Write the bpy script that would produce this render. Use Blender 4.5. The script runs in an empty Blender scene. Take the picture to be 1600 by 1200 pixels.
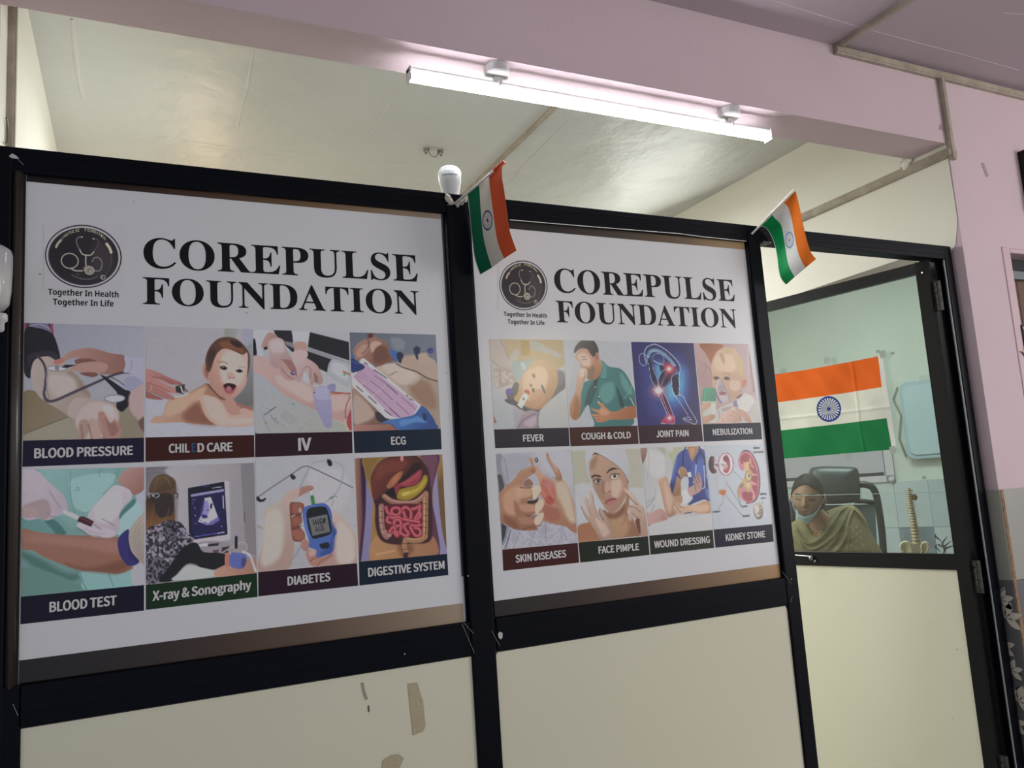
import bpy, bmesh, math, os, random
import numpy as np
from mathutils import Vector, Matrix
random.seed(7)
RNG = np.random.default_rng(7)
SC = bpy.context.scene
COL = SC.collection

# ------------------------------------------------------------------ camera, world, lights, exposure
FPX = 1249.2715
CR = np.array([[0.90325968, -0.42391945, -0.06643989],     # camera right, up, forward in world axes
               [0.00273958, -0.14913695, 0.98881276],
               [0.42908560, 0.89333671, 0.13354803]])
CP = np.array([0.0, -1.9, 1.35])
cam_d = bpy.data.cameras.new('camera'); cam_d.sensor_width = 36.0; cam_d.lens = 36.0 * FPX / 1600.0
cam_d.clip_start = 0.02
cam = bpy.data.objects.new('camera', cam_d); COL.objects.link(cam)
m4 = Matrix.Identity(4)
for i in range(3):
    m4[i][0] = CR[0][i]; m4[i][1] = CR[1][i]; m4[i][2] = -CR[2][i]; m4[i][3] = CP[i]
cam.matrix_world = m4
SC.camera = cam

wd = bpy.data.worlds.new('corridor_daylight'); SC.world = wd; wd.use_nodes = True
wd.node_tree.nodes['Background'].inputs[0].default_value = (0.82, 0.87, 1.0, 1)
wd.node_tree.nodes['Background'].inputs[1].default_value = 0.57

def area(name, loc, target, sx, sy, energy, col, shape='RECTANGLE'):
    d = bpy.data.lights.new(name, 'AREA'); d.shape = shape; d.size = sx; d.size_y = sy; d.energy = energy; d.color = col
    o = bpy.data.objects.new(name, d); COL.objects.link(o); o.location = loc
    o.rotation_euler = (Vector(target) - Vector(loc)).to_track_quat('-Z', 'Y').to_euler()
    return o
def point(name, loc, energy, col, r=0.05):
    d = bpy.data.lights.new(name, 'POINT'); d.energy = energy; d.color = col; d.shadow_soft_size = r
    o = bpy.data.objects.new(name, d); COL.objects.link(o); o.location = loc
    return o
area('corridor_right_fill', (5.2, -3.0, 1.9), (2.4, -0.2, 1.6), 1.6, 2.0, 66, (1.0, 0.93, 0.90))  # area light from the corridor's right end, no opening built there
point('corridor_lamp', (2.42, -2.75, 2.12), 24.0, (1.0, 0.93, 0.62), 0.04)
area('room_tube_right', (2.70, 1.45, 2.50), (1.6, 1.2, 2.4), 0.9, 0.05, 5.5, (0.97, 1.0, 0.93))
area('room_ceiling_fill', (1.25, 1.9, 2.72), (1.25, 1.9, 0.0), 1.6, 0.8, 74, (0.97, 1.0, 0.97))  # broad fill added for the whole cabin, not a fixture
point('room_warm_bulb', (0.35, 2.3, 2.30), 6, (1.0, 0.66, 0.36), 0.05)
area('left_wall_fill', (1.0, 1.1, 1.85), (-0.3, 1.0, 2.35), 0.5, 0.1, 2.6, (0.98, 1.0, 0.96)).data.spread = math.radians(75)  # added to brighten the cabin's left wall, no such lamp known
area('reflection_fill', (3.5, 1.1, 2.75), (3.8, 1.6, 0.9), 0.8, 0.6, 28, (0.88, 1.0, 0.98))  # added light for the solid-built reflection behind the door glass
TUBE_STRENGTH = 44.0
SC.view_settings.view_transform = 'Standard'; SC.view_settings.look = 'None'
SC.view_settings.gamma = 1.0; SC.view_settings.exposure = 0.0
SC.view_settings.use_curve_mapping = False

# ------------------------------------------------------------------ helpers
def ray(px, py):
    return np.array([(px - 800.0) / FPX, (600.0 - py) / FPX, 1.0]) @ CR
def onY(px, py, Y):
    d = ray(px, py); return CP + d * ((Y - CP[1]) / d[1])
def onX(px, py, X):
    d = ray(px, py); return CP + d * ((X - CP[0]) / d[0])
def onZ(px, py, Z):
    d = ray(px, py); return CP + d * ((Z - CP[2]) / d[2])
def onW(px, py, a, b):
    """point where the sight line meets the vertical plane through a and b (floor points)"""
    d = ray(px, py); t = (b[0] - a[0], b[1] - a[1]); n = (t[1], -t[0])
    k = ((a[0] - CP[0]) * n[0] + (a[1] - CP[1]) * n[1]) / (d[0] * n[0] + d[1] * n[1])
    return CP + d * k
def lin(v):
    v = np.asarray(v, float)
    return np.where(v <= 0.04045, v / 12.92, ((v + 0.055) / 1.055) ** 2.4)
def hexc(h):
    return lin([int(h[i:i + 2], 16) / 255 for i in (0, 2, 4)])
def C4(h, g=1.0):
    c = np.minimum(hexc(h) * g, 0.92); return (float(c[0]), float(c[1]), float(c[2]), 1.0)

MATS = {}
def mat(name, col, rough=0.5, spec=0.5, metal=0.0, coat=0.0, bump=None, var=None, attr=None, emit=None, trans=0.0):
    """principled material; bump=(scale, strength), var=(scale, amount) mottles the paint"""
    if name in MATS: return MATS[name]
    m = bpy.data.materials.new(name); m.use_nodes = True; nt = m.node_tree; b = nt.nodes['Principled BSDF']
    b.inputs['Base Color'].default_value = col if len(col) == 4 else (*col, 1)
    b.inputs['Roughness'].default_value = rough; b.inputs['Metallic'].default_value = metal
    b.inputs['Specular IOR Level'].default_value = spec; b.inputs['Coat Weight'].default_value = coat
    b.inputs['Transmission Weight'].default_value = trans
    if attr:
        a = nt.nodes.new('ShaderNodeVertexColor'); a.layer_name = attr
        nt.links.new(a.outputs['Color'], b.inputs['Base Color'])
    if var or bump:
        tc = nt.nodes.new('ShaderNodeTexCoord')
    if var:
        n = nt.nodes.new('ShaderNodeTexNoise'); n.inputs['Scale'].default_value = var[0]; n.inputs['Detail'].default_value = 5
        nt.links.new(tc.outputs['Object'], n.inputs['Vector'])
        r = nt.nodes.new('ShaderNodeMapRange'); r.inputs[3].default_value = 1 - var[1]; r.inputs[4].default_value = 1 + var[1]
        r.inputs[1].default_value = 0.3; r.inputs[2].default_value = 0.7
        nt.links.new(n.outputs['Fac'], r.inputs[0])
        mx = nt.nodes.new('ShaderNodeMix'); mx.data_type = 'RGBA'; mx.blend_type = 'MULTIPLY'; mx.inputs[0].default_value = 1
        mx.inputs[6].default_value = col if len(col) == 4 else (*col, 1)
        nt.links.new(r.outputs[0], mx.inputs[7])
        if attr: nt.links.new(a.outputs['Color'], mx.inputs[6])
        nt.links.new(mx.outputs[2], b.inputs['Base Color'])
    if bump:
        n2 = nt.nodes.new('ShaderNodeTexNoise'); n2.inputs['Scale'].default_value = bump[0]; n2.inputs['Detail'].default_value = 6
        nt.links.new(tc.outputs['Object'], n2.inputs['Vector'])
        bp = nt.nodes.new('ShaderNodeBump'); bp.inputs['Strength'].default_value = bump[1]; bp.inputs['Distance'].default_value = 0.01
        nt.links.new(n2.outputs['Fac'], bp.inputs['Height']); nt.links.new(bp.outputs[0], b.inputs['Normal'])
    if emit:
        b.inputs['Emission Color'].default_value = (*emit[0], 1); b.inputs['Emission Strength'].default_value = emit[1]
    MATS[name] = m; return m

class MB:
    """collects shapes into one mesh"""
    def __init__(s): s.v = []; s.f = []; s.c = []
    def add(s, vs, fs, col=None):
        o = len(s.v); s.v += [tuple(map(float, p)) for p in vs]; s.f += [tuple(i + o for i in f) for f in fs]
        if col is not None: s.c += [tuple(col)] * len(vs)
        return s
    def box(s, x0, x1, y0, y1, z0, z1, b=0.0):
        if b <= 0:
            return s.add([(x, y, z) for z in (z0, z1) for y in (y0, y1) for x in (x0, x1)],
                         [(0, 2, 3, 1), (4, 5, 7, 6), (0, 1, 5, 4), (2, 6, 7, 3), (0, 4, 6, 2), (1, 3, 7, 5)])
        bm = bmesh.new(); bmesh.ops.create_cube(bm, size=1)
        for v in bm.verts:
            v.co = Vector(((x0 + x1) / 2 + v.co.x * (x1 - x0), (y0 + y1) / 2 + v.co.y * (y1 - y0), (z0 + z1) / 2 + v.co.z * (z1 - z0)))
        bmesh.ops.bevel(bm, geom=bm.edges[:], offset=b, segments=2, profile=0.5, affect='EDGES')
        bm.verts.index_update()
        s.add([v.co[:] for v in bm.verts], [[v.index for v in f.verts] for f in bm.faces]); bm.free(); return s
    def quad(s, a, b, c, d): return s.add([a, b, c, d], [(0, 1, 2, 3)])
    def prism(s, pts, off):
        """polygon of 3-D points, extruded by vector off"""
        n = len(pts); q = [tuple(np.add(p, off)) for p in pts]
        return s.add(list(pts) + q, [tuple(range(n)), tuple(range(2 * n - 1, n - 1, -1))] + [(i, i + n, (i + 1) % n + n, (i + 1) % n) for i in range(n)])
    def tube(s, pts, r, n=8, caps=True):
        pts = [np.array(p, float) for p in pts]; rs = r if hasattr(r, '__len__') else [r] * len(pts)
        vs = []; fs = []; up = np.array([0.13, 0.27, 0.95]); pu = None
        for i, p in enumerate(pts):
            t = pts[min(i + 1, len(pts) - 1)] - pts[max(i - 1, 0)]; t = t / (np.linalg.norm(t) + 1e-12)
            if pu is None:
                a = np.cross(t, up if abs(t @ up) < .95 else np.array([1., 0, 0]))
            else: a = pu - t * (pu @ t)
            a = a / (np.linalg.norm(a) + 1e-12); pu = a; c = np.cross(t, a)
            for k in range(n):
                w = 2 * math.pi * k / n; vs.append(p + rs[i] * (math.cos(w) * a + math.sin(w) * c))
        for i in range(len(pts) - 1):
            for k in range(n): fs.append((i * n + k, i * n + (k + 1) % n, (i + 1) * n + (k + 1) % n, (i + 1) * n + k))
        if caps: fs += [tuple(range(n - 1, -1, -1)), tuple(range((len(pts) - 1) * n, len(pts) * n))]
        return s.add(vs, fs)
    def lathe(s, c, prof, n=24, ax=2):
        """profile [(radius, height)] turned about the z axis through c"""
        vs = []; fs = []
        for r, h in prof:
            for k in range(n):
                w = 2 * math.pi * k / n; p = [r * math.cos(w), r * math.sin(w), h]
                if ax == 1: p = [p[0], p[2], p[1]]
                if ax == 0: p = [p[2], p[0], p[1]]
                vs.append(np.add(c, p))
        for i in range(len(prof) - 1):
            for k in range(n): fs.append((i * n + k, i * n + (k + 1) % n, (i + 1) * n + (k + 1) % n, (i + 1) * n + k))
        fs += [tuple(range(n - 1, -1, -1)), tuple(range((len(prof) - 1) * n, len(prof) * n))]
        return s.add(vs, fs)
    def ell(s, c, r, n=16, m=10, rot=None):
        vs = []; fs = []
        for i in range(m + 1):
            t = math.pi * i / m
            for k in range(n):
                w = 2 * math.pi * k / n; p = np.array([r[0] * math.sin(t) * math.cos(w), r[1] * math.sin(t) * math.sin(w), r[2] * math.cos(t)])
                if rot is not None: p = rot @ p
                vs.append(np.add(c, p))
        for i in range(m):
            for k in range(n): fs.append((i * n + k, (i + 1) * n + k, (i + 1) * n + (k + 1) % n, i * n + (k + 1) % n))
        return s.add(vs, fs)
    def build(s, name, m, parent=None, smooth=False, col=None, **props):
        me = bpy.data.meshes.new(name); me.from_pydata(s.v, [], s.f)
        bm = bmesh.new(); bm.from_mesh(me); bmesh.ops.recalc_face_normals(bm, faces=bm.faces); bm.to_mesh(me); bm.free()
        if s.c:
            ca = me.color_attributes.new('Col', 'FLOAT_COLOR', 'POINT')
            ca.data.foreach_set('color', np.array(s.c, np.float32).ravel())
        me.materials.append(m)
        if smooth: me.polygons.foreach_set('use_smooth', [True] * len(me.polygons))
        return link(name, me, parent, **props)
def link(name, me, parent=None, **props):
    o = bpy.data.objects.new(name, me); COL.objects.link(o)
    if parent: o.parent = parent
    for k, v in props.items(): o[k] = v
    return o
def thing(name, label, category, loc=(0, 0, 0), group=None, kind=None):
    o = bpy.data.objects.new(name, None); COL.objects.link(o); o.location = loc; o.empty_display_size = 0.05
    o['label'] = label; o['category'] = category
    if group: o['group'] = group
    if kind: o['kind'] = kind
    if any(loc): o.matrix_parent_inverse = Matrix.Identity(4)
    return o
def struct(o, label=None):
    o['kind'] = 'structure'
    if label: o['label'] = label
    return o
def seat(o, parent):
    """parent a part whose mesh is in world coordinates under an empty that is not at the origin"""
    o.parent = parent; o.matrix_parent_inverse = Matrix.Translation(-Vector(parent.location)); return o

# ------------------------------------------------------------------ materials
M_PINK = mat('pink_wall_paint', C4('ccb8bf'), 0.62, 0.35, bump=(60, 0.12), var=(2.5, 0.03))
M_CREAM = mat('cream_wall_paint', C4('e8e6da'), 0.55, 0.4, bump=(12, 0.15), var=(1.6, 0.03))
M_CEILIN = mat('inner_ceiling_paint', C4('c4c5c2'), 0.42, 0.5, bump=(7, 1.0), var=(2.0, 0.05))
M_CEIL = mat('corridor_ceiling_paint', C4('b7aab1'), 0.6, 0.35, bump=(9, 0.25), var=(1.2, 0.03))
M_BLACK = mat('black_powder_coat', (0.004, 0.005, 0.009, 1), 0.38, 0.09, bump=(240, 0.05))
M_BLACK2 = mat('black_frame_satin', (0.007, 0.007, 0.009, 1), 0.36, 0.25)
M_BEAD = mat('dark_bronze_bead', (0.045, 0.038, 0.032, 1), 0.25, 0.6)
M_LAM = mat('cream_laminate', C4('e3e1c9'), 0.22, 0.45, var=(1.5, 0.015))
M_HINGE = mat('worn_hinge', (0.09, 0.085, 0.08, 1), 0.45, 0.5, metal=.8, var=(80, .4))
M_METAL = mat('brushed_steel', (0.35, 0.34, 0.32, 1), 0.35, 0.5, metal=1.0)
M_WHITEP = mat('white_plastic', (0.62, 0.60, 0.60, 1), 0.35, 0.5)
M_CASE = mat('cable_casing_paint', C4('a3998a'), 0.45, 0.4, bump=(45, 0.5), var=(14, 0.2))
M_PRINT = mat('printed_vinyl', (1, 1, 1, 1), 0.23, 0.42, attr='Col')
M_VINYL = mat('white_vinyl', (0.77, 0.785, 0.81, 1), 0.23, 0.45, bump=(18, 0.03))
M_INK = mat('black_ink', (0.008, 0.008, 0.010, 1), 0.35, 0.2)
M_WTXT = mat('white_ink', (0.72, 0.70, 0.70, 1), 0.32, 0.4)

# ------------------------------------------------------------------ the setting
XL, XR, ZC, ZS, YF, YB = -0.27, 2.77, 2.828, 2.535, -0.045, 0.108
FAR = 4.3
o = MB().box(-3.5, 7.0, -3.6, 5.0, -0.1, 0.0).build('floor', mat('floor_tile_stone', C4('8f8a82'), 0.3, 0.5, var=(3, 0.06))); struct(o)
o = MB().box(-3.5, 7.0, -3.6, YF + 0.001, ZC, ZC + 0.12).build('ceiling', M_CEIL); struct(o, 'greyish pink corridor ceiling')
o = MB().box(XL - 0.15, 7.0, YB, 5.0, ZC, ZC + 0.12).build('ceiling', M_CEILIN); struct(o, 'rough cream ceiling of the cabin')
inner_ceiling = o
# front wall: beam over the opening, pier at the right with a recessed opening, stub at the left
beam = MB().box(XL - 0.02, XR, YF, YB, ZS, ZC + 0.12).build('wall_front', M_PINK); struct(beam, 'pink beam above the partition')
WX0, WX1, WZ1, WZ0 = 2.995, 3.75, 2.150, 0.9
pw = MB()
pw.box(XR, WX0, YF, 0.15, 0, ZC + 0.12); pw.box(WX0, WX1, YF, 0.15, WZ1, ZC + 0.12); pw.box(WX0, WX1, YF, 0.15, 0, WZ0)
pw.box(WX1, 7.0, YF, 0.15, 0, ZC + 0.12)
pier = pw.build('wall_front', M_PINK); struct(pier, 'pink wall right of the door')
o = MB().box(-3.5, XL, YF, YB, 0, ZC + 0.12).build('wall_front', M_PINK); struct(o, 'pink wall left of the partition')
# cream face on the reveal above the frame (paint of the cabin wraps onto the pier)
o = MB().add([(XR - .0015, YF + .006, ZS), (XR - .0015, 0.15, ZS), (XR - .0015, 0.15, 2.11), (XR - .0015, 0.02, 2.11), (XR - .0015, -0.02, 2.15), (XR - .0015, YF + .004, 2.24)],
             [(0, 1, 2, 3, 4, 5)]).build('trim_1', M_CREAM); struct(o, 'cream paint on the reveal')
o = MB().box(XL - 0.15, XL, YB, FAR + 0.1, 0, ZC).build('wall_left', M_CREAM); struct(o)
o = MB().box(XL - 0.15, 7.0, FAR, FAR + 0.1, 0, ZC).build('wall_back', M_CREAM); struct(o)
o = MB().box(XR, XR + 0.12, 0.15, FAR, 2.165, ZC).build('wall_right', M_CREAM); struct(o, 'cream header wall on the right side')  # left open below so the solid-built reflection shows through the door glass
WA, WB = (5.36, 1.085), (3.74, 4.32)  # left wall as mirrored in the door glass, built here as solid wall
WD = np.array([WB[0] - WA[0], WB[1] - WA[1]]); WD = WD / np.linalg.norm(WD); WN = np.array([-WD[1], WD[0]])   # towards the camera
if WN @ (CP[:2] - np.array(WA)) < 0: WN = -WN
def wpt(u, z, out=0.0, base=WA): return (base[0] + WD[0] * u + WN[0] * out, base[1] + WD[1] * u + WN[1] * out, z)
def wbox(mb, u0, u1, z0, z1, d0, d1):
    return mb.prism([wpt(u0, z0, d0), wpt(u1, z0, d0), wpt(u1, z1, d0), wpt(u0, z1, d0)], (WN[0] * (d1 - d0), WN[1] * (d1 - d0), 0))
def wu(px, py):
    p = onW(px, py, WA, WB); return float((p[:2] - np.array(WA)) @ WD), float(p[2])
mb = wbox(MB(), -0.9, 3.62, 0, ZC, -0.10, 0.0)
o = mb.build('wall_side', mat('mirrored_wall_paint', C4('cfd6cc'), 0.6, 0.3, bump=(10, 0.2), var=(2.2, 0.05))); struct(o, 'pale tile dado wall, reflected image of the left wall')
wall_side = o
# tiles of the dado, each its own piece
TILE = [mat('tile_pale_%d' % i, C4(c), 0.22, 0.5, var=(5, 0.05)) for i, c in enumerate(('b9c4c8', 'b3bfc4', 'bdc7c9'))]
TILEG = mat('tile_slate', C4('7d8890'), 0.25, 0.5, var=(14, 0.15))
u = -0.4; k = 0
while u < 3.0:
    for r, (z0, z1) in enumerate(((0.925, 1.243), (0.605, 0.922), (0.285, 0.602))):
        m = TILE[(k * 2 + r) % 3]
        if r == 1 and k % 2 == 0: m = TILEG
        wbox(MB(), u, u + 0.217, z0, z1, 0.0, 0.007).build('tile', m, wall_side)
    u += 0.22; k += 1
# tiles on the pier: reveal face and front face
zt = [(0.93, 1.243), (0.615, 0.927), (0.30, 0.612)]
TB = mat('tile_grey_beige', C4('97978f'), 0.3, 0.5, var=(5, 0.04)); TG = mat('tile_grey_band', C4('605f63'), 0.3, 0.5, var=(8, 0.06)); TB2 = mat('tile_taupe', C4('6f6c68'), 0.3, 0.5, var=(7, 0.05))
for i, (z0, z1) in enumerate(zt):
    for y0, y1 in ((YF - 0.008, 0.0), (0.003, 0.15)):
        MB().box(XR - 0.008, XR - 0.0005, y0, y1 - 0.002, z0, z1).build('tile', [TB, TG, TG][i], pier)
fx = [XR - 0.004, XR + 0.235, 3.25, 3.5, 3.75]
for a, b in zip(fx, fx[1:]):
    MB().box(a, b - .003, YF - 0.008, YF - .0005, 0.93, 1.243).build('tile', TB, pier)
    MB().box(a, b - .003, YF - 0.008, YF - .0005, 0.785, 0.927).build('tile', TG, pier)
    MB().box(a, b - .003, YF - 0.008, YF - .0005, 0.47, 0.782).build('tile', TB2, pier)
# brown edge strip down the tiled corner
MB().box(XR - 0.004, XR + 0.010, YF - 0.0105, YF - 0.004, 0.3, 1.243).build('edge_strip', mat('rusty_edge', C4('8c6f57'), 0.7, 0.2, var=(60, 0.3)), pier)
# flowers printed on the grey tiles of the reveal
def petal(mb, c, a, l, w):
    c = np.array(c); d = np.array([0, math.cos(a), math.sin(a)]); n = np.array([0, -math.sin(a), math.cos(a)])
    pts = [c + d * l * t + n * w * math.sin(math.pi * t) for t in (0, .25, .5, .75, 1)] + [c + d * l * t - n * w * math.sin(math.pi * t) for t in (.75, .5, .25)]
    mb.prism(pts, (-0.0008, 0, 0))
mb = MB()
for (y, z, s) in ((0.0, 0.86, .05), (-0.01, .80, .06), (0.02, 0.70, .05), (0.0, 0.62, .045), (-0.01, 0.52, .06), (0.02, .44, .05)):
    for a in (0.4, 1.2, 2.0, 2.9, 3.8): petal(mb, (XR - 0.0085, y, z), a, s, s * .22)
mb.build('tile_flower', mat('tile_petal_print', C4('c9c4b6'), 0.3), pier)
mb = MB()
for (y, z, s) in ((-0.02, 0.90, .07), (0.01, .74, .08), (-0.02, 0.57, .07), (0.0, 0.47, .07)):
    pts = [(XR - 0.009, y + s * .7 * math.sin(t), z - s * t * .6) for t in np.linspace(0, 2.6, 9)]
    mb.tube(pts, 0.0016, 5)
mb.build('tile_stem', mat('tile_stem_print', C4('2e2c2d'), 0.3), pier)

# right-hand opening in the pink wall, with shutter and sign
win = MB()
win.box(WX0 - .002, WX0 + .045, YF - .004, 0.12, WZ0, WZ1 + .002, .004).box(WX0 + .0445, WX1, YF - .0035, 0.12, WZ1 - .02, WZ1 + .0, .004)
win = win.build('window_1', mat('pink_gloss_trim', C4('cbb1b8'), 0.4, 0.4, bump=(25, 0.3))); struct(win, 'recessed opening in pink wall at the right edge')
MB().box(WX0 + .045, WX1, -.005, .03, 2.075, 2.122, .003).build('window_frame', M_BLACK2, win, label='black top rail')
MB().box(WX0 + .045, WX1, -.012, .03, 2.040, 2.073, .002).build('window_rail', mat('grey_rail', C4('6f767b'), 0.35), win, label='grey rail')
MB().box(WX0 + .045, WX0 + .060, -.010, .03, 0.9, 2.038, .002).build('window_frame', M_BLACK2, win, label='black side rail')
wood = mat('brown_wood', C4('5d3a22'), 0.35, 0.4, var=(22, 0.25))
for k in range(8):
    x0 = WX0 + .060 + k * .085
    MB().box(x0, min(x0 + .083, WX1), .006, .02, 0.9, 2.040, .002).build('plank', wood, win)
sg = MB().box(3.032, 3.6, -.055, -.046, 1.60, 1.847, .002).build('sign', mat('sign_black', (.012, .012, .014, 1), 0.3))
sg['label'] = 'black sign board with a gold letter at the right edge'; sg['category'] = 'sign'
MB().box(3.032, 3.6, -.0562, -.055, 1.828, 1.838).build('sign_line', mat('sign_grey', C4('8f9294'), .4), sg)
bd = thing('notice_board', 'black framed board hanging high on pink wall at the right edge', 'board', (3.4, YF - .015, 2.3))
seat(MB().box(3.185, 3.75, YF - .03, YF, 2.02 + .28, 2.555, .004).build('board_frame', M_BLACK2), bd)
seat(MB().box(3.205, 3.73, YF - .032, YF - .030, 2.32, 2.535).build('board_face', mat('board_face_dark', (.02, .022, .025, 1), .25)), bd)

# plaster ridges and cracks on the two ceilings
def ridge(name, pts, z, w, m, parent, h=.004):
    P = [onZ(x, y, z) for x, y in pts]; mb = MB(); N = len(P)
    vs = []; fs = []
    for i, p in enumerate(P):
        t = P[min(i + 1, N - 1)] - P[max(i - 1, 0)]; t = t / np.linalg.norm(t); n_ = np.array([-t[1], t[0], 0]); k = w * (.6 + .5 * ((i * 7) % 5) / 5)
        vs += [p + n_ * k, p + n_ * k * .4 + [0, 0, -h], p - n_ * k * .4 + [0, 0, -h], p - n_ * k]
    for i in range(N - 1):
        for k in range(3): fs.append((i * 4 + k, i * 4 + k + 1, i * 4 + 5 + k, i * 4 + 4 + k))
    mb.add(vs, fs); return mb.build(name, m, parent, smooth=True)
for pts, w_ in (([(112, 30), (115, 60), (118, 90), (122, 120), (129, 152)], .009), ([(396, 80), (391, 110), (386, 138), (377, 170), (371, 198)], .008), ([(634, 126), (620, 150), (603, 172), (590, 196), (578, 216)], .008),
                ([(140, 208), (200, 213), (260, 218), (345, 230), (440, 238), (540, 250), (636, 258)], .030), ([(888, 190), (862, 214), (838, 240), (815, 262), (800, 284)], .007)):
    ridge('plaster_ridge', pts, ZC, w_, M_CEILIN, inner_ceiling, .0022)
M_CRK = mat('pale_crack', C4('cfc6cb'), .6)
o = ridge('ceiling_crack', [(1208, 1), (1250, 14), (1300, 30), (1360, 47), (1430, 66), (1500, 84), (1592, 110)], ZC, .0022, M_CRK, None, .0008); o['label'] = 'thin pale crack line across the corridor ceiling'; o['category'] = 'crack'
o = ridge('ceiling_crack', [(1566, 19), (1575, 21), (1588, 22), (1600, 22)], ZC, .0018, M_CRK, None, .0008); o['label'] = 'short white scratch on corridor ceiling at the top right corner'; o['category'] = 'crack'
# ------------------------------------------------------------------ partition of black aluminium
YR = -0.006
part = thing('partition', 'black aluminium partition with two poster panes and cream lower panels', 'partition', (1.2, 0.02, 0))
def P_(o): return seat(o, part)
def rail(x0, x1, z0, z1, name='top_rail', lip=0.006):
    mb = MB().box(x0, x1, YR, 0.045, z0, z1, .0022)
    P_(mb.build(name, M_BLACK, None))
    g = MB().box(x0 + .004, x1 - .004, YR - .0012, YR + .002, z0 + (z1 - z0) * .30, z0 + (z1 - z0) * .34, .0004)
    g.box(x0 + .004, x1 - .004, YR - .0012, YR + .002, z0 + (z1 - z0) * .70, z0 + (z1 - z0) * .74, .0004)
    P_(g.build('rail_rib', M_BLACK, None))
rail(-0.27, 0.752, 2.092, 2.147); rail(0.815, 1.779, 2.092, 2.147); rail(1.829, 2.757, 2.096, 2.147)
rail(-0.203, 0.750, 0.960, 1.039, 'middle_rail'); rail(0.822, 1.779, 0.960, 1.039, 'middle_rail')
def post(x0, x1, top=2.147, b=.004):
    P_(MB().box(x0, x1, YR - .001, 0.045, 0, top, b).build('post', M_BLACK))
post(-0.27, -0.228); post(0.752, 0.817); post(1.779, 1.829); post(2.716, 2.757)
# inner half of the door jamb, set back, and its stop strips
P_(MB().box(2.698, 2.716, 0.024, 0.050, 0, 2.094, .002).build('door_jamb', M_BLACK2))
P_(MB().box(2.7115, 2.7165, -0.004, 0.001, 0, 2.094, .001).build('jamb_stop', mat('grey_strip', C4('96989a'), .35)))
P_(MB().box(1.829, 1.842, 0.015, 0.045, 0, 2.035, .001).build('post_strip', mat('brown_grey_strip', C4('4a463f'), .4)))
# rounded beads beside the panes
def vbead(x, r, z0, z1, m):
    P_(MB().tube([(x, 0.004, z0), (x, 0.004, z1)], r, 14).build('glazing_bead', m, smooth=True))
vbead(-0.2175, .0105, 1.035, 2.094, M_BEAD)
vbead(0.7515, .006, 1.039, 2.092, M_BLACK); vbead(0.8175, .006, 1.039, 2.092, M_BLACK); vbead(1.779, .005, 1.039, 2.092, M_BLACK)
P_(MB().box(-0.208, -0.2045, 0.002, 0.012, 1.0, 2.092).build('glazing_gasket', M_BLACK2))
def hbead(x0, x1, z):
    P_(MB().tube([(x0, 0.002, z), (x1, 0.002, z)], .0042, 12).build('glazing_bead', M_BLACK, smooth=True))
hbead(-.2, .75, 1.0365); hbead(.822, 1.779, 1.0365); hbead(-.2, .75, 2.0955); hbead(.822, 1.779, 2.0955)
P_(MB().box(-.229, -.198, YR, .02, 0, 1.039).build('corner_post', M_BLACK))
# mitre marks: short pale scratches where the rails meet
def scr(a, b, w=.0009):
    a = onY(*a, YR - .0016); b = onY(*b, YR - .0016); return MB().tube([a, b], w, 5)
M_SCR = mat('bare_metal_mark', C4('8d8d92'), .4)
mb = MB()
for a, b in (((722, 970), (740, 990)), ((741, 1020), (722, 975)), ((768, 985), (781, 1009)), ((1222, 893), (1237, 912)), ((1238, 932), (1235, 941)), ((20, 1100), (28, 1118)), ((37, 258), (26, 247))):
    pa = onY(*a, YR - .0016); pb = onY(*b, YR - .0016); mb.tube([pa, pb], .0006, 5)
P_(mb.build('mitre_mark', M_SCR))
# bright sealant line under the right rail
P_(MB().tube([onY(796, 343.5, YR - .001), onY(920, 354, YR - .001), onY(1060, 365, YR - .001), onY(1098, 370, YR - .001), onY(1166, 377, YR - .001)], .0011, 6).build('sealant_line', mat('white_sealant', C4('d8d8d4'), .4)))
# screw heads
for px, py in ((700, 320), (632, 1022), (731, 900), (1236, 905)):
    p = onY(px, py, YR - .002)
    P_(MB().lathe(p, [(.0022, 0), (.0022, -.001), (.0012, -.0015)], 10, ax=1).build('screw', M_METAL))
# lower laminate panels with softened corners
def rpanel(x0, x1, z0, z1, y, r=.018):
    pts = [(x0, y, z0), (x1, y, z0)]
    for k in range(6): a = math.pi / 2 * k / 5; pts.append((x1 - r + r * math.cos(a), y, z1 - r + r * math.sin(a)))
    for k in range(6): a = math.pi / 2 * k / 5; pts.append((x0 + r - r * math.sin(a), y, z1 - r + r * math.cos(a)))
    return MB().prism(pts, (0, .008, 0))
P_(rpanel(-.200, .752, .05, .9605, 0.0, .006).build('lower_panel', M_LAM)); P_(rpanel(.817, 1.779, .05, .9605, 0.0).build('lower_panel', M_LAM))
P_(MB().box(-.205, .75, -.002, .006, .957, .962).build('panel_gasket', M_BLACK2)); P_(MB().box(.817, 1.779, -.002, .006, .957, .962).build('panel_gasket', M_BLACK2))
rail(-0.228, 0.752, 0.0, 0.07, 'bottom_rail'); rail(0.817, 1.779, 0.0, 0.07, 'bottom_rail')
# panes behind the posters
gl_dark = mat('pane_backing', (0.10, 0.085, 0.07, 1), .2)
P_(MB().box(-.21, .752, .012, .016, 1.035, 2.094).build('pane', gl_dark)); P_(MB().box(.817, 1.779, .012, .016, 1.035, 2.094).build('pane', gl_dark))

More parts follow.
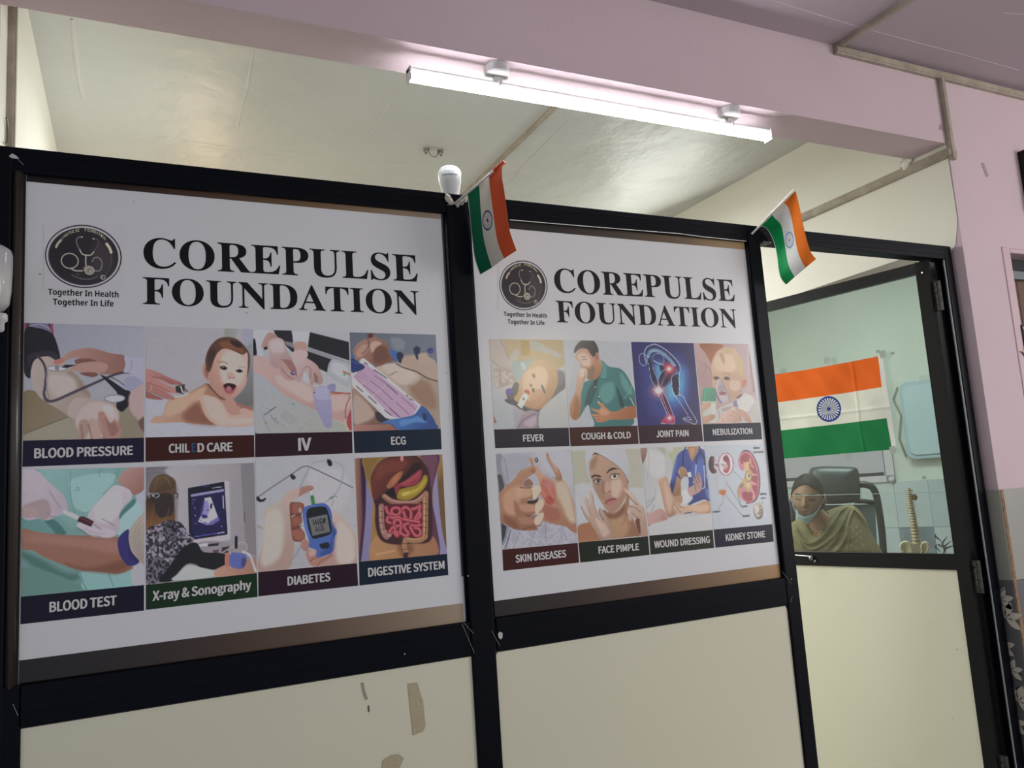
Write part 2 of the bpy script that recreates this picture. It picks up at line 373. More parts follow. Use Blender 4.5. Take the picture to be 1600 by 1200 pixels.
# tape scraps, paint chips and scratches, each lying where it lies on the panels
def scrap(name, pts, Y, m, label, cat='tape', th=.0006, group=None):
    o = MB().prism([onY(x, y, Y) for x, y in pts], (0, -th, 0)).build(name, m)
    o['label'] = label; o['category'] = cat
    if group: o['group'] = group
    return o
M_TAPE = mat('old_brown_tape', C4('bcb091'), .35, bump=(200, .3)); M_CLEAR = mat('grey_tape_mark', C4('a39b83'), .4)
scrap('tape_strip', [(637, 1068), (652, 1066), (656, 1080), (661, 1095), (665, 1134), (661, 1143), (645, 1149), (643, 1128), (640, 1100)], -.0006, M_TAPE, 'long brown tape strip left on lower left cream panel')
scrap('tape_strip', [(598, 1188), (610, 1180), (622, 1178), (631, 1184), (628, 1192), (624, 1201), (620, 1215), (594, 1215)], -.0006, M_TAPE, 'torn brown tape at the bottom of the left cream panel')
scrap('scuff_mark', [(564, 1067), (568, 1066), (570, 1078), (575, 1092), (571, 1094), (567, 1082)], -.0006, M_CLEAR, 'dark scuff mark on cream panel left of the long tape', 'mark')
scrap('scuff_mark', [(574.5, 1103), (577, 1102), (577.5, 1112), (575.5, 1113)], -.0006, mat('scuff_dark', C4('5c5448'), .5), 'tiny dark scuff under the larger scuff on cream panel', 'mark')
scrap('paint_chip', [(778, 990), (781, 987), (785, 989), (785, 996), (782, 999), (779, 996)], YR - .001, mat('white_chip', C4('c9c6c4'), .5), 'white paint chip on middle rail beside centre post', 'mark', .001)
scrap('paint_chip', [(14, 244), (19, 240), (25, 243), (30, 248), (24, 248), (18, 247)], YR - .001, MATS['white_chip'], 'white paint chip on the top left corner of black frame', 'mark', .001)
M_TP2 = mat('clear_tape_on_pink', C4('a8959b'), .3); 
scrap('tape_scrap', [(1469, 194), (1483, 199), (1481, 207), (1467, 202)], YF - .0005, M_TP2, 'small clear tape scrap on pink beam above the corner conduit')
scrap('tape_scrap', [(1533, 255.5), (1537, 254), (1545, 275), (1541, 277)], YF - .0005, M_TP2, 'narrow tape scrap on pink wall below the conduit end')

# ------------------------------------------------------------------ cable casings
def casing(name, a, b, w, h, nrm, label, side=None, group='painted cable casings'):
    """rectangular casing from a to b, lying on a surface with outward normal nrm"""
    a = np.array(a, float); b = np.array(b, float); t = (b - a) / np.linalg.norm(b - a); n = np.array(nrm, float); s = np.cross(t, n)
    o = MB()
    prof = [(-w / 2, 0), (-w / 2, h * .8), (-w / 2 + h * .2, h), (w / 2 - h * .2, h), (w / 2, h * .8), (w / 2, 0)]
    o.prism([a + s * x + n * y for x, y in prof], b - a)
    r = o.build(name, M_CASE); r['label'] = label; r['category'] = 'conduit'; r['group'] = group
    cov = MB(); prof2 = [(-w * .33, h), (-w * .33, h * 1.12), (w * .33, h * 1.12), (w * .33, h)]
    cov.prism([a + s * x + n * y for x, y in prof2], b - a); cov.build('casing_cover', M_CASE, r)
    return r
casing('cable_conduit', (2.243, YF, ZC), (2.253, -1.3, ZC), .026, .014, (0, 0, -1), 'painted cable casing running across corridor ceiling towards the viewer')
casing('cable_conduit', (2.225, YF, 2.806), (4.2, YF, 2.800), .030, .018, (0, -1, 0), 'painted horizontal casing along top edge of the pink beam')
pv = [onY(1497, 127, YF), onY(1514, 250, YF)]
casing('cable_conduit', (2.772, YF, 2.795), (2.775, YF, 2.470), .026, .016, (0, -1, 0), 'short upright painted casing at the corner of pink wall')
casing('cable_conduit', (2.752, YF, 2.499), (2.795, YF, 2.497), .030, .012, (0, -1, 0), 'short horizontal casing stub joining the upright at the corner')
casing('cable_conduit', (XR, YF - .01, 2.498), (XR, 1.9, 2.502), .036, .014, (-1, 0, 0), 'long painted casing running back along the cream right wall')
casing('cable_conduit', (1.493, YB, ZC), (1.488, 2.4, ZC), .022, .012, (0, 0, -1), 'thin casing on cabin ceiling behind the left small flag')
casing('cable_conduit', (XL, 0.235, ZC), (XL, 0.235, 1.3), .030, .016, (1, 0, 0), 'upright casing on left wall at the photo left edge')
ob = MB()
for k, (a, b, c) in enumerate(((0, 0, .018), (.02, .006, .014), (-.016, .010, .012), (.006, -.012, .012))):
    ob.ell((XR - .012, .128 + a, 2.525 + b), (c * .7, c, c), 8, 6)
o = ob.build('plaster_lump', M_CREAM); o['label'] = 'rough plaster lump where beam meets the long casing'; o['category'] = 'plaster'
wr = MB(); wr.tube([(XL + .006, .20 + .028 * math.cos(t) - .02, 2.262 + .030 * math.sin(t)) for t in np.linspace(-1.7, 1.7, 14)], .0022, 6)
o = wr.build('wire_loop', mat('grey_wire', C4('6c6358'), .5)); o['label'] = 'loop of grey wire on left wall above the frame'; o['category'] = 'wire'

# ------------------------------------------------------------------ LED batten on the beam soffit
M_TUBE = mat('lit_diffuser', (1, 1, 1, 1), .5, emit=((0.95, 0.97, 1.0), TUBE_STRENGTH))
lt = thing('tube_light', 'long lit white LED batten under the pink beam', 'light', (1.29, .02, ZS))
L_ = lambda o: seat(o, lt)
ya, za = -.008, 2.468                                     # axis of the batten
xa, xb = onY(637, 112, ya)[0], onY(1200, 208, ya)[0]
L_(MB().box(xa, xb, ya - .0138, ya + .0138, za - .0015, za + .014, .003).build('housing', M_WHITEP))
mb = MB(); n = 14; prof = [(-.0150, .000)] + [(-.0172 * math.cos(math.pi * k / n), -.002 - .019 * math.sin(math.pi * k / n) ** .7) for k in range(n + 1)] + [(.0150, .000)]
mb.prism([(xa + .004, ya + y, za + z) for y, z in prof], (xb - xa - .008, 0, 0)); L_(mb.build('diffuser', M_TUBE))
for x in (xa, xb - .004): L_(MB().box(x, x + .004, ya - .0175, ya + .0175, za - .023, za + .015, .001).build('end_cap', M_WHITEP))
for px, py in ((776, 110), (1139, 178)):
    p = onY(px, py, ya); x = p[0]
    L_(MB().lathe((x, ya, ZS), [(.034, 0), (.036, -.004), (.036, -.026), (.033, -.031)], 28).build('ceiling_mount', M_WHITEP, smooth=False))
    L_(MB().box(x - .012, x + .012, ya - .006, ya + .006, za + .012, ZS - .028).build('mount_bracket', M_METAL))
    L_(MB().box(x - .004, x + .004, ya - .0165, ya - .0135, za + .0, za + .017, .0005).build('mount_clip', M_WHITEP))

# ------------------------------------------------------------------ bulb, wires, fan hook
bc = ((0.776 + 0.844) / 2, 0.10)
bl = thing('led_bulb', 'white LED bulb lying upright behind the top rail beside a small flag', 'bulb', (bc[0] - .002, bc[1], 2.147))
B_ = lambda o: seat(o, bl)
M_BULB = mat('bulb_housing', (.80, .82, .82, 1), .3)
B_(MB().lathe((bc[0], bc[1], 0), [(.017, 2.11), (.0205, 2.16), (.0232, 2.192), (.0245, 2.193), (.0262, 2.206), (.0275, 2.207), (.0285, 2.218), (.030, 2.219), (.0325, 2.246), (.0325, 2.252), (.031, 2.254)], 32).build('bulb_body', M_BULB, smooth=True))
B_(MB().lathe((bc[0], bc[1], 0), [(.031, 2.253), (.030, 2.258), (.024, 2.264), (.012, 2.268), (.001, 2.269)], 28).build('bulb_dome', mat('frosted_dome', (.86, .86, .80, 1), .35), smooth=True))
def bulb_text():
    # lettering wrapped on the cone, facing the viewer
    me = glyphs('Crompton', F_SANS, 0.01); n_ = len(me.vertices); v = np.empty(n_ * 3, np.float32); me.vertices.foreach_get('co', v); v = v.reshape(n_, 3)
    w = (v[:, 0] - v[:, 0].min()) / (v[:, 0].max() - v[:, 0].min()) - .5; h = v[:, 1] * .021
    a = math.atan2(CP[1] - bc[1], CP[0] - bc[0]) + w * 1.45; r = .0326 + h * .09
    me.vertices.foreach_set('co', np.stack([bc[0] + r * np.cos(a), bc[1] + r * np.sin(a), 2.2325 + h], -1).astype(np.float32).ravel()); me.materials.clear(); me.materials.append(mat('grey_ink', C4('4c5058'), .4)); me.update()
    B_(link('bulb_lettering', me))
LATER = [bulb_text]
B_(MB().lathe((bc[0], bc[1], 0), [(.017, 2.10), (.017, 2.150), (.015, 2.158)], 20).build('bulb_holder', M_WHITEP, smooth=True))
wr = MB()
for s, e in ((0, 0), (1, .004), (2, -.003)):
    pts = [(bc[0] + .045 + .012 * math.sin(t * 2.2 + s * 1.7) + t * .008, .075 - e, 2.150 + .018 * t + .004 * math.cos(3 * t + s)) for t in np.linspace(0, 2.6 - .5 * s, 12)]
    wr.tube(pts, .0012, 5)
o = wr.build('red_wire', mat('red_wire_mat', C4('b5423c'), .4)); o['label'] = 'tangle of thin red wires between the bulb and small flag'; o['category'] = 'wire'
hp = onZ(677, 232, ZC)
hk = thing('fan_hook', 'metal fan hook bracket on cabin ceiling above the bulb', 'hook', tuple(hp))
H_ = lambda o: seat(o, hk)
hx, hy = hp[0], hp[1]
H_(MB().box(hx - .045, hx + .045, hy - .012, hy + .012, ZC - .004, ZC, .001).build('hook_plate', mat('painted_plate', C4('b9b6a6'), .4)))
H_(MB().tube([(hx - .022 * math.cos(t), hy, ZC - .006 - .032 * math.sin(t) ** .8 if 0 < t < math.pi else ZC) for t in np.linspace(0, math.pi, 13)], .0028, 8).build('hook_ring', M_METAL, smooth=True))
for s in (-1, 1):
    H_(MB().box(hx + s * .034 - .009, hx + s * .034 + .009, hy - .007, hy + .007, ZC - .022, ZC - .004, .002).build('hook_clamp', M_METAL))
    H_(MB().lathe((hx + s * .034, hy, ZC), [(.005, -.022), (.005, -.030), (.003, -.031)], 8).build('hook_bolt', M_METAL))

# small latch bracket under the door head
lb = thing('latch_bracket', 'small steel latch bracket under the door head beside flag', 'bracket', (1.86, .02, 2.09))
a = onY(1186, 369, .02); b = onY(1208, 380, .02)
seat(MB().box(a[0] - .01, b[0] + .01, -.004, .03, b[2] - .004, a[2], .002).build('bracket_body', M_METAL), lb)
seat(MB().box(a[0] - .01, a[0] + .025, -.006, .026, b[2] - .012, b[2] - .004, .002).build('bracket_lip', mat('dull_steel', C4('77746b'), .4)), lb)

# ------------------------------------------------------------------ the door leaf, swung into the room
HG = np.array([2.64, .02]); LD = np.array([-0.2300358, 0.97318217]); LN = np.array([-LD[1], LD[0]])
if LN @ (CP[:2] - HG) < 0: LN = -LN                     # faces the camera
def lp(u, z, o=0.0): return (HG[0] + LD[0] * u + LN[0] * o, HG[1] + LD[1] * u + LN[1] * o, z)
def lbox(mb, u0, u1, z0, z1, o0, o1): return mb.prism([lp(u0, z0, o0), lp(u1, z0, o0), lp(u1, z1, o0), lp(u0, z1, o0)], (LN[0] * (o1 - o0), LN[1] * (o1 - o0), 0))
def lw(px, py, o=0.0):
    a = lp(0, 0, o); b = lp(1, 0, o); p = onW(px, py, a, b); return float((p[:2] - np.array(a[:2])) @ LD), float(p[2])
LW = .775
door = lbox(MB(), -.007, .038, .03, 2.094, -.022, 0).build('door_1', M_BLACK2); struct(door, 'open glazed door with black frame')
door.name = 'door_1'
D_ = lambda mb, n, m, **k: mb.build(n, m, door, **k)
D_(lbox(MB(), LW - .072, LW, .03, 2.094, -.022, 0), 'door_stile', M_BLACK2)
D_(lbox(MB(), .038, LW - .072, 2.050, 2.092, -.022, 0), 'door_rail', M_BLACK2)
D_(lbox(MB(), .036, LW - .072, .972, 1.024, -.022, 0), 'door_rail', M_BLACK2)
D_(lbox(MB(), .038, LW - .072, .03, .12, -.022, 0), 'door_rail', M_BLACK2)
D_(lbox(MB(), .036, LW - .072, .12, .972, -.012, -.004), 'door_panel', mat('door_laminate', C4('e2e1cb'), .3, .4, var=(2, .02)))
for uu, vv in (lw(1452, 975), lw(1494, 1014), lw(1487, 1124), lw(1300, 1030)):
    D_(MB().ell(lp(uu, vv, -.004), (.003, .003, .003), 8, 6), 'panel_blister', MATS['door_laminate'])
# gaskets and beads
D_(MB().tube([lp(.037, 1.024, -.002), lp(.037, 2.05, -.002)], .003, 8), 'glazing_bead', M_BLACK2)
D_(MB().tube([lp(.037, 1.026, -.002), lp(.70, 1.026, -.002)], .003, 8), 'glazing_bead', M_BLACK2)
# glass: a thin sheet that tints and mirrors a little
gm = bpy.data.materials.new('door_glass'); gm.use_nodes = True; nt = gm.node_tree; nt.nodes.clear()
out = nt.nodes.new('ShaderNodeOutputMaterial'); tr = nt.nodes.new('ShaderNodeBsdfTransparent'); gg = nt.nodes.new('ShaderNodeBsdfGlossy'); mx = nt.nodes.new('ShaderNodeMixShader')
tr.inputs[0].default_value = (.78, .87, .83, 1); gg.inputs['Roughness'].default_value = .03; mx.inputs[0].default_value = .07
nt.links.new(tr.outputs[0], mx.inputs[1]); nt.links.new(gg.outputs[0], mx.inputs[2]); nt.links.new(mx.outputs[0], out.inputs[0])
D_(MB().quad(lp(.036, 1.022, -.016), lp(LW - .07, 1.022, -.016), lp(LW - .07, 2.052, -.016), lp(.036, 2.052, -.016)), 'glass_pane', gm)
# hinges
for z in (1.955, 1.93 - .98, .3):
    hb = D_(lbox(MB(), -.034, -.006, z - .055, z + .055, -.024, -.014), 'hinge', M_HINGE)
    for k in range(5):
        z0 = z - .055 + k * .022
        MB().lathe((*lp(-.018, 0, -.014)[:2], 0), [(.006, z0 + .001), (.0065, z0 + .004), (.0065, z0 + .018), (.006, z0 + .021)], 10).build('hinge_knuckle', M_HINGE, hb)
for px, py in ((1441, 426), (1467, 437), (1511, 724)):
    pass
uu, vv = lw(1441, 426, .001); D_(MB().lathe(lp(uu, vv, .001), [(.003, 0), (.003, -.002)], 8, ax=0), 'screw', mat('bright_screw', (.8, .8, .8, 1), .2, metal=1.0))
# latch knob with short rod on the middle rail
uu, vv = lw(1267, 872, .012)
D_(MB().ell(lp(uu, vv, .012), (.010, .010, .010), 12, 8), 'door_knob', M_METAL, smooth=True, label='small steel latch knob')
D_(MB().tube([lp(uu + .004, vv + .006, .008), lp(uu + .08, vv + .010, .006)], .0022, 6), 'latch_rod', M_METAL)
D_(MB().ell(lp(uu - .014, vv - .012, .008), (.006, .006, .006), 8, 6), 'latch_tip', M_METAL)
# thin pale strip added for the tile edge seen through the glass
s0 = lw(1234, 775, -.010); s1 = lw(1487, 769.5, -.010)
D_(MB().prism([lp(s0[0], s0[1], -.012), lp(s1[0], s1[1], -.012), lp(s1[0], s1[1] + .0025, -.012), lp(s0[0], s0[1] + .0025, -.012)], (LN[0] * .0006, LN[1] * .0006, 0)), 'tile_edge_line', mat('tile_edge_line_mat', C4('9db3ab'), .4))

# ------------------------------------------------------------------ infusion bottle at the left edge
iv = thing('infusion_bottle', 'clear plastic infusion bottle hanging at the far left edge', 'bottle', (-.255, -.12, 1.885))
I_ = lambda o: seat(o, iv)
pm = bpy.data.materials.new('clear_plastic'); pm.use_nodes = True; nt = pm.node_tree; b = nt.nodes['Principled BSDF']
b.inputs['Base Color'].default_value = (.80, .82, .84, 1); b.inputs['Roughness'].default_value = .12; b.inputs['Alpha'].default_value = .45
cx, cy = -.249, -.12
I_(MB().lathe((cx, cy, 0), [(.004, 1.893), (.026, 1.890), (.036, 1.882), (.0385, 1.872), (.0385, 1.84), (.037, 1.80), (.034, 1.775), (.026, 1.764), (.010, 1.758), (.009, 1.750)], 28).build('bottle_body', pm, smooth=True))
I_(MB().lathe((cx, cy, 0), [(.001, 1.850), (.0355, 1.848), (.035, 1.80), (.031, 1.778), (.022, 1.770), (.001, 1.768)], 28).build('liquid', mat('saline', C4('b9b5a6'), .1), smooth=True))
I_(MB().lathe((cx + .022, cy - .02, 0), [(.010, 1.752), (.012, 1.748), (.012, 1.738), (.007, 1.734), (.007, 1.72), (.003, 1.716)], 14).build('spike_port', M_WHITEP, smooth=True))
I_(MB().tube([(cx + .012 * math.cos(t), cy, 1.915 + .013 * math.sin(t)) for t in np.linspace(0, 2 * math.pi, 17)], .0025, 8).build('hanging_ring', mat('ring_plastic', C4('8f938c'), .3), smooth=True))
I_(MB().tube([(cx, cy, 1.893), (cx, cy, 1.902)], .004, 8).build('ring_stem', M_WHITEP))
I_(MB().tube([(cx + .0, cy, 1.928), (cx - .01, cy, 2.10), (cx - .03, YF + .0, 2.16)], .0015, 6).build('hanging_wire', M_METAL))
# ------------------------------------------------------------------ flat print: a small painter that fills a fine grid with colour
SOFTK = 1.55
def smooth_pts(p, closed=True, k=5):
    p = np.asarray(p, float); n = len(p); out = []
    for i in range(n if closed else n - 1):
        if closed: a, b, c, d = p[i - 1], p[i], p[(i + 1) % n], p[(i + 2) % n]
        else: a, b, c, d = p[max(i - 1, 0)], p[i], p[i + 1], p[min(i + 2, n - 1)]
        for t in np.arange(k) / k:
            out.append(.5 * ((2 * b) + (c - a) * t + (2 * a - 5 * b + 4 * c - d) * t * t + (3 * b - a - 3 * c + d) * t ** 3))
    if not closed: out.append(p[-1])
    return np.array(out)
def sdf(X, Y, p):
    d = np.full(X.shape, 1e18); ins = np.zeros(X.shape, bool); n = len(p)
    for i in range(n):
        (ax, ay), (bx, by) = p[i], p[(i + 1) % n]; ex, ey = bx - ax, by - ay; L = ex * ex + ey * ey
        if L < 1e-9: continue
        t = np.clip(((X - ax) * ex + (Y - ay) * ey) / L, 0, 1); d = np.minimum(d, (X - ax - t * ex) ** 2 + (Y - ay - t * ey) ** 2)
        if ay != by: ins ^= ((ay > Y) != (by > Y)) & (X < ex * (Y - ay) / ey + ax)
    d = np.sqrt(d); return np.where(ins, -d, d)
def sdl(X, Y, p, w):
    d = np.full(X.shape, 1e18); n = len(p) - 1
    for i in range(n):
        (ax, ay), (bx, by) = p[i], p[i + 1]; ex, ey = bx - ax, by - ay; L = ex * ex + ey * ey + 1e-9
        t = np.clip(((X - ax) * ex + (Y - ay) * ey) / L, 0, 1)
        d = np.minimum(d, np.hypot(X - ax - t * ex, Y - ay - t * ey))
    return d - w / 2
def vnoise(X, Y, s, seed=0):
    r = np.random.default_rng(seed).random((64, 64)); x = X / s; y = Y / s; i = np.floor(x).astype(int); j = np.floor(y).astype(int); fx = x - i; fy = y - j
    fx = fx * fx * (3 - 2 * fx); fy = fy * fy * (3 - 2 * fy); g = lambda a, b: r[a % 64, b % 64]
    return (g(i, j) * (1 - fx) + g(i + 1, j) * fx) * (1 - fy) + (g(i, j + 1) * (1 - fx) + g(i + 1, j + 1) * fx) * fy
def paint(X, Y, art):
    """art lines: op colour(s) soft numbers; P smooth polygon, A angular polygon, G gradient polygon (x0 y0 x1 y1 first), L line (width first),
    E ellipse (cx cy rx ry degrees), O ring (cx cy rx ry degrees width), T two-colour mottled polygon (scale first)"""
    K = np.zeros(X.shape + (3,))
    hx = lambda h: np.array([int(h[i:i + 2], 16) / 255 for i in (0, 2, 4)])
    for ln in art.strip().split('\n'):
        q = ln.split('#')[0].split()
        if not q: continue
        op = q[0]; c = q[1]; al = 1.0
        if '*' in c: c, al = c.split('*'); al = float(al)
        c1, c2 = (c.split('>') + [None])[:2]
        if op == 'B':
            if c2:
                x0, y0, x1, y1 = map(float, q[2:6]); t = np.clip(((X - x0) * (x1 - x0) + (Y - y0) * (y1 - y0)) / ((x1 - x0) ** 2 + (y1 - y0) ** 2), 0, 1)[..., None]
                K[:] = hx(c1) * (1 - t) + hx(c2) * t
            else: K[:] = hx(c1)
            continue
        soft = max(float(q[2]) * SOFTK, 1.5); v = list(map(float, q[3:]))
        ex = []
        if op == 'G': ex, v = v[:4], v[4:]
        if op in 'LT': ex, v = v[:1], v[1:]
        if op in 'EO':
            cx, cy, rx, ry, dg = v[:5]; w = math.radians(dg); m = max(rx, ry) + soft + 20; bx = (X > cx - m) & (X < cx + m) & (Y > cy - m) & (Y < cy + m)
            if not bx.any(): continue
            x = (X[bx] - cx) * math.cos(w) + (Y[bx] - cy) * math.sin(w); y = -(X[bx] - cx) * math.sin(w) + (Y[bx] - cy) * math.cos(w)
            r = np.hypot(x / rx, y / ry); d = (r - 1) * r / (np.hypot(x / rx ** 2, y / ry ** 2) + 1e-9)
            if op == 'O': d = np.abs(d) - v[5] / 2
        else:
            p = np.array(v).reshape(-1, 2); p = p if op == 'A' else smooth_pts(p, op != 'L', 5); m = soft + (ex[0] if op == 'L' else 0)
            bx = (X > p[:, 0].min() - m) & (X < p[:, 0].max() + m) & (Y > p[:, 1].min() - m) & (Y < p[:, 1].max() + m)
            if not bx.any(): continue
            d = sdl(X[bx], Y[bx], p, ex[0]) if op == 'L' else sdf(X[bx], Y[bx], p)
        a = (np.clip(.5 - d / soft, 0, 1) * al)[..., None]; a = a * a * (3 - 2 * a) if al == 1 else a
        col = hx(c1)
        if c2 and op == 'G':
            x0, y0, x1, y1 = ex; t = np.clip(((X[bx] - x0) * (x1 - x0) + (Y[bx] - y0) * (y1 - y0)) / ((x1 - x0) ** 2 + (y1 - y0) ** 2), 0, 1)[..., None]; col = hx(c1) * (1 - t) + hx(c2) * t
        elif op == 'T':
            t = np.clip((vnoise(X[bx], Y[bx], ex[0], 3) + .5 * vnoise(X[bx], Y[bx] * .6, ex[0] * .45, 5) - .55) * 3.2, 0, 1)[..., None]; col = hx(c1) * (1 - t) + hx(c2) * t
        elif c2: t = np.clip((d + 14) / 14, 0, 1)[..., None]; col = hx(c1) * (1 - t) + hx(c2) * t      # P/E with two colours: rim colour second
        K[bx] = K[bx] * (1 - a) + col * a
    return K
def project(pts):
    q = (pts - CP) @ CR.T; return 800 + FPX * q[..., 0] / q[..., 2], 600 - FPX * q[..., 1] / q[..., 2]
def printed(name, quad, zoom, art, gain, parent, Y, label=None, step=1.0, grain=.009, tf=None, mtl=None, sat=.86, ground=None):
    """flat print on the plane y = Y; quad = corners TL TR BR BL as seen in the photograph, zoom = (x0, y0, scale) of the drawing's own units"""
    c = [onY(x, y, Y) for x, y in quad]
    nu = int(max(abs(quad[1][0] - quad[0][0]), abs(quad[2][0] - quad[3][0])) / step) + 1; nv = int(max(abs(quad[3][1] - quad[0][1]), abs(quad[2][1] - quad[1][1])) / step) + 1
    u, v = np.meshgrid(np.linspace(0, 1, nu), np.linspace(0, 1, nv)); u = u[..., None]; v = v[..., None]
    P = (c[0] * (1 - u) + c[1] * u) * (1 - v) + (c[3] * (1 - u) + c[2] * u) * v
    px, py = project(P)
    if tf: X, Yy = tf(px, py)
    else: X = (px - zoom[0]) * zoom[2]; Yy = (py - zoom[1]) * zoom[2]
    K = paint(X, Yy, art)
    g0 = np.abs(K - np.array([0xa5, 0xa2, 0xaa]) / 255).max(-1) < .03
    K = K.mean(-1, keepdims=True) * (1 - sat) + K * sat
    if grain: K = K * (1 + grain * (vnoise(px, py, 2.2, 9) + vnoise(px, py, 7, 4) - 1)[..., None] * 2)
    K = np.minimum(lin(np.clip(K, 0, 1)) * gain, .93)
    if ground: K[g0] = ground
    return grid_mesh(name, P, K, parent, label, mtl)
def grid_mesh(name, P, K, parent, label=None, mtl=None, smooth=False):
    nv, nu = P.shape[:2]; i = np.arange(nv * nu).reshape(nv, nu)
    f = np.stack([i[:-1, :-1], i[1:, :-1], i[1:, 1:], i[:-1, 1:]], -1).reshape(-1, 4)
    me = bpy.data.meshes.new(name); me.vertices.add(nv * nu); me.vertices.foreach_set('co', P.reshape(-1).astype(np.float32))
    me.loops.add(f.size); me.loops.foreach_set('vertex_index', f.reshape(-1).astype(np.int32)); me.polygons.add(len(f))
    me.polygons.foreach_set('loop_start', np.arange(0, f.size, 4, dtype=np.int32)); me.update(calc_edges=True)
    ca = me.color_attributes.new('Col', 'FLOAT_COLOR', 'POINT'); ca.data.foreach_set('color', np.concatenate([K.reshape(-1, 3), np.ones((nv * nu, 1))], 1).astype(np.float32).ravel())
    me.materials.append(mtl or M_PRINT)
    if smooth: me.polygons.foreach_set('use_smooth', [True] * len(me.polygons))
    me.validate()
    return link(name, me, parent, **({'label': label} if label else {}))
def flat(name, quad, Y, m, parent, col=None, label=None):
    mb = MB(); mb.add([onY(x, y, Y) for x, y in quad], [(0, 1, 2, 3)]); o = mb.build(name, m, parent)
    if label: o['label'] = label
    return o

# lettering: outlines from Blender's own bundled typefaces, laid into a quad given by its baseline
FD = bpy.utils.system_resource('DATAFILES', path='fonts')
def font(fn):
    try: return bpy.data.fonts.load(os.path.join(FD, fn))
    except Exception: return None
F_SERIF = font('NotoSansMath-Regular.woff2'); F_SANS = font('Noto Sans CJK Regular.woff2')
def bold_serif(s): return ''.join(chr(0x1D400 + ord(c) - 65) if c != ' ' else c for c in s) if F_SERIF else s
def bold_sans(s): return ''.join(chr(0x1D5D4 + ord(c) - 65) if 'A' <= c <= 'Z' else chr(0x1D5EE + ord(c) - 97) if 'a' <= c <= 'z' else c for c in s) if F_SERIF else s
def glyphs(s, fnt, off, tight=1.0):
    cu = bpy.data.curves.new('t', 'FONT'); cu.body = s; cu.resolution_u = 5
    if fnt: cu.font = fnt
    cu.offset = off; cu.space_character = tight
    ob = bpy.data.objects.new('t', cu); COL.objects.link(ob); bpy.context.view_layer.update()
    me = bpy.data.meshes.new_from_object(ob.evaluated_get(bpy.context.evaluated_depsgraph_get())); bpy.data.objects.remove(ob); bpy.data.curves.remove(cu)
    return me
CAPH = {}
def cap_height(fnt, kind):
    if kind not in CAPH:
        me = glyphs({'serif': bold_serif('E'), 'bsans': bold_sans('E')}.get(kind, 'E'), fnt, 0); CAPH[kind] = max(v.co.y for v in me.vertices); bpy.data.meshes.remove(me)
    return CAPH[kind]
def lettering(s, bl, br, hl, hr, Y, m, parent, kind='sans', off=.012, name='lettering', pt=None, tight=1.0):
    """bl, br: baseline ends in the photograph; hl, hr: capital heights there; off emboldens; pt maps (x, y, Y) to a point"""
    fnt = F_SANS if kind == 'sans' else F_SERIF; pt = pt or onY
    txt = s if kind == 'sans' else bold_serif(s) if kind == 'serif' else bold_sans(s)
    H = cap_height(fnt, kind); m0 = glyphs(txt, fnt, 0, tight)
    v = np.array([q.co[:] for q in m0.vertices], np.float32); fc = [tuple(p.vertices) for p in m0.polygons]; n0 = len(v); bpy.data.meshes.remove(m0)
    sh = [(0, 0)] if off <= 0 else [(0, 0), (off, 0), (-off, 0), (0, off * .6), (0, -off * .6), (off * .8, off * .5), (-off * .8, -off * .5)]
    v = np.concatenate([v + np.array([dx, dy, 0], np.float32) for dx, dy in sh]); fc = [tuple(i + k * n0 for i in f) for k in range(len(sh)) for f in fc]
    me = bpy.data.meshes.new(name); me.from_pydata(v.tolist(), [], fc); dep = np.repeat(np.arange(len(sh)) * 1.2e-5, n0)
    x0, x1 = v[:, 0].min(), v[:, 0].max(); u = ((v[:, 0] - x0) / (x1 - x0))[:, None]; w = (v[:, 1] / H)[:, None]
    a = pt(*bl, Y); b = pt(*br, Y); ta = pt(bl[0], bl[1] - hl, Y); tb = pt(br[0], br[1] - hr, Y)
    up = np.array([0, 0, 1.0]); P = a * (1 - u) + b * u + up * ((ta[2] - a[2]) * (1 - u) + (tb[2] - b[2]) * u) * w
    P[:, 1] -= dep
    me.vertices.foreach_set('co', P.astype(np.float32).ravel()); me.materials.clear(); me.materials.append(m); me.update()
    return link(name, me, parent)
# ------------------------------------------------------------------ the two posters
YP = 0.008                                                # face of the vinyl
def poster(label, x0, x1, z0, z1, zt, zb, strip_top, strip_bot):
    p = thing('poster', label, 'poster', ((x0 + x1) / 2, YP, z0))
    seat(MB().box(x0, x1, YP, YP + .0025, z0, z1, .0005).build('vinyl_sheet', M_VINYL), p)
    return p
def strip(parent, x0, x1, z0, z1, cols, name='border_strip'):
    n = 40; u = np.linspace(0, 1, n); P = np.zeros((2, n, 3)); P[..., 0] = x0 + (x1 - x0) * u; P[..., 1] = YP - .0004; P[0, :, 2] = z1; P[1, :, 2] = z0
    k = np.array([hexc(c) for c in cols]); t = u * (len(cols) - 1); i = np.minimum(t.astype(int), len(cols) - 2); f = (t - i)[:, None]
    K = k[i] * (1 - f) + k[i + 1] * f; o = grid_mesh(name, P, np.stack([K, K]) * 1.9, None, 'brown gradient border'); return seat(o, parent)  # colours blend along the strip in the given order

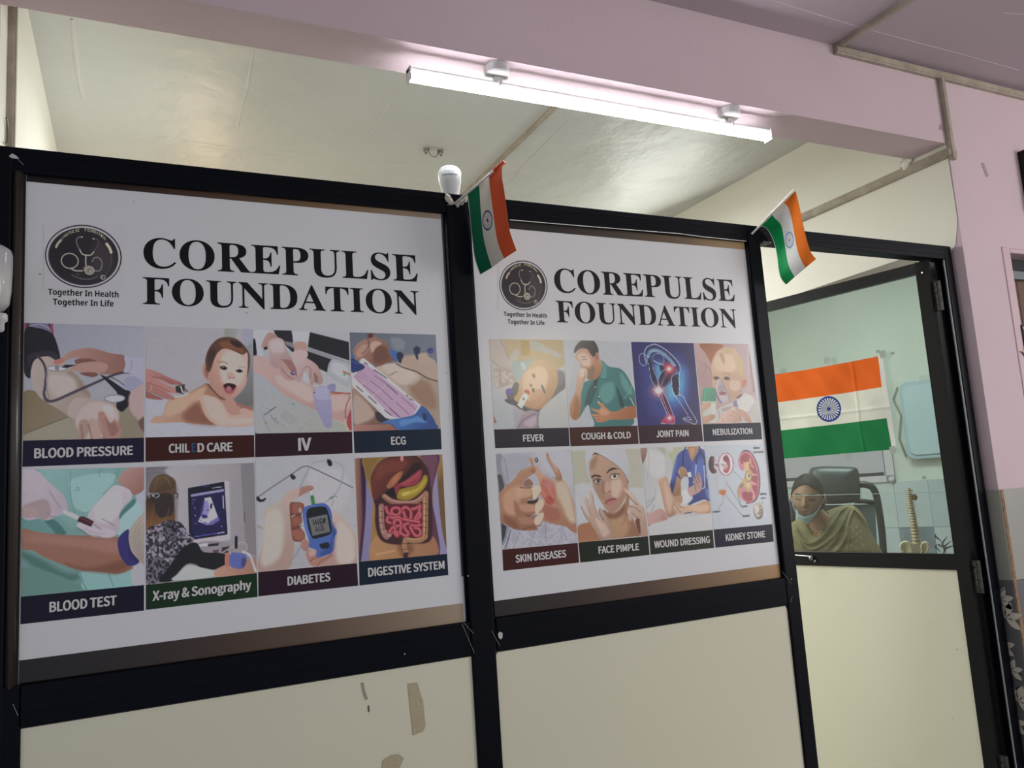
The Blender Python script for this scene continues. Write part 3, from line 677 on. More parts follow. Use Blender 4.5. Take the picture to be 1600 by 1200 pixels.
ART = {}
ART['bp'] = '''B 9093a1>a0a4b0 150 0 900 700
G 8b8f9c>a9acb8 10 0 0 0 800 60 480 900 700 1250 640 1250 1200 900 900
P 9fa0a8 40 60 480 420 420 900 560 860 900 60 760
G 7e6d4c>8a7c66 5 60 700 500 1000 60 735 190 700 300 800 560 960 600 1160 60 1160
A 97907c 8 60 1110 480 945 700 1040 1250 1160 1250 1250 60 1250
L 4c4130*.8 5 5 70 1100 300 1010 480 940
A 8a8068 8 860 820 1250 800 1250 1140 980 1140
G b3a59b>a08f80 4 130 500 640 640 140 440 200 380 300 370 420 400 520 500 600 590 690 720 720 800 960 820 900 1000 600 1000 420 880 240 770 160 640
P 8a7566*.6 20 520 510 620 600 700 740 640 720 560 620 480 540
P b9ada5 40 330 540 520 560 560 680 400 760 310 660
G b5a59c>a59488 8 420 780 900 900 560 760 740 780 880 800 950 880 960 960 760 1000 600 980 480 900
A 2c2735 4 80 58 345 60 350 170 80 160
A 8d3548 4 80 58 108 58 100 140 80 130
A 6d6f8e 5 120 60 300 60 340 170 130 120
L c9c4d2*.6 4 7 130 90 220 70 330 120
A 9c3b52 4 318 60 345 60 355 160 330 150
P 1a161d 5 80 130 200 105 330 150 380 240 415 380 400 420 300 370 180 400 140 500 130 580 70 490
P 2d2730 5 120 350 250 320 360 330 410 400 380 410 280 360 160 395 130 480 110 430
G b48a7b>8f6255 4 360 440 1000 500 360 415 420 390 520 320 700 292 880 340 1020 370 1030 500 900 540 760 520 640 400 520 390 420 440 365 445
P 7a5144 5 560 400 680 390 760 420 720 450 600 450 560 440
P b08678 4 520 480 580 440 740 420 860 450 820 520 620 520 560 510 520 505
P 7c4c42 4 600 525 740 522 770 545 720 565 640 550
P b96f66 8 352 420 400 395 450 400 420 435 370 445
E d0cdd2>6a6870 3 380 485 95 27 2
E 7c7a84 4 385 478 22 26 0
A 1d1a22 3 460 450 570 450 480 480 430 475
L 4b4450 3 22 205 372 255 430 280 520 272 640 262 730 290 790 370 785 520 720 700 640 880 560 1000 525 1100 530 1165 570 1195 620
L 2e2935 3 8 215 380 262 440 286 520 280 640 272 730 300 778 370 775 520 708 700 630 880 552 1000 520 1100 522
L 7c7488 3 7 285 530 290 680 310 770
P a7a7ba 5 1020 370 1100 380 1250 430 1250 900 1160 600 1060 530 1010 520 1025 450
L 82829a 4 6 1080 400 1085 470 1060 520
A 1b1a26 3 780 535 840 560 1060 710 1080 820 1000 840 940 700 
P 9494ac 10 1060 560 1150 580 1200 640 1100 700 1010 660 1020 600
L 25242f 3 7 880 560 960 600 1010 640
P 17161f 5 980 700 1070 700 1090 790 1030 860 990 890 940 840
E b4b6c4>5d6070 3 925 765 100 38 -2
E b6b8c2 3 935 772 78 26 -4
P b59a98 20 1080 700 1250 640 1250 1000 1140 960 1060 850
P 6e4c48 14 1150 980 1250 920 1250 1100 1180 1060
P bba9a4 16 560 960 660 820 820 800 940 860 960 980 900 1100 640 1140 580 1060
P a8867a 14 590 1000 640 960 700 1000 660 1120 620 1150 585 1150
P b59689 12 680 980 740 960 800 1060 780 1150 720 1150
P ab7c70 12 770 900 860 900 960 1000 990 1080 940 1150 840 1150 800 1020
P 8a5e52*.7 14 840 940 900 960 960 1060 900 1120 860 1040
P c9bab6*.8 16 820 830 900 850 920 960 880 990 830 900
L 6f4f44*.6 12 14 680 1010 700 1100 720 1160
L 6f4f44*.6 12 12 610 1020 620 1090 625 1160
L 8a5a50*.6 12 12 770 960 800 1060 830 1140'''
ART['child'] = '''B a7a4ac>aaa7ab 0 0 1100 600
G 8f968a>a8a8aa 30 860 60 1168 60 850 60 980 60 960 200 1000 760 860 760
P 9c9fb0 30 1020 60 1168 60 1168 300 1080 320
A 7c7a66 20 920 780 1168 760 1168 860 940 880
G 6b6c66>8c9094 30 1080 820 1080 300 1060 260 1168 260 1168 800 940 790 1060 600
P afb0bb 10 40 760 180 770 280 780 240 960 120 1010 40 1040
A b0b3bc 6 30 1020 340 1000 700 1030 900 1060 1168 1030 1168 1150 30 1160
G bb9479>9a6b4e 5 240 900 800 1000 110 1010 150 940 220 930 280 780 440 730 600 640 680 610 800 720 900 850 1130 1010 760 1030 560 1020 400 1005
P c9a084 25 300 790 460 740 600 660 660 660 580 800 420 900 280 940 240 920
P 7d4a34*.7 40 560 800 640 900 760 1025 600 1020 470 1000 430 920
P caa18f 12 600 740 720 740 830 800 900 900 1140 900 1150 1030 900 1050 760 1030 650 930
P d2ada0 20 640 750 740 760 840 850 900 960 1100 960 1130 1010 900 1035 780 1010 680 900
P b98a78 5 830 760 930 770 1020 880 1010 920 910 925 850 840
P c79c8c 6 1010 870 1100 860 1130 900 1020 915
L a4635b 4 26 980 820 1050 845 1130 875
P b9897a 5 625 440 650 408 690 430 700 520 690 590 650 560 625 500
P 9a6252 5 645 460 672 445 685 500 672 560 650 520
G d2a898>b37f6c 4 1050 400 700 700 700 600 690 480 740 330 820 260 960 270 1080 290 1090 440 1070 600 1010 700 930 760 850 770 760 730 710 660
P dab5a6 30 850 300 1000 310 1060 420 1040 560 980 640 860 640 800 480
P 5e3b2c 4 665 470 655 360 700 240 780 160 880 140 980 165 1060 240 1105 330 1100 450 1075 560 1085 420 1080 300 1030 320 940 280 850 255 780 300 740 380 720 450 690 500
P 8a5233*.8 18 800 200 900 180 960 230 1030 270 1040 310 940 270 840 250
P 3c2a22*.8 15 680 300 740 260 760 300 720 400 690 450
P 352520 8 900 180 990 190 1030 240 960 240
L 6f4c3c*.8 5 8 780 395 840 392 880 412
L 80604e*.6 5 7 990 440 1050 445
P 4a342c 4 800 445 840 432 880 458 850 475 815 465
E 150f10 3 845 456 18 17 0
P 4a342c 4 962 480 1000 466 1036 488 1010 500 980 498
E 150f10 3 1005 484 17 16 0
E e8dcd8 2 836 450 4 4 0
P c79586*.8 10 880 500 930 510 960 550 930 565 880 560
E 6c3b33 3 902 550 9 6 0
E 6c3b33 3 945 553 7 5 0
P a8555a 4 832 635 840 620 900 605 965 625 965 660 930 710 880 715 845 680
P 2b1210 4 840 630 880 608 960 628 945 665 905 690 860 665
P b5646a 4 865 660 890 635 925 665 905 690 880 685
L 4a2d26*.8 8 14 680 620 740 690 790 740 850 775
G b98078>a15f58 4 50 500 350 700 46 475 90 465 200 510 330 570 410 600 405 625 300 620 200 580 120 560 46 540
P b87c72 4 46 545 150 570 260 620 370 670 385 695 350 712 240 690 100 620 46 590
P ad7066 4 46 600 140 640 260 700 340 755 320 778 200 740 90 690 46 680
P 9a5b54 4 46 690 150 730 230 770 150 775 46 750
L 6a2f2e*.7 4 5 120 545 230 560 330 615
L 6a2f2e*.7 4 5 60 600 200 650 300 700
L 6a2f2e*.7 4 5 50 680 160 720 270 770
L c5b8b0 2 4 100 620 110 660 90 685
A 2e2e2e 4 350 640 440 615 450 665 430 720 360 700
L cfcfca 3 14 405 640 425 700
L bdbdb6 3 16 345 748 420 740 480 715
L 55544e 3 10 380 640 450 622
A 8e6a58 4 440 650 490 695 450 700'''
ART['iv'] = '''B a8abb1>b0b1b2 0 400 600 1100
G a4a8ae>a2a49c 10 100 600 700 1100 30 500 400 700 900 1000 1040 1020 1040 1140 30 1140
A 262428 5 230 70 430 72 440 200 460 320 400 260 300 160
A 7f8088 6 360 180 440 200 460 260 370 220
A 222125 5 610 90 1005 190 1015 380 860 330 590 240
A 242326 5 580 280 830 365 790 500 700 460 640 400 560 340
A 8c8e96 8 590 240 1015 395 1015 420 830 362 590 285
P b7b8c6 6 40 72 230 72 240 100 180 110 130 200 120 250 140 330 60 330 30 200
P 17151a 4 35 170 55 165 68 240 70 330 35 325
G b49084>a27d70 4 130 150 260 200 140 170 190 95 250 110 290 150 260 200 160 240 118 240
A 1a1818 4 140 245 180 235 185 260 150 275
A b9bac9 5 425 75 612 85 590 215 500 180 450 200
P b58f81 4 450 200 520 185 570 200 575 270 470 280
G c0a099>b28d83 5 100 400 800 900 30 340 140 340 260 420 460 560 640 640 700 700 700 880 560 830 420 760 360 740 220 610 120 530 30 480
P c7aaa2 30 300 520 520 600 640 680 620 800 420 700 280 600
P b8938a 5 660 700 820 720 1020 730 1035 1000 930 1000 830 960 700 880
P c5a69d 25 820 730 1000 740 1000 860 840 880
G bda5a4>a5837e 5 200 150 400 500 190 190 280 145 350 180 370 260 420 350 480 480 480 560 420 560 300 460 250 450 200 400 195 300
P c9b7b6*.7 20 230 190 330 180 350 280 260 300 210 260
P a1746c 5 300 380 360 370 430 480 440 560 340 500 310 450
P b5908a 5 250 360 330 380 400 460 470 540 460 575 380 580 320 520 300 450
P 9a6a64 5 360 370 420 380 480 480 490 540 440 500 400 430
L 6a4541*.7 5 6 320 450 370 520 440 565
L 6a4541*.6 5 6 360 380 400 450 440 500
E 4a5a92>2c3a66 3 440 505 20 22 0
E cfd2da 2 445 500 7 7 0
P c0a7a5 5 430 300 500 270 585 290 580 350 520 340 440 370
G c2a9a6>ac8781 5 480 340 720 600 460 360 540 340 640 390 700 450 740 560 735 610 690 620 660 560 650 620 620 625 600 540 580 470 540 540 520 590 490 590 480 500 465 430
P 7f5650*.7 8 650 500 690 540 690 600 660 600 655 550
L 7d544e*.6 6 7 560 450 600 440 620 480 615 560
L 7d544e*.5 6 6 480 590 520 520 560 450
A b6b6bc 8 550 490 600 560 610 610 540 570
P a3a9ae 6 800 420 840 368 920 380 1010 430 1020 640 900 600 820 540 785 530
P b3b9bb 12 850 400 940 420 1000 470 990 580 900 540 830 480
L b0694f 5 18 950 490 1015 520
E 4c9272 5 962 520 12 10 0
G 9a97b8>8b88ae 4 700 640 760 1040 650 690 700 640 780 650 825 760 832 900 828 1050 770 1050 730 980 680 880 650 780
A a5a2c0 5 668 650 780 650 820 770 700 780 660 740
P 8583ab 4 785 640 830 615 870 620 865 690 820 690
L a04a3a 4 14 820 700 900 705 1025 715
L b4604c 4 10 830 720 900 715 1020 708
L 7d4636 4 9 1020 745 985 820 970 900 975 960
P a8434c 6 1025 880 990 960 990 1040 1035 1085 1040 900
L c0b07a 4 18 965 985 975 1030 1000 1085
L 3c3c40 3 8 150 930 265 850
L 6c6c70*.7 3 4 130 850 230 880
L 50505a*.6 4 7 210 930 250 980 290 1020
L 7a7f86*.6 4 8 130 930 160 1000 210 1100
L 6b6e78*.4 3 4 260 960 400 1100
E 8c8a5a 6 165 1010 14 10 0
E 1e1e20 3 265 966 7 5 0
E 1e1e20 3 443 818 8 4 0
L 60626c*.6 3 3 345 900 470 990
L 60626c*.6 3 3 360 885 480 972
L 60626c*.6 3 3 330 915 455 1005
L 60626c*.6 3 3 320 930 440 1020
L 60626c*.6 3 3 310 945 420 1030
L 60626c*.5 3 5 500 1090 540 1060
L 60626c*.4 3 3 560 1010 640 1040
E 30303a 3 652 703 9 8 0
A 3a3f52 4 55 1100 75 1110 62 1115'''
ART['ecg'] = '''B 5c6470>6d7580 0 60 800 400
P 7b838c 30 500 130 640 150 640 250 540 260
G b7a594>9c8a79 8 500 400 900 900 360 440 560 400 680 340 780 320 900 330 1010 420 1020 700 1050 1140 820 1140 80 1140 70 800 90 600
P bfb0a2 30 400 430 560 410 700 470 780 560 700 640 560 620 480 540
P ad9684 30 600 340 780 320 820 400 1000 440 1010 600 820 520 660 460
P 8f6c54*.8 40 780 580 940 640 1000 900 860 880 740 760 700 660
P c4b6a8*.6 25 700 470 820 560 760 640 700 620
G 9c7e6c>7a5a49 12 100 760 380 1000 70 700 200 760 340 900 400 1010 380 1090 90 1110
P b09a8a 30 100 760 240 850 320 980 200 1060 90 1060
P 33333a 10 340 940 500 1000 470 1030 400 1060 340 1020
L 4a3b35 6 12 560 410 640 455 780 500 900 570 1015 605
L 3c3c44*.7 4 7 520 530 540 505 575 505
L 3c3c44*.6 4 8 480 540 520 520
G a37a68>7f5444 8 150 120 460 400 90 340 90 260 130 190 230 130 250 75 290 90 340 120 440 170 500 280 540 370 440 410 360 440 240 400 130 370
P 6b4438*.8 22 300 300 360 210 440 230 480 330 420 390 330 400
P bd9a88 16 270 200 330 160 400 190 340 230 290 290
P b08876 14 120 280 180 210 240 200 250 260 180 330 130 340
L 5d3a30*.7 8 12 235 130 260 180 230 260 180 300
P 5d372d 8 240 100 260 75 300 80 300 120 255 130
P 3a65a8 8 480 270 560 270 590 330 570 380 530 360
P 3a62a6 10 55 290 95 320 90 350 60 345
P 2c2e42 6 560 310 600 280 640 320 620 370 610 405 590 400 575 360
P 34344e 6 748 250 780 218 822 240 815 300 800 360 785 365 760 300
P b39a88 14 800 310 880 290 910 330 880 380 820 370
E 3c3a7c 12 935 268 36 30 0
L 6f6a9a*.8 5 6 900 290 980 260
A c7c2c8 4 180 350 210 355 830 870 780 960 560 1020 480 1020 60 620 62 500
A bfbcc2 5 60 600 490 1020 440 1010 60 640
A b493ae 4 190 400 230 420 800 880 740 980 600 1010 520 1000 90 560 150 470
L 8f7292*.8 3 5 445 625 350 720 260 800
L d8cfd8*.9 3 6 450 632 265 800
L 4d3f58 3 5 320 545 440 625 580 750
L 4d3f58 3 5 270 600 390 690 520 810
L 4d3f58 3 5 190 640 330 750 460 870 600 1000
L 4d3f58 3 5 450 640 570 745
L 4d3f58 3 5 560 840 700 970
L 4d3f58 3 5 620 780 770 915
L 4d3f58 3 5 480 900 590 1000
L 6a5a72*.8 3 4 100 520 190 590
L 6a5a72*.8 3 4 130 500 240 590
L 6a5a72*.8 3 4 160 490 250 560
L 6a5a72*.8 3 4 80 540 170 620
L 2a2430 3 9 310 478 345 500 390 530 450 570
L 2a2430 3 9 120 660 190 720
L 2a2430 3 9 250 770 340 850
L 2a2430 3 9 430 920 500 980
L 2a2430 3 9 210 398 240 420
L 2a2430 3 9 670 755 690 775
L 2a2430 3 9 705 795 745 815
P 26366e 4 60 350 130 385 200 430 210 455 180 480 120 500 65 500
P 3d5190*.7 8 70 370 140 400 160 420 90 410
G 3f6db0>2c4a86 4 560 1000 900 1140 390 1080 480 1030 600 1010 740 980 800 920 840 875 900 920 960 1000 990 1060 990 1140 540 1140 480 1070
P 5b8fca*.7 10 600 1040 740 1010 800 990 900 1060 760 1060 620 1100
P 22355f 6 850 960 890 970 890 1040 860 1030
G a9796a>8f5e50 5 90 1100 540 1140 85 1090 300 1085 480 1075 540 1110 550 1150 85 1160
L 1f3a70 3 6 395 1080 480 1070 530 1100 560 1140'''
ART['test'] = '''B 6f9b97>5f8780 300 0 500 1200
G 79a6a2>6a938c 20 300 120 760 500 180 110 900 95 860 220 740 330 600 500 480 600 300 400
P 87b0ac 12 480 180 800 130 850 200 740 320 620 460 500 420 470 300
P 3f6b66 14 250 520 340 540 430 650 330 650 270 600
P 5a8c86 14 60 500 200 520 330 650 120 620 50 590
P 3e716a 10 880 480 1010 350 1000 430 920 510 880 520
P 90b8b8 10 890 520 1010 400 1080 300 1080 480 960 620 870 660
P 9fa5ae 10 1020 330 1090 270 1100 480 1060 420
P 436d63 40 60 800 240 880 420 980 560 1000 440 1060 200 960 60 860
P 5a8278 20 50 940 300 980 560 1100 600 1150 50 1190
P 78a8a2 6 545 980 700 960 990 930 1000 1090 600 1130 560 1040
L 4d7a72 5 6 790 985 830 1100
L 4d7a72 5 7 548 985 575 1070 605 1130
L 4b7470*.8 4 5 875 95 830 220 740 310
L 4b7470*.8 4 5 710 100 712 160
L 5d8884 5 6 465 120 465 330 500 470
O 4a6c6a 3 525 268 14 14 0 4
P a0a1a8 8 985 935 1060 890 1100 900 1100 1090 1000 1090
G 8d6151>8a5a46 5 100 700 900 900 50 610 200 640 420 660 620 665 900 680 940 700 950 900 1000 940 880 990 760 980 560 960 420 920 240 850 140 790 50 775
P 97695a 40 80 640 300 660 600 690 860 700 880 820 600 780 300 740 80 720
P 6d412f*.8 30 420 900 620 940 900 880 960 930 860 985 700 975 520 950
P b59880 8 960 700 1000 800 1060 880 1000 890 950 800
G a09488>8d8379 5 960 600 1100 900 955 650 1000 560 1090 470 1110 480 1110 890 1060 880 1000 800 960 720
L 7b7168*.5 5 5 1060 540 1010 640 1030 760 1080 850
L 7b7168*.5 5 5 1090 560 1040 640 1055 740 1090 820
P 2b2668 4 870 700 900 650 960 612 960 700 985 800 1050 885 990 925 940 910 890 840 868 760
P 1d1a4e*.7 10 955 620 960 740 1000 830 1050 885 1020 890 960 820
G a78078>8e6358 5 880 150 1050 300 870 190 950 95 1090 85 1095 260 1000 320 920 260
G b3a9b2>a79ba4 5 60 150 350 450 40 110 180 115 260 190 330 250 410 330 440 430 430 460 350 500 270 535 200 520 50 500
P 9a8787 14 60 420 160 370 260 360 300 460 250 530 180 510 60 505
P a88f8a*.7 12 60 430 140 420 200 480 130 510 60 500
L 7c6a70*.7 6 7 290 290 330 360 380 430
L 7c6a70*.7 6 7 260 460 290 500 340 505
G b6adb5>a498a2 5 700 350 850 650 740 330 830 240 920 250 980 290 985 350 920 420 880 500 880 600 850 660 780 685 640 650 600 600 650 540 610 500 650 430
P bdb6be 20 740 340 880 300 900 400 840 520 760 560 680 520 680 430
P b3a8b2 5 515 580 540 555 590 570 640 590 740 600 860 640 800 680 720 680 640 670 580 620 540 600
L 6b585e*.8 5 7 520 600 580 640 640 665 720 672
L 6b585e*.7 5 7 730 520 790 550 840 580
L 8c7c84*.7 5 6 590 600 650 640 760 650
L c9c2c9 3 34 415 465 480 490 540 520
L a7a0aa*.8 3 6 420 490 480 515 530 540
A 3f141c 4 540 505 570 500 665 545 640 590 520 540
L 6d3840*.8 3 8 550 515 650 560
L 8c8088 4 12 670 575 720 610'''
ART['xray'] = '''B 6f6a70>8a8488 40 100 500 300
G a8a3a7>8f8a8e 20 300 400 1000 500 240 110 880 80 1000 80 1040 700 1000 900 500 900 340 700 330 300
A 7e797d 6 885 80 1010 76 1040 900 940 880
L 97929a*.8 4 6 890 90 895 600 800 625
L 5f5a60 4 10 925 520 928 600
L 5b555a*.5 5 8 50 130 240 130
L 5b555a*.5 5 8 50 170 200 160
L 9a959a*.6 4 5 340 130 700 120
L 9a959a*.6 4 5 340 160 700 150
L 9a959a*.6 4 5 340 190 700 180
L 9a959a*.6 4 5 340 220 500 214
A b2acb2 4 425 290 750 235 790 240 800 750 790 765 500 800 440 760
A 121026 4 420 300 745 242 775 715 480 760 430 700
A 1c1948 5 450 380 750 330 760 700 500 740 450 690
A 8f8bb4 4 446 358 742 308 743 330 448 380
A b8b4d8 4 570 390 625 380 700 590 640 625 590 630 510 600 560 500
P 6d6ab0*.7 14 560 430 600 420 610 500 580 560 540 560
P 18144a 4 640 440 630 490 618 470 626 440
P 2c2868 8 540 540 580 540 600 560 560 570
P 4c4898*.8 10 510 570 560 600 620 600 690 560 700 590 640 625 570 620
E 18144a 3 600 498 8 6 0
E e4e2f4 5 600 605 14 9 0
E d0ccec 5 556 597 12 6 0
L c8c4e4 3 7 735 370 738 480
L 6a66a0 3 5 462 400 462 450
E d0ccec 2 482 405 4 4 0
E d0ccec 2 484 478 4 4 0
E d0ccec 2 486 548 4 4 0
E d0ccec 2 488 618 4 4 0
E d0ccec 2 722 642 4 4 0
L d0ccec 2 5 640 300 725 288
L 9c98c8 2 10 690 705 742 695
L 4a46a0 2 10 480 735 680 705
L 403c80 3 6 560 285 608 278
P 8d878e 5 480 800 640 770 800 800 830 880 700 900 540 870
L c6c0c6 4 26 520 815 590 805
A 2a2428 4 600 800 700 790 690 815 600 822
A 38282c 5 725 830 790 820 790 880 720 880
A 5a3c44 5 640 855 700 850 690 880 650 880
L a6a0a0 4 10 720 880 800 835 880 790 930 790 950 830 940 860
L 18161a 3 26 852 740 852 830
P 5b4230 6 75 300 110 220 190 175 270 200 310 240 315 330 300 370 305 560 290 600 180 620 100 680 46 690 46 400 80 360
G 6b5230>3c2a20 10 150 180 240 380 90 280 150 200 230 200 290 240 280 300 180 330 80 340
P 2e221e*.9 12 70 380 160 350 280 360 290 500 240 570 160 560 110 460
G 3f2b1f>7d5128 10 150 420 150 640 46 420 100 420 160 560 290 540 280 600 160 620 100 680 46 690
L 7a5c38*.6 8 10 150 210 130 300 100 360
L 8a6c40*.6 8 9 210 200 250 240 270 290
L 7d5a34*.6 8 9 120 440 100 560 80 660
L 8a6236*.6 8 9 200 590 240 540 250 480
L 8fa0b4 4 7 80 385 70 350 110 355 150 350 165 370 130 390
E aebccc 3 112 370 9 9 0
L 1b1a22 3 8 305 345 328 350 328 380 312 388
T 958b9c>2a2630 5 19 48 700 150 630 240 590 340 600 400 660 470 760 420 800 330 900 240 1040 150 1130 48 1150
T 1c1a20>5a5462 6 18 200 620 280 610 330 680 290 780 220 720
T 221f27>6b6472 6 18 50 950 180 930 260 1000 220 1120 60 1140
P 121114 4 400 820 460 785 510 800 560 870 700 880 760 900 755 980 640 1030 540 1010 480 980 410 980 330 1060 280 1130 160 1130 240 1020 320 900
P aeb2ae 6 290 1125 340 1060 420 990 540 1010 660 1040 660 1090
G b78873>a0725e 5 700 1000 1000 1060 660 1040 780 980 900 990 960 940 1020 940 1030 1060 700 1095
P b07058 4 755 890 800 885 805 985 755 995
P 5560a8 4 800 885 880 880 940 900 940 970 910 1015 850 1020 795 985
P 34386e*.8 8 900 930 940 930 935 980 905 1015
L c3bcbc 4 22 915 870 970 900 1000 970 1025 1040
L 8f8888 3 5 930 880 980 930 1010 1010
L aaa7a0 3 8 780 850 800 890'''
ART['diab'] = '''B acafb5>b2b1b3 200 60 900 900
P b8b8bb 40 560 200 900 200 940 500 700 560
L 5c6068 5 10 85 440 240 330 400 225 500 155 560 145 620 170 800 255 990 350
A 1e2026 4 65 445 90 445 110 465 155 455 140 485 90 490
L 1b1c22 5 18 80 440 70 460 110 480 150 458
P 24262c 6 390 225 420 225 445 255 420 275 400 260
P 14161c 6 745 80 780 85 795 130 770 145 750 120
L 8a9096*.8 6 12 575 155 545 220 515 280 490 340
L 949aa2*.7 8 14 600 120 660 100 720 90
L 949aa2*.7 8 14 800 100 880 130 905 190 880 300 850 380 810 430 790 530
L 8a8f96*.8 5 10 660 540 720 500 800 440
L 5c6068 4 10 770 455 805 435
L 5c6068*.7 4 8 820 430 840 440
L 9aa0aa*.7 6 10 960 700 1020 720
L a09a88 6 24 80 720 140 750
A a5a7ac 10 440 900 500 860 600 960 620 1100 370 1130 400 1000
L 7c7f88*.7 6 10 380 1070 450 990 500 900
G b9ae9f>ab8f82 5 150 500 420 900 135 590 200 520 300 470 340 410 400 370 500 345 580 330 615 345 610 370 560 400 480 440 400 490 380 530 390 640 400 760 430 880 420 980 370 1130 80 1160 95 1000 140 800
P bfb7aa 40 160 600 280 560 330 700 300 1000 120 1100 130 800
P c2a195*.8 22 320 450 460 370 480 400 400 470 350 520
P a7776a 6 490 350 580 330 615 345 605 372 520 410 470 440 480 400
E 5a1c1c 3 588 375 10 7 0
P 84493a 5 385 510 440 490 510 500 525 540 500 600 505 680 480 720 530 790 520 860 440 870 410 830 395 700
P 9c5c49*.9 12 420 510 500 505 500 560 440 600 410 560
P 9a5947*.9 12 420 640 490 640 490 690 440 720 410 700
P a1604c*.9 10 410 770 500 760 520 830 450 850
L 5a2c22 5 9 395 610 450 615 500 590
L 5a2c22 5 9 405 740 450 740 500 715
A c8c8c4 3 400 628 438 608 440 614 400 636
P b09a92 5 470 560 495 545 500 580 480 595
G c1aca1>ad8b7e 5 900 600 900 1080 800 590 830 580 900 640 960 720 1020 820 1035 1070 640 1105 700 1050 800 980 820 860 835 780 800 700
P c5b5aa 40 850 700 960 740 1010 860 1000 1060 840 1060
P 7d5145*.6 20 800 690 830 780 820 880 800 960 780 900
G b27f70>a36c5d 5 500 850 620 1090 495 870 530 838 565 870 570 940 540 965 500 930
P ae7b6c 5 545 980 600 945 645 960 650 1010 700 1020 800 980 790 1020 660 1105 600 1105 560 1050
P c09a8e 8 570 970 610 950 640 970 620 1000 580 1010
L 6d3c32*.8 5 8 580 1060 620 1030 650 1020
L 6d3c32*.6 5 7 650 1100 700 1050 790 1000
L cdd0cc 3 20 592 385 600 440
L 3a8446 3 36 602 440 614 512
P 4361ae 4 510 600 530 540 600 515 700 498 760 530 790 600 800 700 840 770 820 830 805 960 740 1000 660 1025 640 1000 640 950 570 920 570 860 530 740
P 5b7cc6*.7 10 530 600 560 550 640 525 560 600 560 740 580 830 560 820 530 720
P 30468c*.8 10 790 720 830 780 800 860 790 970 700 1005 680 980 770 900 790 800
P 16171a 4 545 600 570 550 640 535 720 535 750 570 780 680 790 760 770 800 700 825 620 840 590 810 560 720
A 6b6c6e 4 565 645 745 605 775 775 605 815
L 141416 3 9 612 668 618 708
L 141416 3 9 636 662 642 704
L 141416 3 7 614 690 640 684
L 141416 3 9 655 660 661 700
L 141416 3 9 695 652 675 656 680 692 700 690 698 672 686 674
L 141416 3 9 712 648 716 688
L 141416 3 9 716 668 724 646 724 688
L 2c2c2e*.9 3 7 634 722 640 744 652 742
L 2c2c2e*.9 3 7 664 716 668 740
L 2c2c2e*.9 3 7 684 714 690 734 706 730 702 710 686 714
L 2c2c2e*.9 3 7 640 756 636 774 660 752 660 770 690 748 690 766 714 742 714 762
P 1b1d2c 4 672 900 700 885 750 875 768 895 765 925 720 940 690 935'''
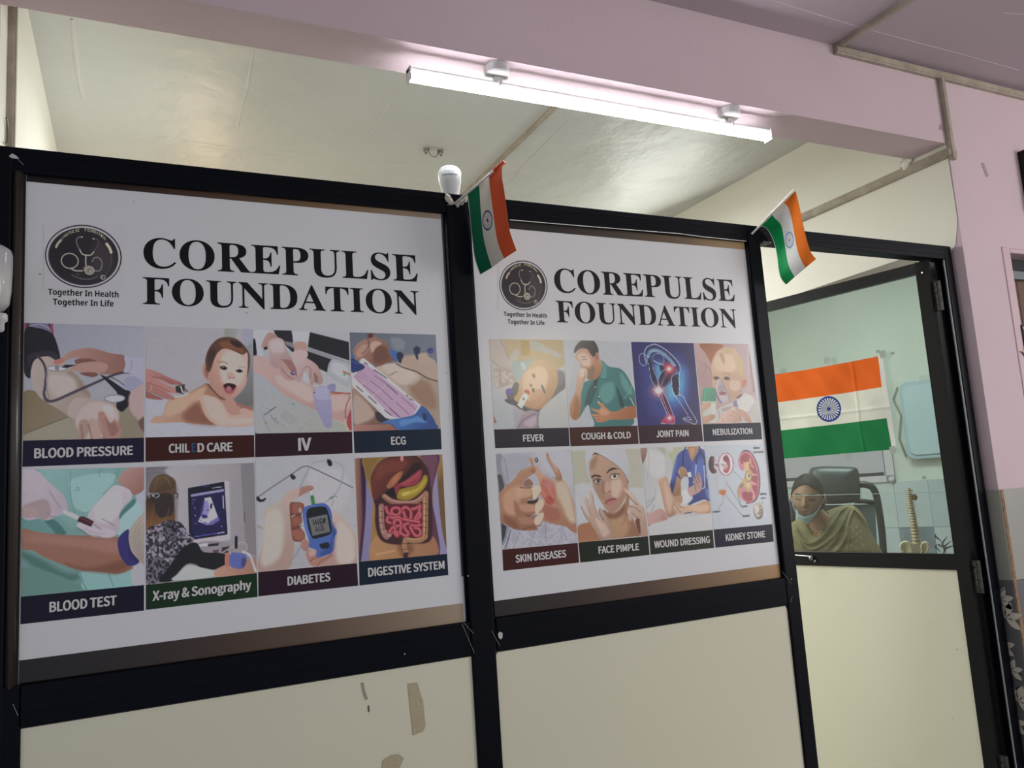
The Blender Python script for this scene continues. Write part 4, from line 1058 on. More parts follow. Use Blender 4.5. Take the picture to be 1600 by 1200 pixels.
ART['dig'] = '''B 8a6a3a>9a7348 200 100 200 1100
A 7d77a0 6 120 240 220 560 200 1140 90 1150 130 800
A 8580a6 6 860 220 960 900 970 1080 890 1080 820 600 820 400
G a5764f>4a2246 6 25 300 140 300 25 105 105 103 135 300 140 560 130 800 90 1150 60 1150 40 600
A 341634 16 85 110 112 110 140 330 136 560 110 900 90 1150 70 1150 110 700
G 96733c>6d4f2c 5 870 200 960 300 880 70 915 68 940 500 965 980 940 960 900 740 870 400 860 150
G 9c7841>8d6c3a 5 120 300 260 200 110 104 300 92 240 200 190 330 205 520 150 330 125 220
P 866429 20 120 110 260 96 210 200 190 330 160 320 130 200
G 5a2f4a>4a2448 5 760 300 870 100 700 75 880 70 860 230 820 400 815 560 850 740 890 1070 760 1090 800 600 760 200
P 6c3e52 16 700 90 860 78 840 260 790 420 780 220
P 9e7636 14 215 560 270 560 240 760 260 900 300 960 220 1130 180 1140 195 900
G b07f4e>9c6a48 10 250 1000 850 1000 230 900 400 980 540 1000 760 960 830 900 870 1080 600 1110 200 1140
P 3c1d1c 10 190 330 240 190 330 110 480 78 640 76 730 150 780 260 800 430 815 640 810 880 760 960 600 970 480 980 340 960 270 900 235 760 235 600 220 530
P 6c3824*.6 30 470 980 500 1090 560 1100 620 1040 600 980
G 6e2f24>4a2019 6 300 150 600 300 200 330 240 200 330 120 480 90 640 100 710 180 640 240 520 320 400 400 290 480 230 530 205 470
P 7c3a2b*.7 25 260 200 400 130 560 130 520 220 360 260 260 330
P 2b1413 6 540 270 640 150 715 190 620 260 500 350 470 330
P a0603c 8 350 390 390 320 450 260 510 235 500 290 440 370 380 410
P b56c42*.8 8 420 300 480 260 450 330 400 370
L c06a74 3 34 505 84 505 118
L e0b0a8*.8 3 8 505 84 505 118
P 96303c 5 460 370 540 330 620 270 690 220 710 240 700 300 660 360 580 390 500 390
P b04a54*.7 10 500 360 600 300 680 240 680 280 600 340 540 370
P 8c2f3c 5 420 400 470 370 490 400 460 440 440 470
P 1d0c10 5 340 450 420 400 440 470 450 500 380 480
P 9b7f1e 4 455 480 480 425 560 400 640 380 700 330 730 275 762 285 765 340 730 410 660 480 580 525 500 525 460 510
P c0a436*.8 12 500 450 600 430 680 390 740 310 740 350 680 430 580 480 510 490
L e0d070 4 12 520 475 560 455 580 450
L 9a6a58 5 52 330 490 400 540 520 560 640 550 720 490 750 460
L c39a84*.7 5 12 330 480 400 528 520 545 640 532 720 475
L 6d4436*.8 4 6 330 505 400 560 520 580 640 572 730 505
L a0704e 4 58 745 480 742 600 742 760 738 900
L d0a27a*.8 4 14 738 500 735 700 730 890
L 5c3322 3 6 745 490 748 700 745 900
L 5c3322 3 5 715 560 775 565
L 5c3322 3 5 715 620 775 625
L 5c3322 3 5 715 680 775 685
L 5c3322 3 5 712 740 772 745
L 5c3322 3 5 710 800 770 805
L 5c3322 3 5 708 860 768 865
L 9a6a60 4 54 298 590 300 740 318 850 350 900
L c49a90*.7 4 12 285 600 290 740 310 860
L 5a3432 3 5 270 640 325 645
L 5a3432 3 5 275 700 330 705
L 5a3432 3 5 278 760 335 765
L 5a3432 3 5 285 830 345 815
E a98070 4 378 882 24 22 0
E a07468 4 340 845 22 22 0
P 5a1820 8 335 590 400 570 690 570 705 640 710 880 640 900 460 910 400 860 340 820 340 700
'''
def gut():
    # coils of small intestine: bright tube strokes over a dark red ground
    out = []
    coils = [[345, 600, 360, 650, 400, 680], [400, 640, 420, 610, 470, 610, 490, 645, 460, 680, 415, 670, 400, 640], [510, 620, 540, 600, 590, 630, 600, 690, 580, 730, 540, 700, 525, 650],
             [610, 620, 650, 610, 690, 580], [690, 590, 680, 650, 650, 700, 640, 735, 690, 700, 690, 660], [360, 720, 380, 700, 420, 710, 470, 700, 500, 720], [365, 700, 355, 740, 390, 760],
             [430, 780, 430, 740, 480, 730, 500, 780, 470, 790, 420, 800], [520, 720, 560, 730, 620, 740, 680, 750], [380, 850, 420, 800, 440, 840, 410, 860], [450, 890, 430, 850, 470, 860, 460, 890],
             [500, 800, 490, 850, 520, 880, 560, 890, 570, 860, 540, 820, 530, 780, 570, 765], [600, 780, 650, 790, 695, 780], [590, 800, 620, 860, 650, 890, 690, 880, 690, 830, 640, 810]]
    for c in coils:
        s = ' '.join(map(str, c)); out.append('L 8c2a38 4 36 ' + s); out.append('L b2424f 4 26 ' + s); out.append('L d27a7c*.75 4 7 ' + ' '.join(str(v - 4) for v in c))
    return '\n'.join(out)
ART['dig'] += gut() + '''
L a0704e 4 50 740 900 700 930 640 940 560 930
L c59870*.7 4 12 720 905 640 925 560 918
L a37450 4 48 540 930 530 1000 550 1060
L 5c3322 3 5 510 970 570 965
L 5c3322 3 5 515 1030 575 1020
P 3a2420 10 520 1070 570 1060 560 1115 530 1115
L d8a68a*.4 6 20 250 1080 430 1040'''
ART['fever'] = '''B a9acae>a3a8a8 0 500 0 1100
G b5a27c>ab9670 8 100 100 900 200 75 75 920 85 930 400 560 380 300 420 100 330 70 200
P b0a69e 14 80 100 220 80 300 280 380 180 420 260 300 420 200 440 100 330
A a5a59c 8 540 100 600 90 930 260 900 300 760 240 560 200
A a98d5a 8 440 90 540 100 545 260 450 270
L 8f8270 4 8 200 80 260 200 300 300
L 8f8270*.8 4 8 100 320 180 390 240 450
P a8998f 14 130 430 330 420 400 560 380 640 260 660 150 640
T 9d8f88>b5aaa2 10 40 140 450 330 440 400 580 300 640 160 640
P b3acac 8 110 680 200 640 260 620 400 580 420 640 350 700 230 700
L 8a7f80*.8 5 7 180 650 250 620 330 600
G a8acae>a2a8ac 8 100 700 300 1000 100 720 250 780 360 880 380 1120 110 1120
A 9a5f40 5 120 960 160 1050 130 1065
P 5d5c66 6 890 460 950 480 960 640 900 700 800 780 700 880 660 920 560 920 460 880 700 700 840 560
P 6b6a74*.9 20 850 440 945 460 950 560 880 620 830 560
G bc9c7a>a87a58 6 450 450 760 850 420 560 470 480 560 340 760 330 860 440 870 600 800 760 700 870 620 900 500 860 430 780 405 680
P c8a98c 30 480 500 560 420 700 400 760 520 700 700 560 800 470 700
P b5886a*.8 22 560 700 700 660 740 760 660 860 560 860
P 8ea0a0 6 350 340 470 330 540 300 575 330 520 420 470 480 420 570 350 480
A a8b8b8 5 430 340 480 350 500 420 460 430
P 5f4a3c*.8 8 570 490 600 480 610 520 590 530
P 6b4c3e 6 545 600 560 600 575 630 555 630
P 6b4032 6 570 650 600 655 600 690 580 700 572 675
P 4b4a5c 6 680 610 700 620 730 700 715 710 690 660
L 6a5560 4 6 690 650 720 690
P ad3f3f 5 480 680 520 665 545 690 535 730 500 720
P 55535c 8 370 580 420 600 400 720 370 790 300 790 270 700 330 650
E 5b4a96 6 303 692 42 40 0
P 4a4252 6 255 780 350 770 440 800 480 870 440 900 380 860 280 820
P b09362 5 360 770 410 710 430 790 400 810
A c4c8c2 4 505 705 525 725 520 770 450 890 398 845 440 760 470 720
E 41464c 4 474 775 11 13 0
P 46464c 8 480 870 560 910 650 905 640 940 520 960 460 920
G a3919c>8f7d8a 6 400 900 600 1100 390 1120 400 1000 500 920 600 912 655 940 640 1000 650 1120
L 6a5c68*.8 6 12 410 1110 470 1020 560 970 620 950
P b7a6b0*.7 14 480 1060 560 1000 620 980 620 1060 560 1110
P 9c9aa4 8 350 870 440 900 490 930 430 1000 390 1110 360 1000
L 605c5c 5 10 655 935 640 1000 643 1115
L c9cbc6*.7 3 5 830 995 880 1010 920 1012
P a9adab 20 690 880 960 660 1000 760 1000 1100 670 1110 670 960'''
ART['cough'] = '''B a8adb2>a9afb4 0 100 900 900
P a3a9ac 40 60 600 200 500 260 900 100 1100
G 3f7a76>3a6c6a 5 300 500 800 900 250 600 380 540 470 400 450 330 490 350 560 410 680 430 760 500 830 630 880 760 885 880 740 900 820 960 825 1125 370 1135 320 960 300 860 240 960 180 1040 200 880 210 760 240 640
P 2f5557 12 300 700 360 600 420 580 380 760 320 880 260 880
P 27423f*.9 14 640 650 700 760 740 880 700 900 680 840
P 5b9690*.8 24 470 640 600 600 620 760 520 860 440 760
P 619a94*.7 18 700 480 800 620 840 740 760 720 700 600
P 315f5c*.9 6 745 800 880 830 885 890 750 880
L 6aa39c*.8 4 8 740 800 810 700 830 640
L c9d4d2 3 8 812 790 860 880
A 4f8a84 4 470 340 530 400 530 550 450 550 480 450
L 2f5754 3 5 450 553 528 552 530 420
P 3a3d40 10 380 560 440 500 400 620 370 620
L 2a4a4a*.8 4 6 400 620 420 760 470 860
G b98e74>a06e50 5 300 250 420 520 160 260 200 200 290 200 370 280 400 250 440 300 440 340 470 370 460 470 400 560 350 560 300 560 280 480 220 420 200 360 150 300
P c9ad98 30 170 280 250 240 330 320 320 400 240 400 200 340
P 7d6655*.8 14 290 470 370 400 380 480 350 560 300 560
P a87a66 5 385 250 425 240 435 290 410 350 390 360
P 8d5545*.7 5 395 275 415 270 415 310 400 330
G 565052>3c3836 6 200 100 380 260 130 240 145 170 215 95 300 90 370 95 420 180 425 240 400 240 375 290 340 270 290 200 220 190 180 210 150 240
L 6b5042*.8 4 9 225 295 270 290
L 5f4538*.7 4 8 225 325 285 318
G c2a48e>a8744e 5 200 450 120 1000 180 450 230 420 280 440 295 500 270 570 230 640 215 800 215 900 180 1040 130 1055 85 1000 80 880 110 800 150 700 165 560
P d0b8a6 12 200 450 260 440 280 480 230 540 190 520
L 7a5646*.8 4 6 260 460 265 520 240 580
L 7a5646*.6 4 5 200 470 215 540
P 8e5a38*.6 24 150 760 205 860 190 1000 120 1030
G b9805a>9c5f3a 5 450 850 800 1000 440 840 480 860 560 940 640 950 760 900 880 895 890 1020 720 1050 580 1050 480 1080 400 1075 380 1030 350 1000 350 980 420 975 350 935 345 915 430 930 460 900 415 850 420 830
L 6d3d26*.8 4 5 360 975 440 985
L 6d3d26*.8 4 5 370 1010 440 1020
L 6d3d26*.8 4 5 390 1050 440 1050
P cc9a76*.6 14 460 900 560 960 520 1000 440 980
E d8d4cc 3 428 838 8 10 0
E d8dcd8 2 433 770 8 8 0
E c8ccc8 2 390 655 8 7 0
P a8adb2 8 240 960 300 870 330 970 365 1130 80 1135 80 1060 130 1060 180 1050'''
ART['joint'] = '''B 2c2a66>252258 50 600 900 600
P 343a80 120 250 300 700 260 800 800 600 1050 300 1000 200 600
P 3f6aa8 90 380 360 720 380 780 600 720 860 560 900 420 760 360 560
P 5aa0c4*.9 60 500 560 640 500 700 600 680 760 560 820 500 720
P 4f92bc*.8 40 360 400 440 380 420 500 390 560
P 38a0c8*.5 30 690 440 740 500 720 700 680 700
A 4a2232 30 60 1180 1034 1120 1034 1300 60 1300
P 2a3060 8 230 230 250 150 340 110 440 150 560 220 640 310 680 400 680 470 620 420 640 480 560 520 480 460 470 330 400 260 330 260 310 300 260 330
P 23213f 5 270 330 330 310 340 400 390 560 400 650 350 640 300 520 270 420
P 241c35 5 420 380 480 390 480 430 440 460
P 23203e 6 480 430 620 480 560 600 470 680 430 670 390 580 430 500
P 5c2038*.8 14 500 460 600 490 560 560 500 540
P 221f3d 5 570 560 640 500 670 520 675 760 640 780 600 720 575 640
P 4a1a34 5 430 750 480 760 520 850 560 960 600 1060 560 1060 500 960 460 860
P 8a2c50*.8 14 460 330 560 360 640 420 600 490 520 470 470 400
E c04a5c*.8 50 545 420 60 60 0
E ff9f8a*.8 30 542 425 34 34 0
E fff2ec 18 542 425 17 17 0
E b06a6a*.6 90 400 710 90 90 0
E f0b0a0*.8 50 400 705 55 52 0
E fff0e8 24 405 705 36 34 0
L f4d8d0*.8 8 10 405 640 410 780
L f4d8d0*.7 8 8 340 690 460 715
P a02a4c 8 440 1090 500 1050 540 1020 600 1040 610 1120 520 1130 450 1125
E d86a80*.8 40 545 1060 50 40 0
E ffe8e8 16 548 1060 19 19 0
O a8b8dc*.9 4 205 303 52 80 -8 7
L b4c8ec 4 8 250 350 225 270 225 200 260 140 340 108 400 120 500 180 600 270 670 360 685 430 670 520 675 620 672 700 668 770
L 9fb4e0 4 6 270 350 290 450 310 560 360 650 400 690
L 9fb4e0 4 6 320 310 335 420 370 510 400 600 402 650
L a8c0e8 4 6 500 430 440 470 405 550 400 600
L a8c0e8 4 6 640 470 580 520 560 570 500 650 440 700
L 8aa4d4 4 6 320 290 350 240 420 230 470 280 470 350 400 350 340 310
L b8ccec 4 7 340 320 400 350 470 375
L c8d8f0 4 6 575 560 580 680 620 780 650 770 700 765 740 800
L c0d0f0 4 6 740 800 760 860 830 980 890 1080 895 1120 870 1140 800 1110 740 1090 730 1060 800 1050 820 1060
L 9fb4e0 4 6 620 780 660 830 720 920 790 1030
L c8c8e4 4 6 430 800 470 900 520 1020
L d890a8 4 7 440 750 490 880 540 1000 560 1040
L d8b0c8 4 6 480 750 520 830 580 980 610 1060 612 1125 560 1132 440 1128
L b06c88*.8 5 8 520 470 450 620
L c08ca4*.8 5 5 500 460 430 640
L b8c8e8 3 6 730 1070 840 1085
'''
def spine_print():
    out = []
    for t in np.linspace(0, 1, 22):
        p = smooth_pts([[265, 270], [300, 200], [360, 185], [430, 205], [500, 255], [560, 320], [610, 380]], False, 8); i = t * (len(p) - 1); a = p[int(i)]; b = p[min(int(i) + 1, len(p) - 1)]; c = a + (b - a) * (i % 1)
        d = b - a if int(i) < len(p) - 1 else p[-1] - p[-2]; d = d / np.linalg.norm(d); n = np.array([-d[1], d[0]])
        out.append('L 9cc0d8 3 9 %.0f %.0f %.0f %.0f' % (*(c - n * 17), *(c + n * 17)))
    return '\n'.join(out)
ART['joint'] += spine_print() + '\nL 7aa4c8*.5 14 40 265 270 300 200 360 185 430 205 500 255 560 320 610 380'
ART['neb'] = '''B a98a84>a58a88 0 200 1000 300
G ae8f88>a17e7a 10 100 100 200 700 40 60 120 60 260 330 300 480 280 660 150 640 100 500 60 300
G 8c5128>a06034 8 150 60 300 300 115 65 400 70 420 120 330 200 280 340 200 200
P a99292 12 570 70 890 70 900 860 860 860 820 720 700 700 720 400 640 180
L 8f6c6a*.8 8 24 790 160 800 400 840 700
L 8f6c6a*.7 8 16 830 200 870 500 890 840
L b4a6a2*.7 8 20 760 100 770 460
L 8a6660*.7 6 10 180 320 260 430 300 520
L 96766f*.6 10 20 110 300 200 380 160 480
G c2a283>a98262 6 300 300 720 700 270 420 280 300 330 190 400 130 500 110 590 140 660 230 700 340 710 470 680 540 660 560 680 640 660 740 580 800 500 850 420 830 320 700 280 600 290 520
P c9ad8c 40 320 260 420 200 560 220 620 340 560 440 420 430 330 400
P b8a268*.8 30 560 200 660 250 700 380 690 480 640 460 600 340
P b19c60*.6 22 400 120 520 110 560 160 460 190
P 94704c*.6 14 380 200 430 200 450 300 430 330
G bf9070>a5704e 5 680 500 730 650 665 530 710 510 745 540 745 600 715 640 670 640 655 590
P b05a34*.8 8 690 560 725 540 735 570 715 620 695 620
P 56382c 6 298 510 330 498 370 505 385 535 350 545 310 538
P 503228 6 440 512 480 500 515 520 510 545 470 548 440 535
L 8f6750*.7 6 10 430 470 480 455 530 480
P bfa08a 12 530 560 640 560 660 640 600 700 520 660
P 9f94a0*.85 6 375 525 420 560 450 640 500 720 510 800 480 850 430 850 380 800 345 700 340 620
P 8e828e*.8 10 350 640 420 600 450 640 440 690 370 680
L d0ccd4 4 8 370 530 350 620 340 700
L 6a6478 4 7 400 530 450 640 500 740 510 810
P 8a4a4c 5 375 710 420 700 475 715 450 745 390 745
P b8acb0*.6 10 380 760 460 760 490 810 440 840 390 810
L 4c5a78 5 16 320 670 345 760 400 850
G b3afa8>a3a098 6 650 740 850 1100 340 960 420 900 560 840 660 760 720 720 840 770 900 880 920 1000 930 1115 340 1115
P bab8b2 20 640 800 760 750 840 840 780 960 660 960
L 7e7c78*.7 6 9 850 870 800 920 780 1000
L 7e7c78*.7 6 9 350 900 370 980 380 1060
P 4b2d28 5 600 790 660 740 690 740 640 790
A 6c6890 5 555 850 605 810 630 920 570 900
P 9c8c84 8 410 930 490 905 560 900 500 950 430 970
G 4f9a78>3d805f 5 150 700 320 820 160 665 200 650 300 655 315 700 325 830 150 830 150 740
L 5faa8a*.7 6 14 190 680 180 800
A b1b6a8 5 155 832 330 832 335 1000 340 1120 150 1120
L 7ba890 4 12 150 860 320 850
P c0c0b4*.7 12 270 860 320 860 320 980 270 980
G c09a80>a87a5e 5 150 900 300 1000 120 900 180 850 250 850 265 890 220 930 160 980 145 1020 140 940
G bd957c>a3745a 5 150 1020 320 1100 140 1050 220 1020 300 1010 322 1040 290 1080 200 1120 145 1120
G c7a690>a98068 5 450 960 650 1100 370 1100 420 1010 500 950 580 945 650 1000 665 1050 650 1110 380 1118
L 8d6048*.8 4 6 540 960 620 1010 660 1060
L 8d6048*.7 4 6 500 1000 580 1040 640 1090
L 8d6048*.6 4 6 470 1050 540 1080 600 1110
L 8d6048*.6 4 6 410 1060 440 1100
G b98a70>a3725a 5 600 900 800 1100 550 890 600 920 640 930 740 980 810 1110 740 1110 690 1040 640 970 560 910
L 7a4a3a*.7 4 7 600 930 660 1010 670 1090'''
ART['skin'] = '''B a6a7ad>a3a4aa 0 100 900 1100
P acadb4 40 500 40 900 60 900 400 700 320 560 200
P 83838e 12 40 70 110 90 150 260 180 420 120 420 60 300
A 4a4a4c 6 50 305 95 300 135 440 75 530 65 400
P 9b9ca6 20 110 100 400 80 420 200 240 320 150 400
L 7f808c*.7 8 14 130 120 160 260 170 380
L 8c8d98*.7 8 16 520 240 560 320
L 8c8d98*.7 8 20 600 300 650 350 700 330
T 9a99a8>a8a8b2 8 26 160 900 400 940 600 820 940 960 970 1080 400 1120 110 1150
L 7e7e8c*.7 8 12 480 950 420 1110
L 7e7e8c*.7 8 12 600 860 600 1060
L 7e7e8c*.6 8 10 300 960 240 1130
L 8a8a98*.6 8 12 760 920 800 1060
A 33383e 6 95 850 160 890 140 1010 105 1100
L 7e8a94 5 26 180 900 150 1010 120 1090
L 3a4048 5 10 200 940 170 1060 140 1140
G b78f74>9c6c50 5 600 300 700 900 470 250 500 200 560 290 640 340 700 370 740 370 800 360 850 430 900 560 930 660 950 860 960 960 900 950 840 900 780 880 680 860 570 820 560 700 590 600 560 480 520 370
G b38c70>96694e 5 700 250 780 330 605 60 630 65 650 110 700 190 760 250 790 370 740 380 700 340 720 320 680 230 620 130
E 9a6a60*.8 8 622 85 14 26 -10
L 7d523e*.8 5 8 615 120 680 230 715 310
P b9a890 40 720 400 820 380 880 520 910 660 940 840 860 820 780 640 720 520
P b4604c*.85 22 530 500 560 360 640 370 700 430 720 560 690 640 620 640 560 560
P a03c38*.85 12 600 560 650 550 690 600 670 640 610 620
P b57a8c*.5 12 600 390 650 380 680 440 640 470
L d09a88*.7 4 6 570 400 640 470 690 560
L d09a88*.7 4 6 560 480 620 580 700 660
P 9b5848*.8 18 570 640 640 660 740 700 760 800 660 830 580 780
G ad8060>8c5c44 5 150 300 500 900 70 530 160 430 260 330 310 260 420 215 440 190 415 140 425 110 455 120 465 190 490 250 480 280 420 320 360 370 340 420 360 450 450 440 420 450 530 430 555 480 530 540 460 580 400 590 390 620 500 600 560 570 585 640 560 700 500 770 420 780 560 720 575 790 540 880 490 900 510 920 490 935 320 935 240 920 150 870 90 840 85 700
P b98c6c 40 120 540 240 440 340 440 300 620 260 760 140 720
P c09878*.8 16 270 460 420 460 440 540 320 570 270 540
P b98a6e*.8 14 300 640 470 650 480 720 340 720
P a87660*.8 14 290 790 440 800 470 850 340 870
P cfb498 8 440 440 530 430 550 480 510 550 460 580 450 500
P cbae94 8 490 620 560 575 583 640 550 700 490 760 480 700
P cdb096 8 480 790 570 730 574 790 530 870 480 870
P 8e5a48*.7 14 240 600 290 640 290 760 250 720
P 39261e 6 395 600 480 590 520 560 500 620 430 635 395 625
L 5b382a 5 9 380 760 440 775 500 765
L 5b382a*.8 5 10 310 450 400 452 450 440
L 5b382a*.8 5 8 330 935 420 900 500 895
P 8b6250 6 360 380 410 350 460 410 410 440 350 430
E 2b2d28 4 495 135 20 28 -12
E a8aa9c 3 492 132 8 13 -12
P 96584c*.7 8 430 250 470 240 480 270 450 290
P 784434*.6 24 120 760 250 830 300 920 160 870'''
ART['face'] = '''B aeb0aa>b0b2b4 200 60 600 900
A a5a590 10 20 75 190 70 215 300 240 460 30 470
A a6a694 10 650 50 830 50 860 500 700 500
P b0b2b5 30 60 500 250 480 400 800 200 900 90 940
G b0b2b8>a4a6ac 5 200 80 250 400 190 80 260 60 295 90 250 170 225 300 240 400 260 450 215 380 190 220
G b2b4b8>a8aaae 5 300 60 700 400 260 62 400 60 600 60 650 90 690 200 700 300 690 400 690 440 600 300 540 210 370 120 300 88
G b08f76>a07a62 5 250 150 600 700 232 320 240 210 270 130 300 90 370 120 480 190 580 270 660 380 690 470 680 560 640 640 600 720 540 780 490 800 440 770 350 640 290 500 260 420
P bea48e 40 480 440 580 400 620 500 560 620 500 600
P 8e6a50*.7 26 240 200 330 130 300 260 250 300
P 96725c*.6 20 270 470 360 440 400 560 430 650 340 600
A 2e261f 4 262 122 298 88 372 124 300 108
L 4b3e38 3 5 372 122 480 190 590 275 660 370 688 430
L 2f2823 3 6 682 425 683 455
L 3a2c24 5 22 262 378 300 358 355 372
P 33251e 5 435 325 470 285 520 268 580 292 540 286 480 305 440 335
P 6e5242*.6 12 270 400 330 390 380 430 340 470 290 450
E c6bdb4 4 330 428 34 22 6
E 3a342c 4 335 426 20 22 0
L 1f1814 4 8 290 430 320 398 372 412
E cfc8bd 4 522 372 42 28 -8
E 5a5a40 4 528 366 22 24 0
E 1c1814 3 528 366 9 10 0
L 1f1814 4 9 472 385 500 340 560 340 580 350
L 5c4638*.7 4 5 480 392 520 405 560 390
L 7d5a48*.7 10 20 395 430 390 500 400 560
P ba8f7c 12 430 440 450 430 470 520 430 560 410 530
E 4d2f26 4 470 548 9 6 0
E 5a3a30 4 415 565 8 5 0
P 915050 4 412 680 440 640 480 625 500 618 550 632 530 670 490 700 440 700
L 57282a 3 6 415 675 470 660 500 648 548 632
P ac6c68 5 440 672 500 652 540 645 510 690 460 700
E a3694f*.6 5 315 270 7 7 0
E a3694f*.6 5 405 190 9 9 0
E a3694f*.6 5 275 240 6 6 0
E a3694f*.6 5 590 555 8 8 0
E a3694f*.5 5 370 540 8 8 0
E a3694f*.5 5 360 520 5 5 0
P 7e4c38*.8 10 375 770 430 775 430 850 380 830
G a07654>8a5c40 6 450 800 800 1050 430 790 490 800 560 775 640 680 680 560 700 640 700 700 680 800 740 860 780 960 820 1070 760 1075 500 1100 100 1140 95 960 180 920 260 900 340 880 430 880
P ab8664*.8 40 480 850 640 830 700 960 640 1080 500 1080
P 9b6848 30 100 970 200 920 280 960 330 1080 110 1120
P 6d4630*.7 20 440 800 520 810 600 760 640 700 640 780 560 860 460 860
L 9a7050*.7 8 14 650 820 640 900 600 940
G b99f8c>a1806c 5 150 700 450 1000 133 722 145 715 200 800 240 830 180 700 175 620 195 610 215 660 240 760 232 620 235 545 255 538 275 600 290 720 340 830 380 880 345 790 345 745 370 740 400 790 440 870 500 960 500 1090 370 1105 320 1040 250 920 190 850
P c5b09e*.7 20 300 860 400 920 470 1020 400 1080 340 980
L 54382c 4 5 133 720 180 830 240 920
L 54382c*.8 4 5 270 590 290 720 345 830
L 6d4a3a*.7 4 5 215 640 235 770 250 830
L 5a3428 4 8 350 760 360 830 400 880
G bda592>a38270 5 700 600 880 1000 640 530 660 515 760 600 830 700 870 730 900 860 915 1065 830 1070 830 900 800 870 740 860 710 900 680 850 700 790 700 710 760 690 720 640
L 5a3a2c 4 7 665 570 740 660 790 700
L 6d4838*.7 4 8 700 720 770 740 830 790
L 6d4838*.7 4 8 730 800 790 850 830 890
P 6c3e2c 10 780 870 820 880 830 1060 790 980 770 900
A b0b2b4 3 700 650 722 660 720 700 700 700
G 9a7a64>805c48 4 840 40 900 200 832 38 908 38 890 150 860 218 840 140'''
ART['wound'] = '''B b2b3b0>afb1b0 200 60 600 900
G a8aaa2>b0b1b2 10 100 60 400 700 60 70 330 70 440 200 440 400 370 420 260 440 250 600 220 700 200 850 110 860
P 9b9d90 14 250 70 330 70 340 160 300 120
P b7b8b6 40 120 100 320 160 330 400 200 430 120 300
L 8c8e8c*.8 8 14 220 680 160 760 110 800
L 8c8e8c*.7 8 12 230 580 210 680 120 730
L 989a96*.6 8 12 140 120 150 300 120 460
L 8a8c8c*.8 8 12 215 760 180 850
G 96766a>7a564a 5 60 80 100 260 48 80 122 80 110 180 75 262 58 240
A a3a78e 12 440 65 600 65 530 120 470 260 430 380 430 200
P 9fae6c 10 395 150 430 120 430 200 405 200
A b4b5b2 20 230 600 300 560 340 760 380 900 210 900
G 3c4c9a>2a3474 5 500 100 800 700 400 540 420 440 470 220 510 140 600 90 780 85 830 160 860 440 880 600 880 730 820 700 700 740 620 760 620 560 560 660 430 670
P 4a62b0*.7 30 680 260 820 220 820 420 760 480 680 420
P 5b78c0*.6 14 430 360 470 220 490 230 440 480
P 5b78b8*.7 14 830 560 880 600 880 700 840 660
A a1764e 5 608 60 752 55 740 110 668 250 640 180
A b08a64*.8 6 640 80 700 80 690 150 660 200
L 191d34 4 14 595 60 560 160 558 300
L 191d34 4 16 755 60 770 130 725 190 720 270
L 191d34 4 14 770 130 820 200 815 290
L b9c6e0 4 9 718 280 712 390
L b9c6e0 4 9 812 290 822 480 820 550 790 570
L 8a98c4*.8 4 6 840 300 845 440
P 26305e*.8 12 400 540 450 500 440 600 430 660
G a5805c>8a6240 5 450 400 540 650 480 420 520 450 540 480 535 640 430 665 440 600 470 500
G b08a68>936a48 4 500 310 600 440 495 370 520 320 560 305 600 340 610 390 590 430 560 445 530 440 520 410
L 6d4a34*.8 4 5 530 330 545 400 560 430
L 6d4a34*.8 4 5 555 320 580 380 585 410
A bfc2bc 4 610 375 655 365 665 425 620 432
G a9afb4>b3b6b8 5 540 450 620 750 540 455 620 430 625 560 615 600 640 640 680 680 620 750 540 750 535 600
P c0c3c4*.7 14 550 600 610 590 650 680 600 740 550 730
G ae8a80>a27a70 5 640 600 780 450 612 580 660 540 690 520 672 490 690 480 705 520 712 600 690 470 680 440 700 440 735 520 705 410 715 385 760 500 740 390 755 375 790 480 790 540 770 600 700 640 650 660
L 7d504a*.7 4 5 705 450 740 540
L 7d504a*.7 4 5 730 410 765 500
G b8947a>a0785c 5 270 450 450 900 262 490 290 450 365 425 400 530 440 660 540 650 545 740 470 750 450 830 480 870 440 900 385 915 340 820 300 640
P c6a894*.7 30 330 480 400 600 440 720 400 860 350 760
G bf9c80>a8805e 5 600 780 880 860 470 740 500 730 560 790 620 765 700 770 790 730 860 715 885 745 890 860 760 870 620 850 540 880 480 860 455 830 460 780
P cbab90*.7 20 620 790 760 770 860 760 860 840 700 840
L 7a4a38 4 6 470 760 500 820 540 860
L 7a4a38 4 6 490 740 530 790 580 800
L 7a4a38*.8 4 5 455 830 500 860
P 2a3468 6 570 865 680 850 600 880
A a39e98 12 440 900 560 870 850 870 600 930 450 930
P b5b6b4 20 430 910 520 890 700 870 560 915 450 925
G b7908a>a67c74 5 150 900 350 1000 120 870 180 860 230 830 290 812 340 850 370 900 370 960 340 1010 280 1015 200 1015 130 1010
L 85564e*.8 4 6 310 890 340 940
L 85564e*.8 4 6 300 920 325 970
L 5c3a34 4 8 140 1012 200 1020 280 1018 340 1010
P b2b3b3 14 130 1030 400 940 900 880 920 1060 140 1130'''
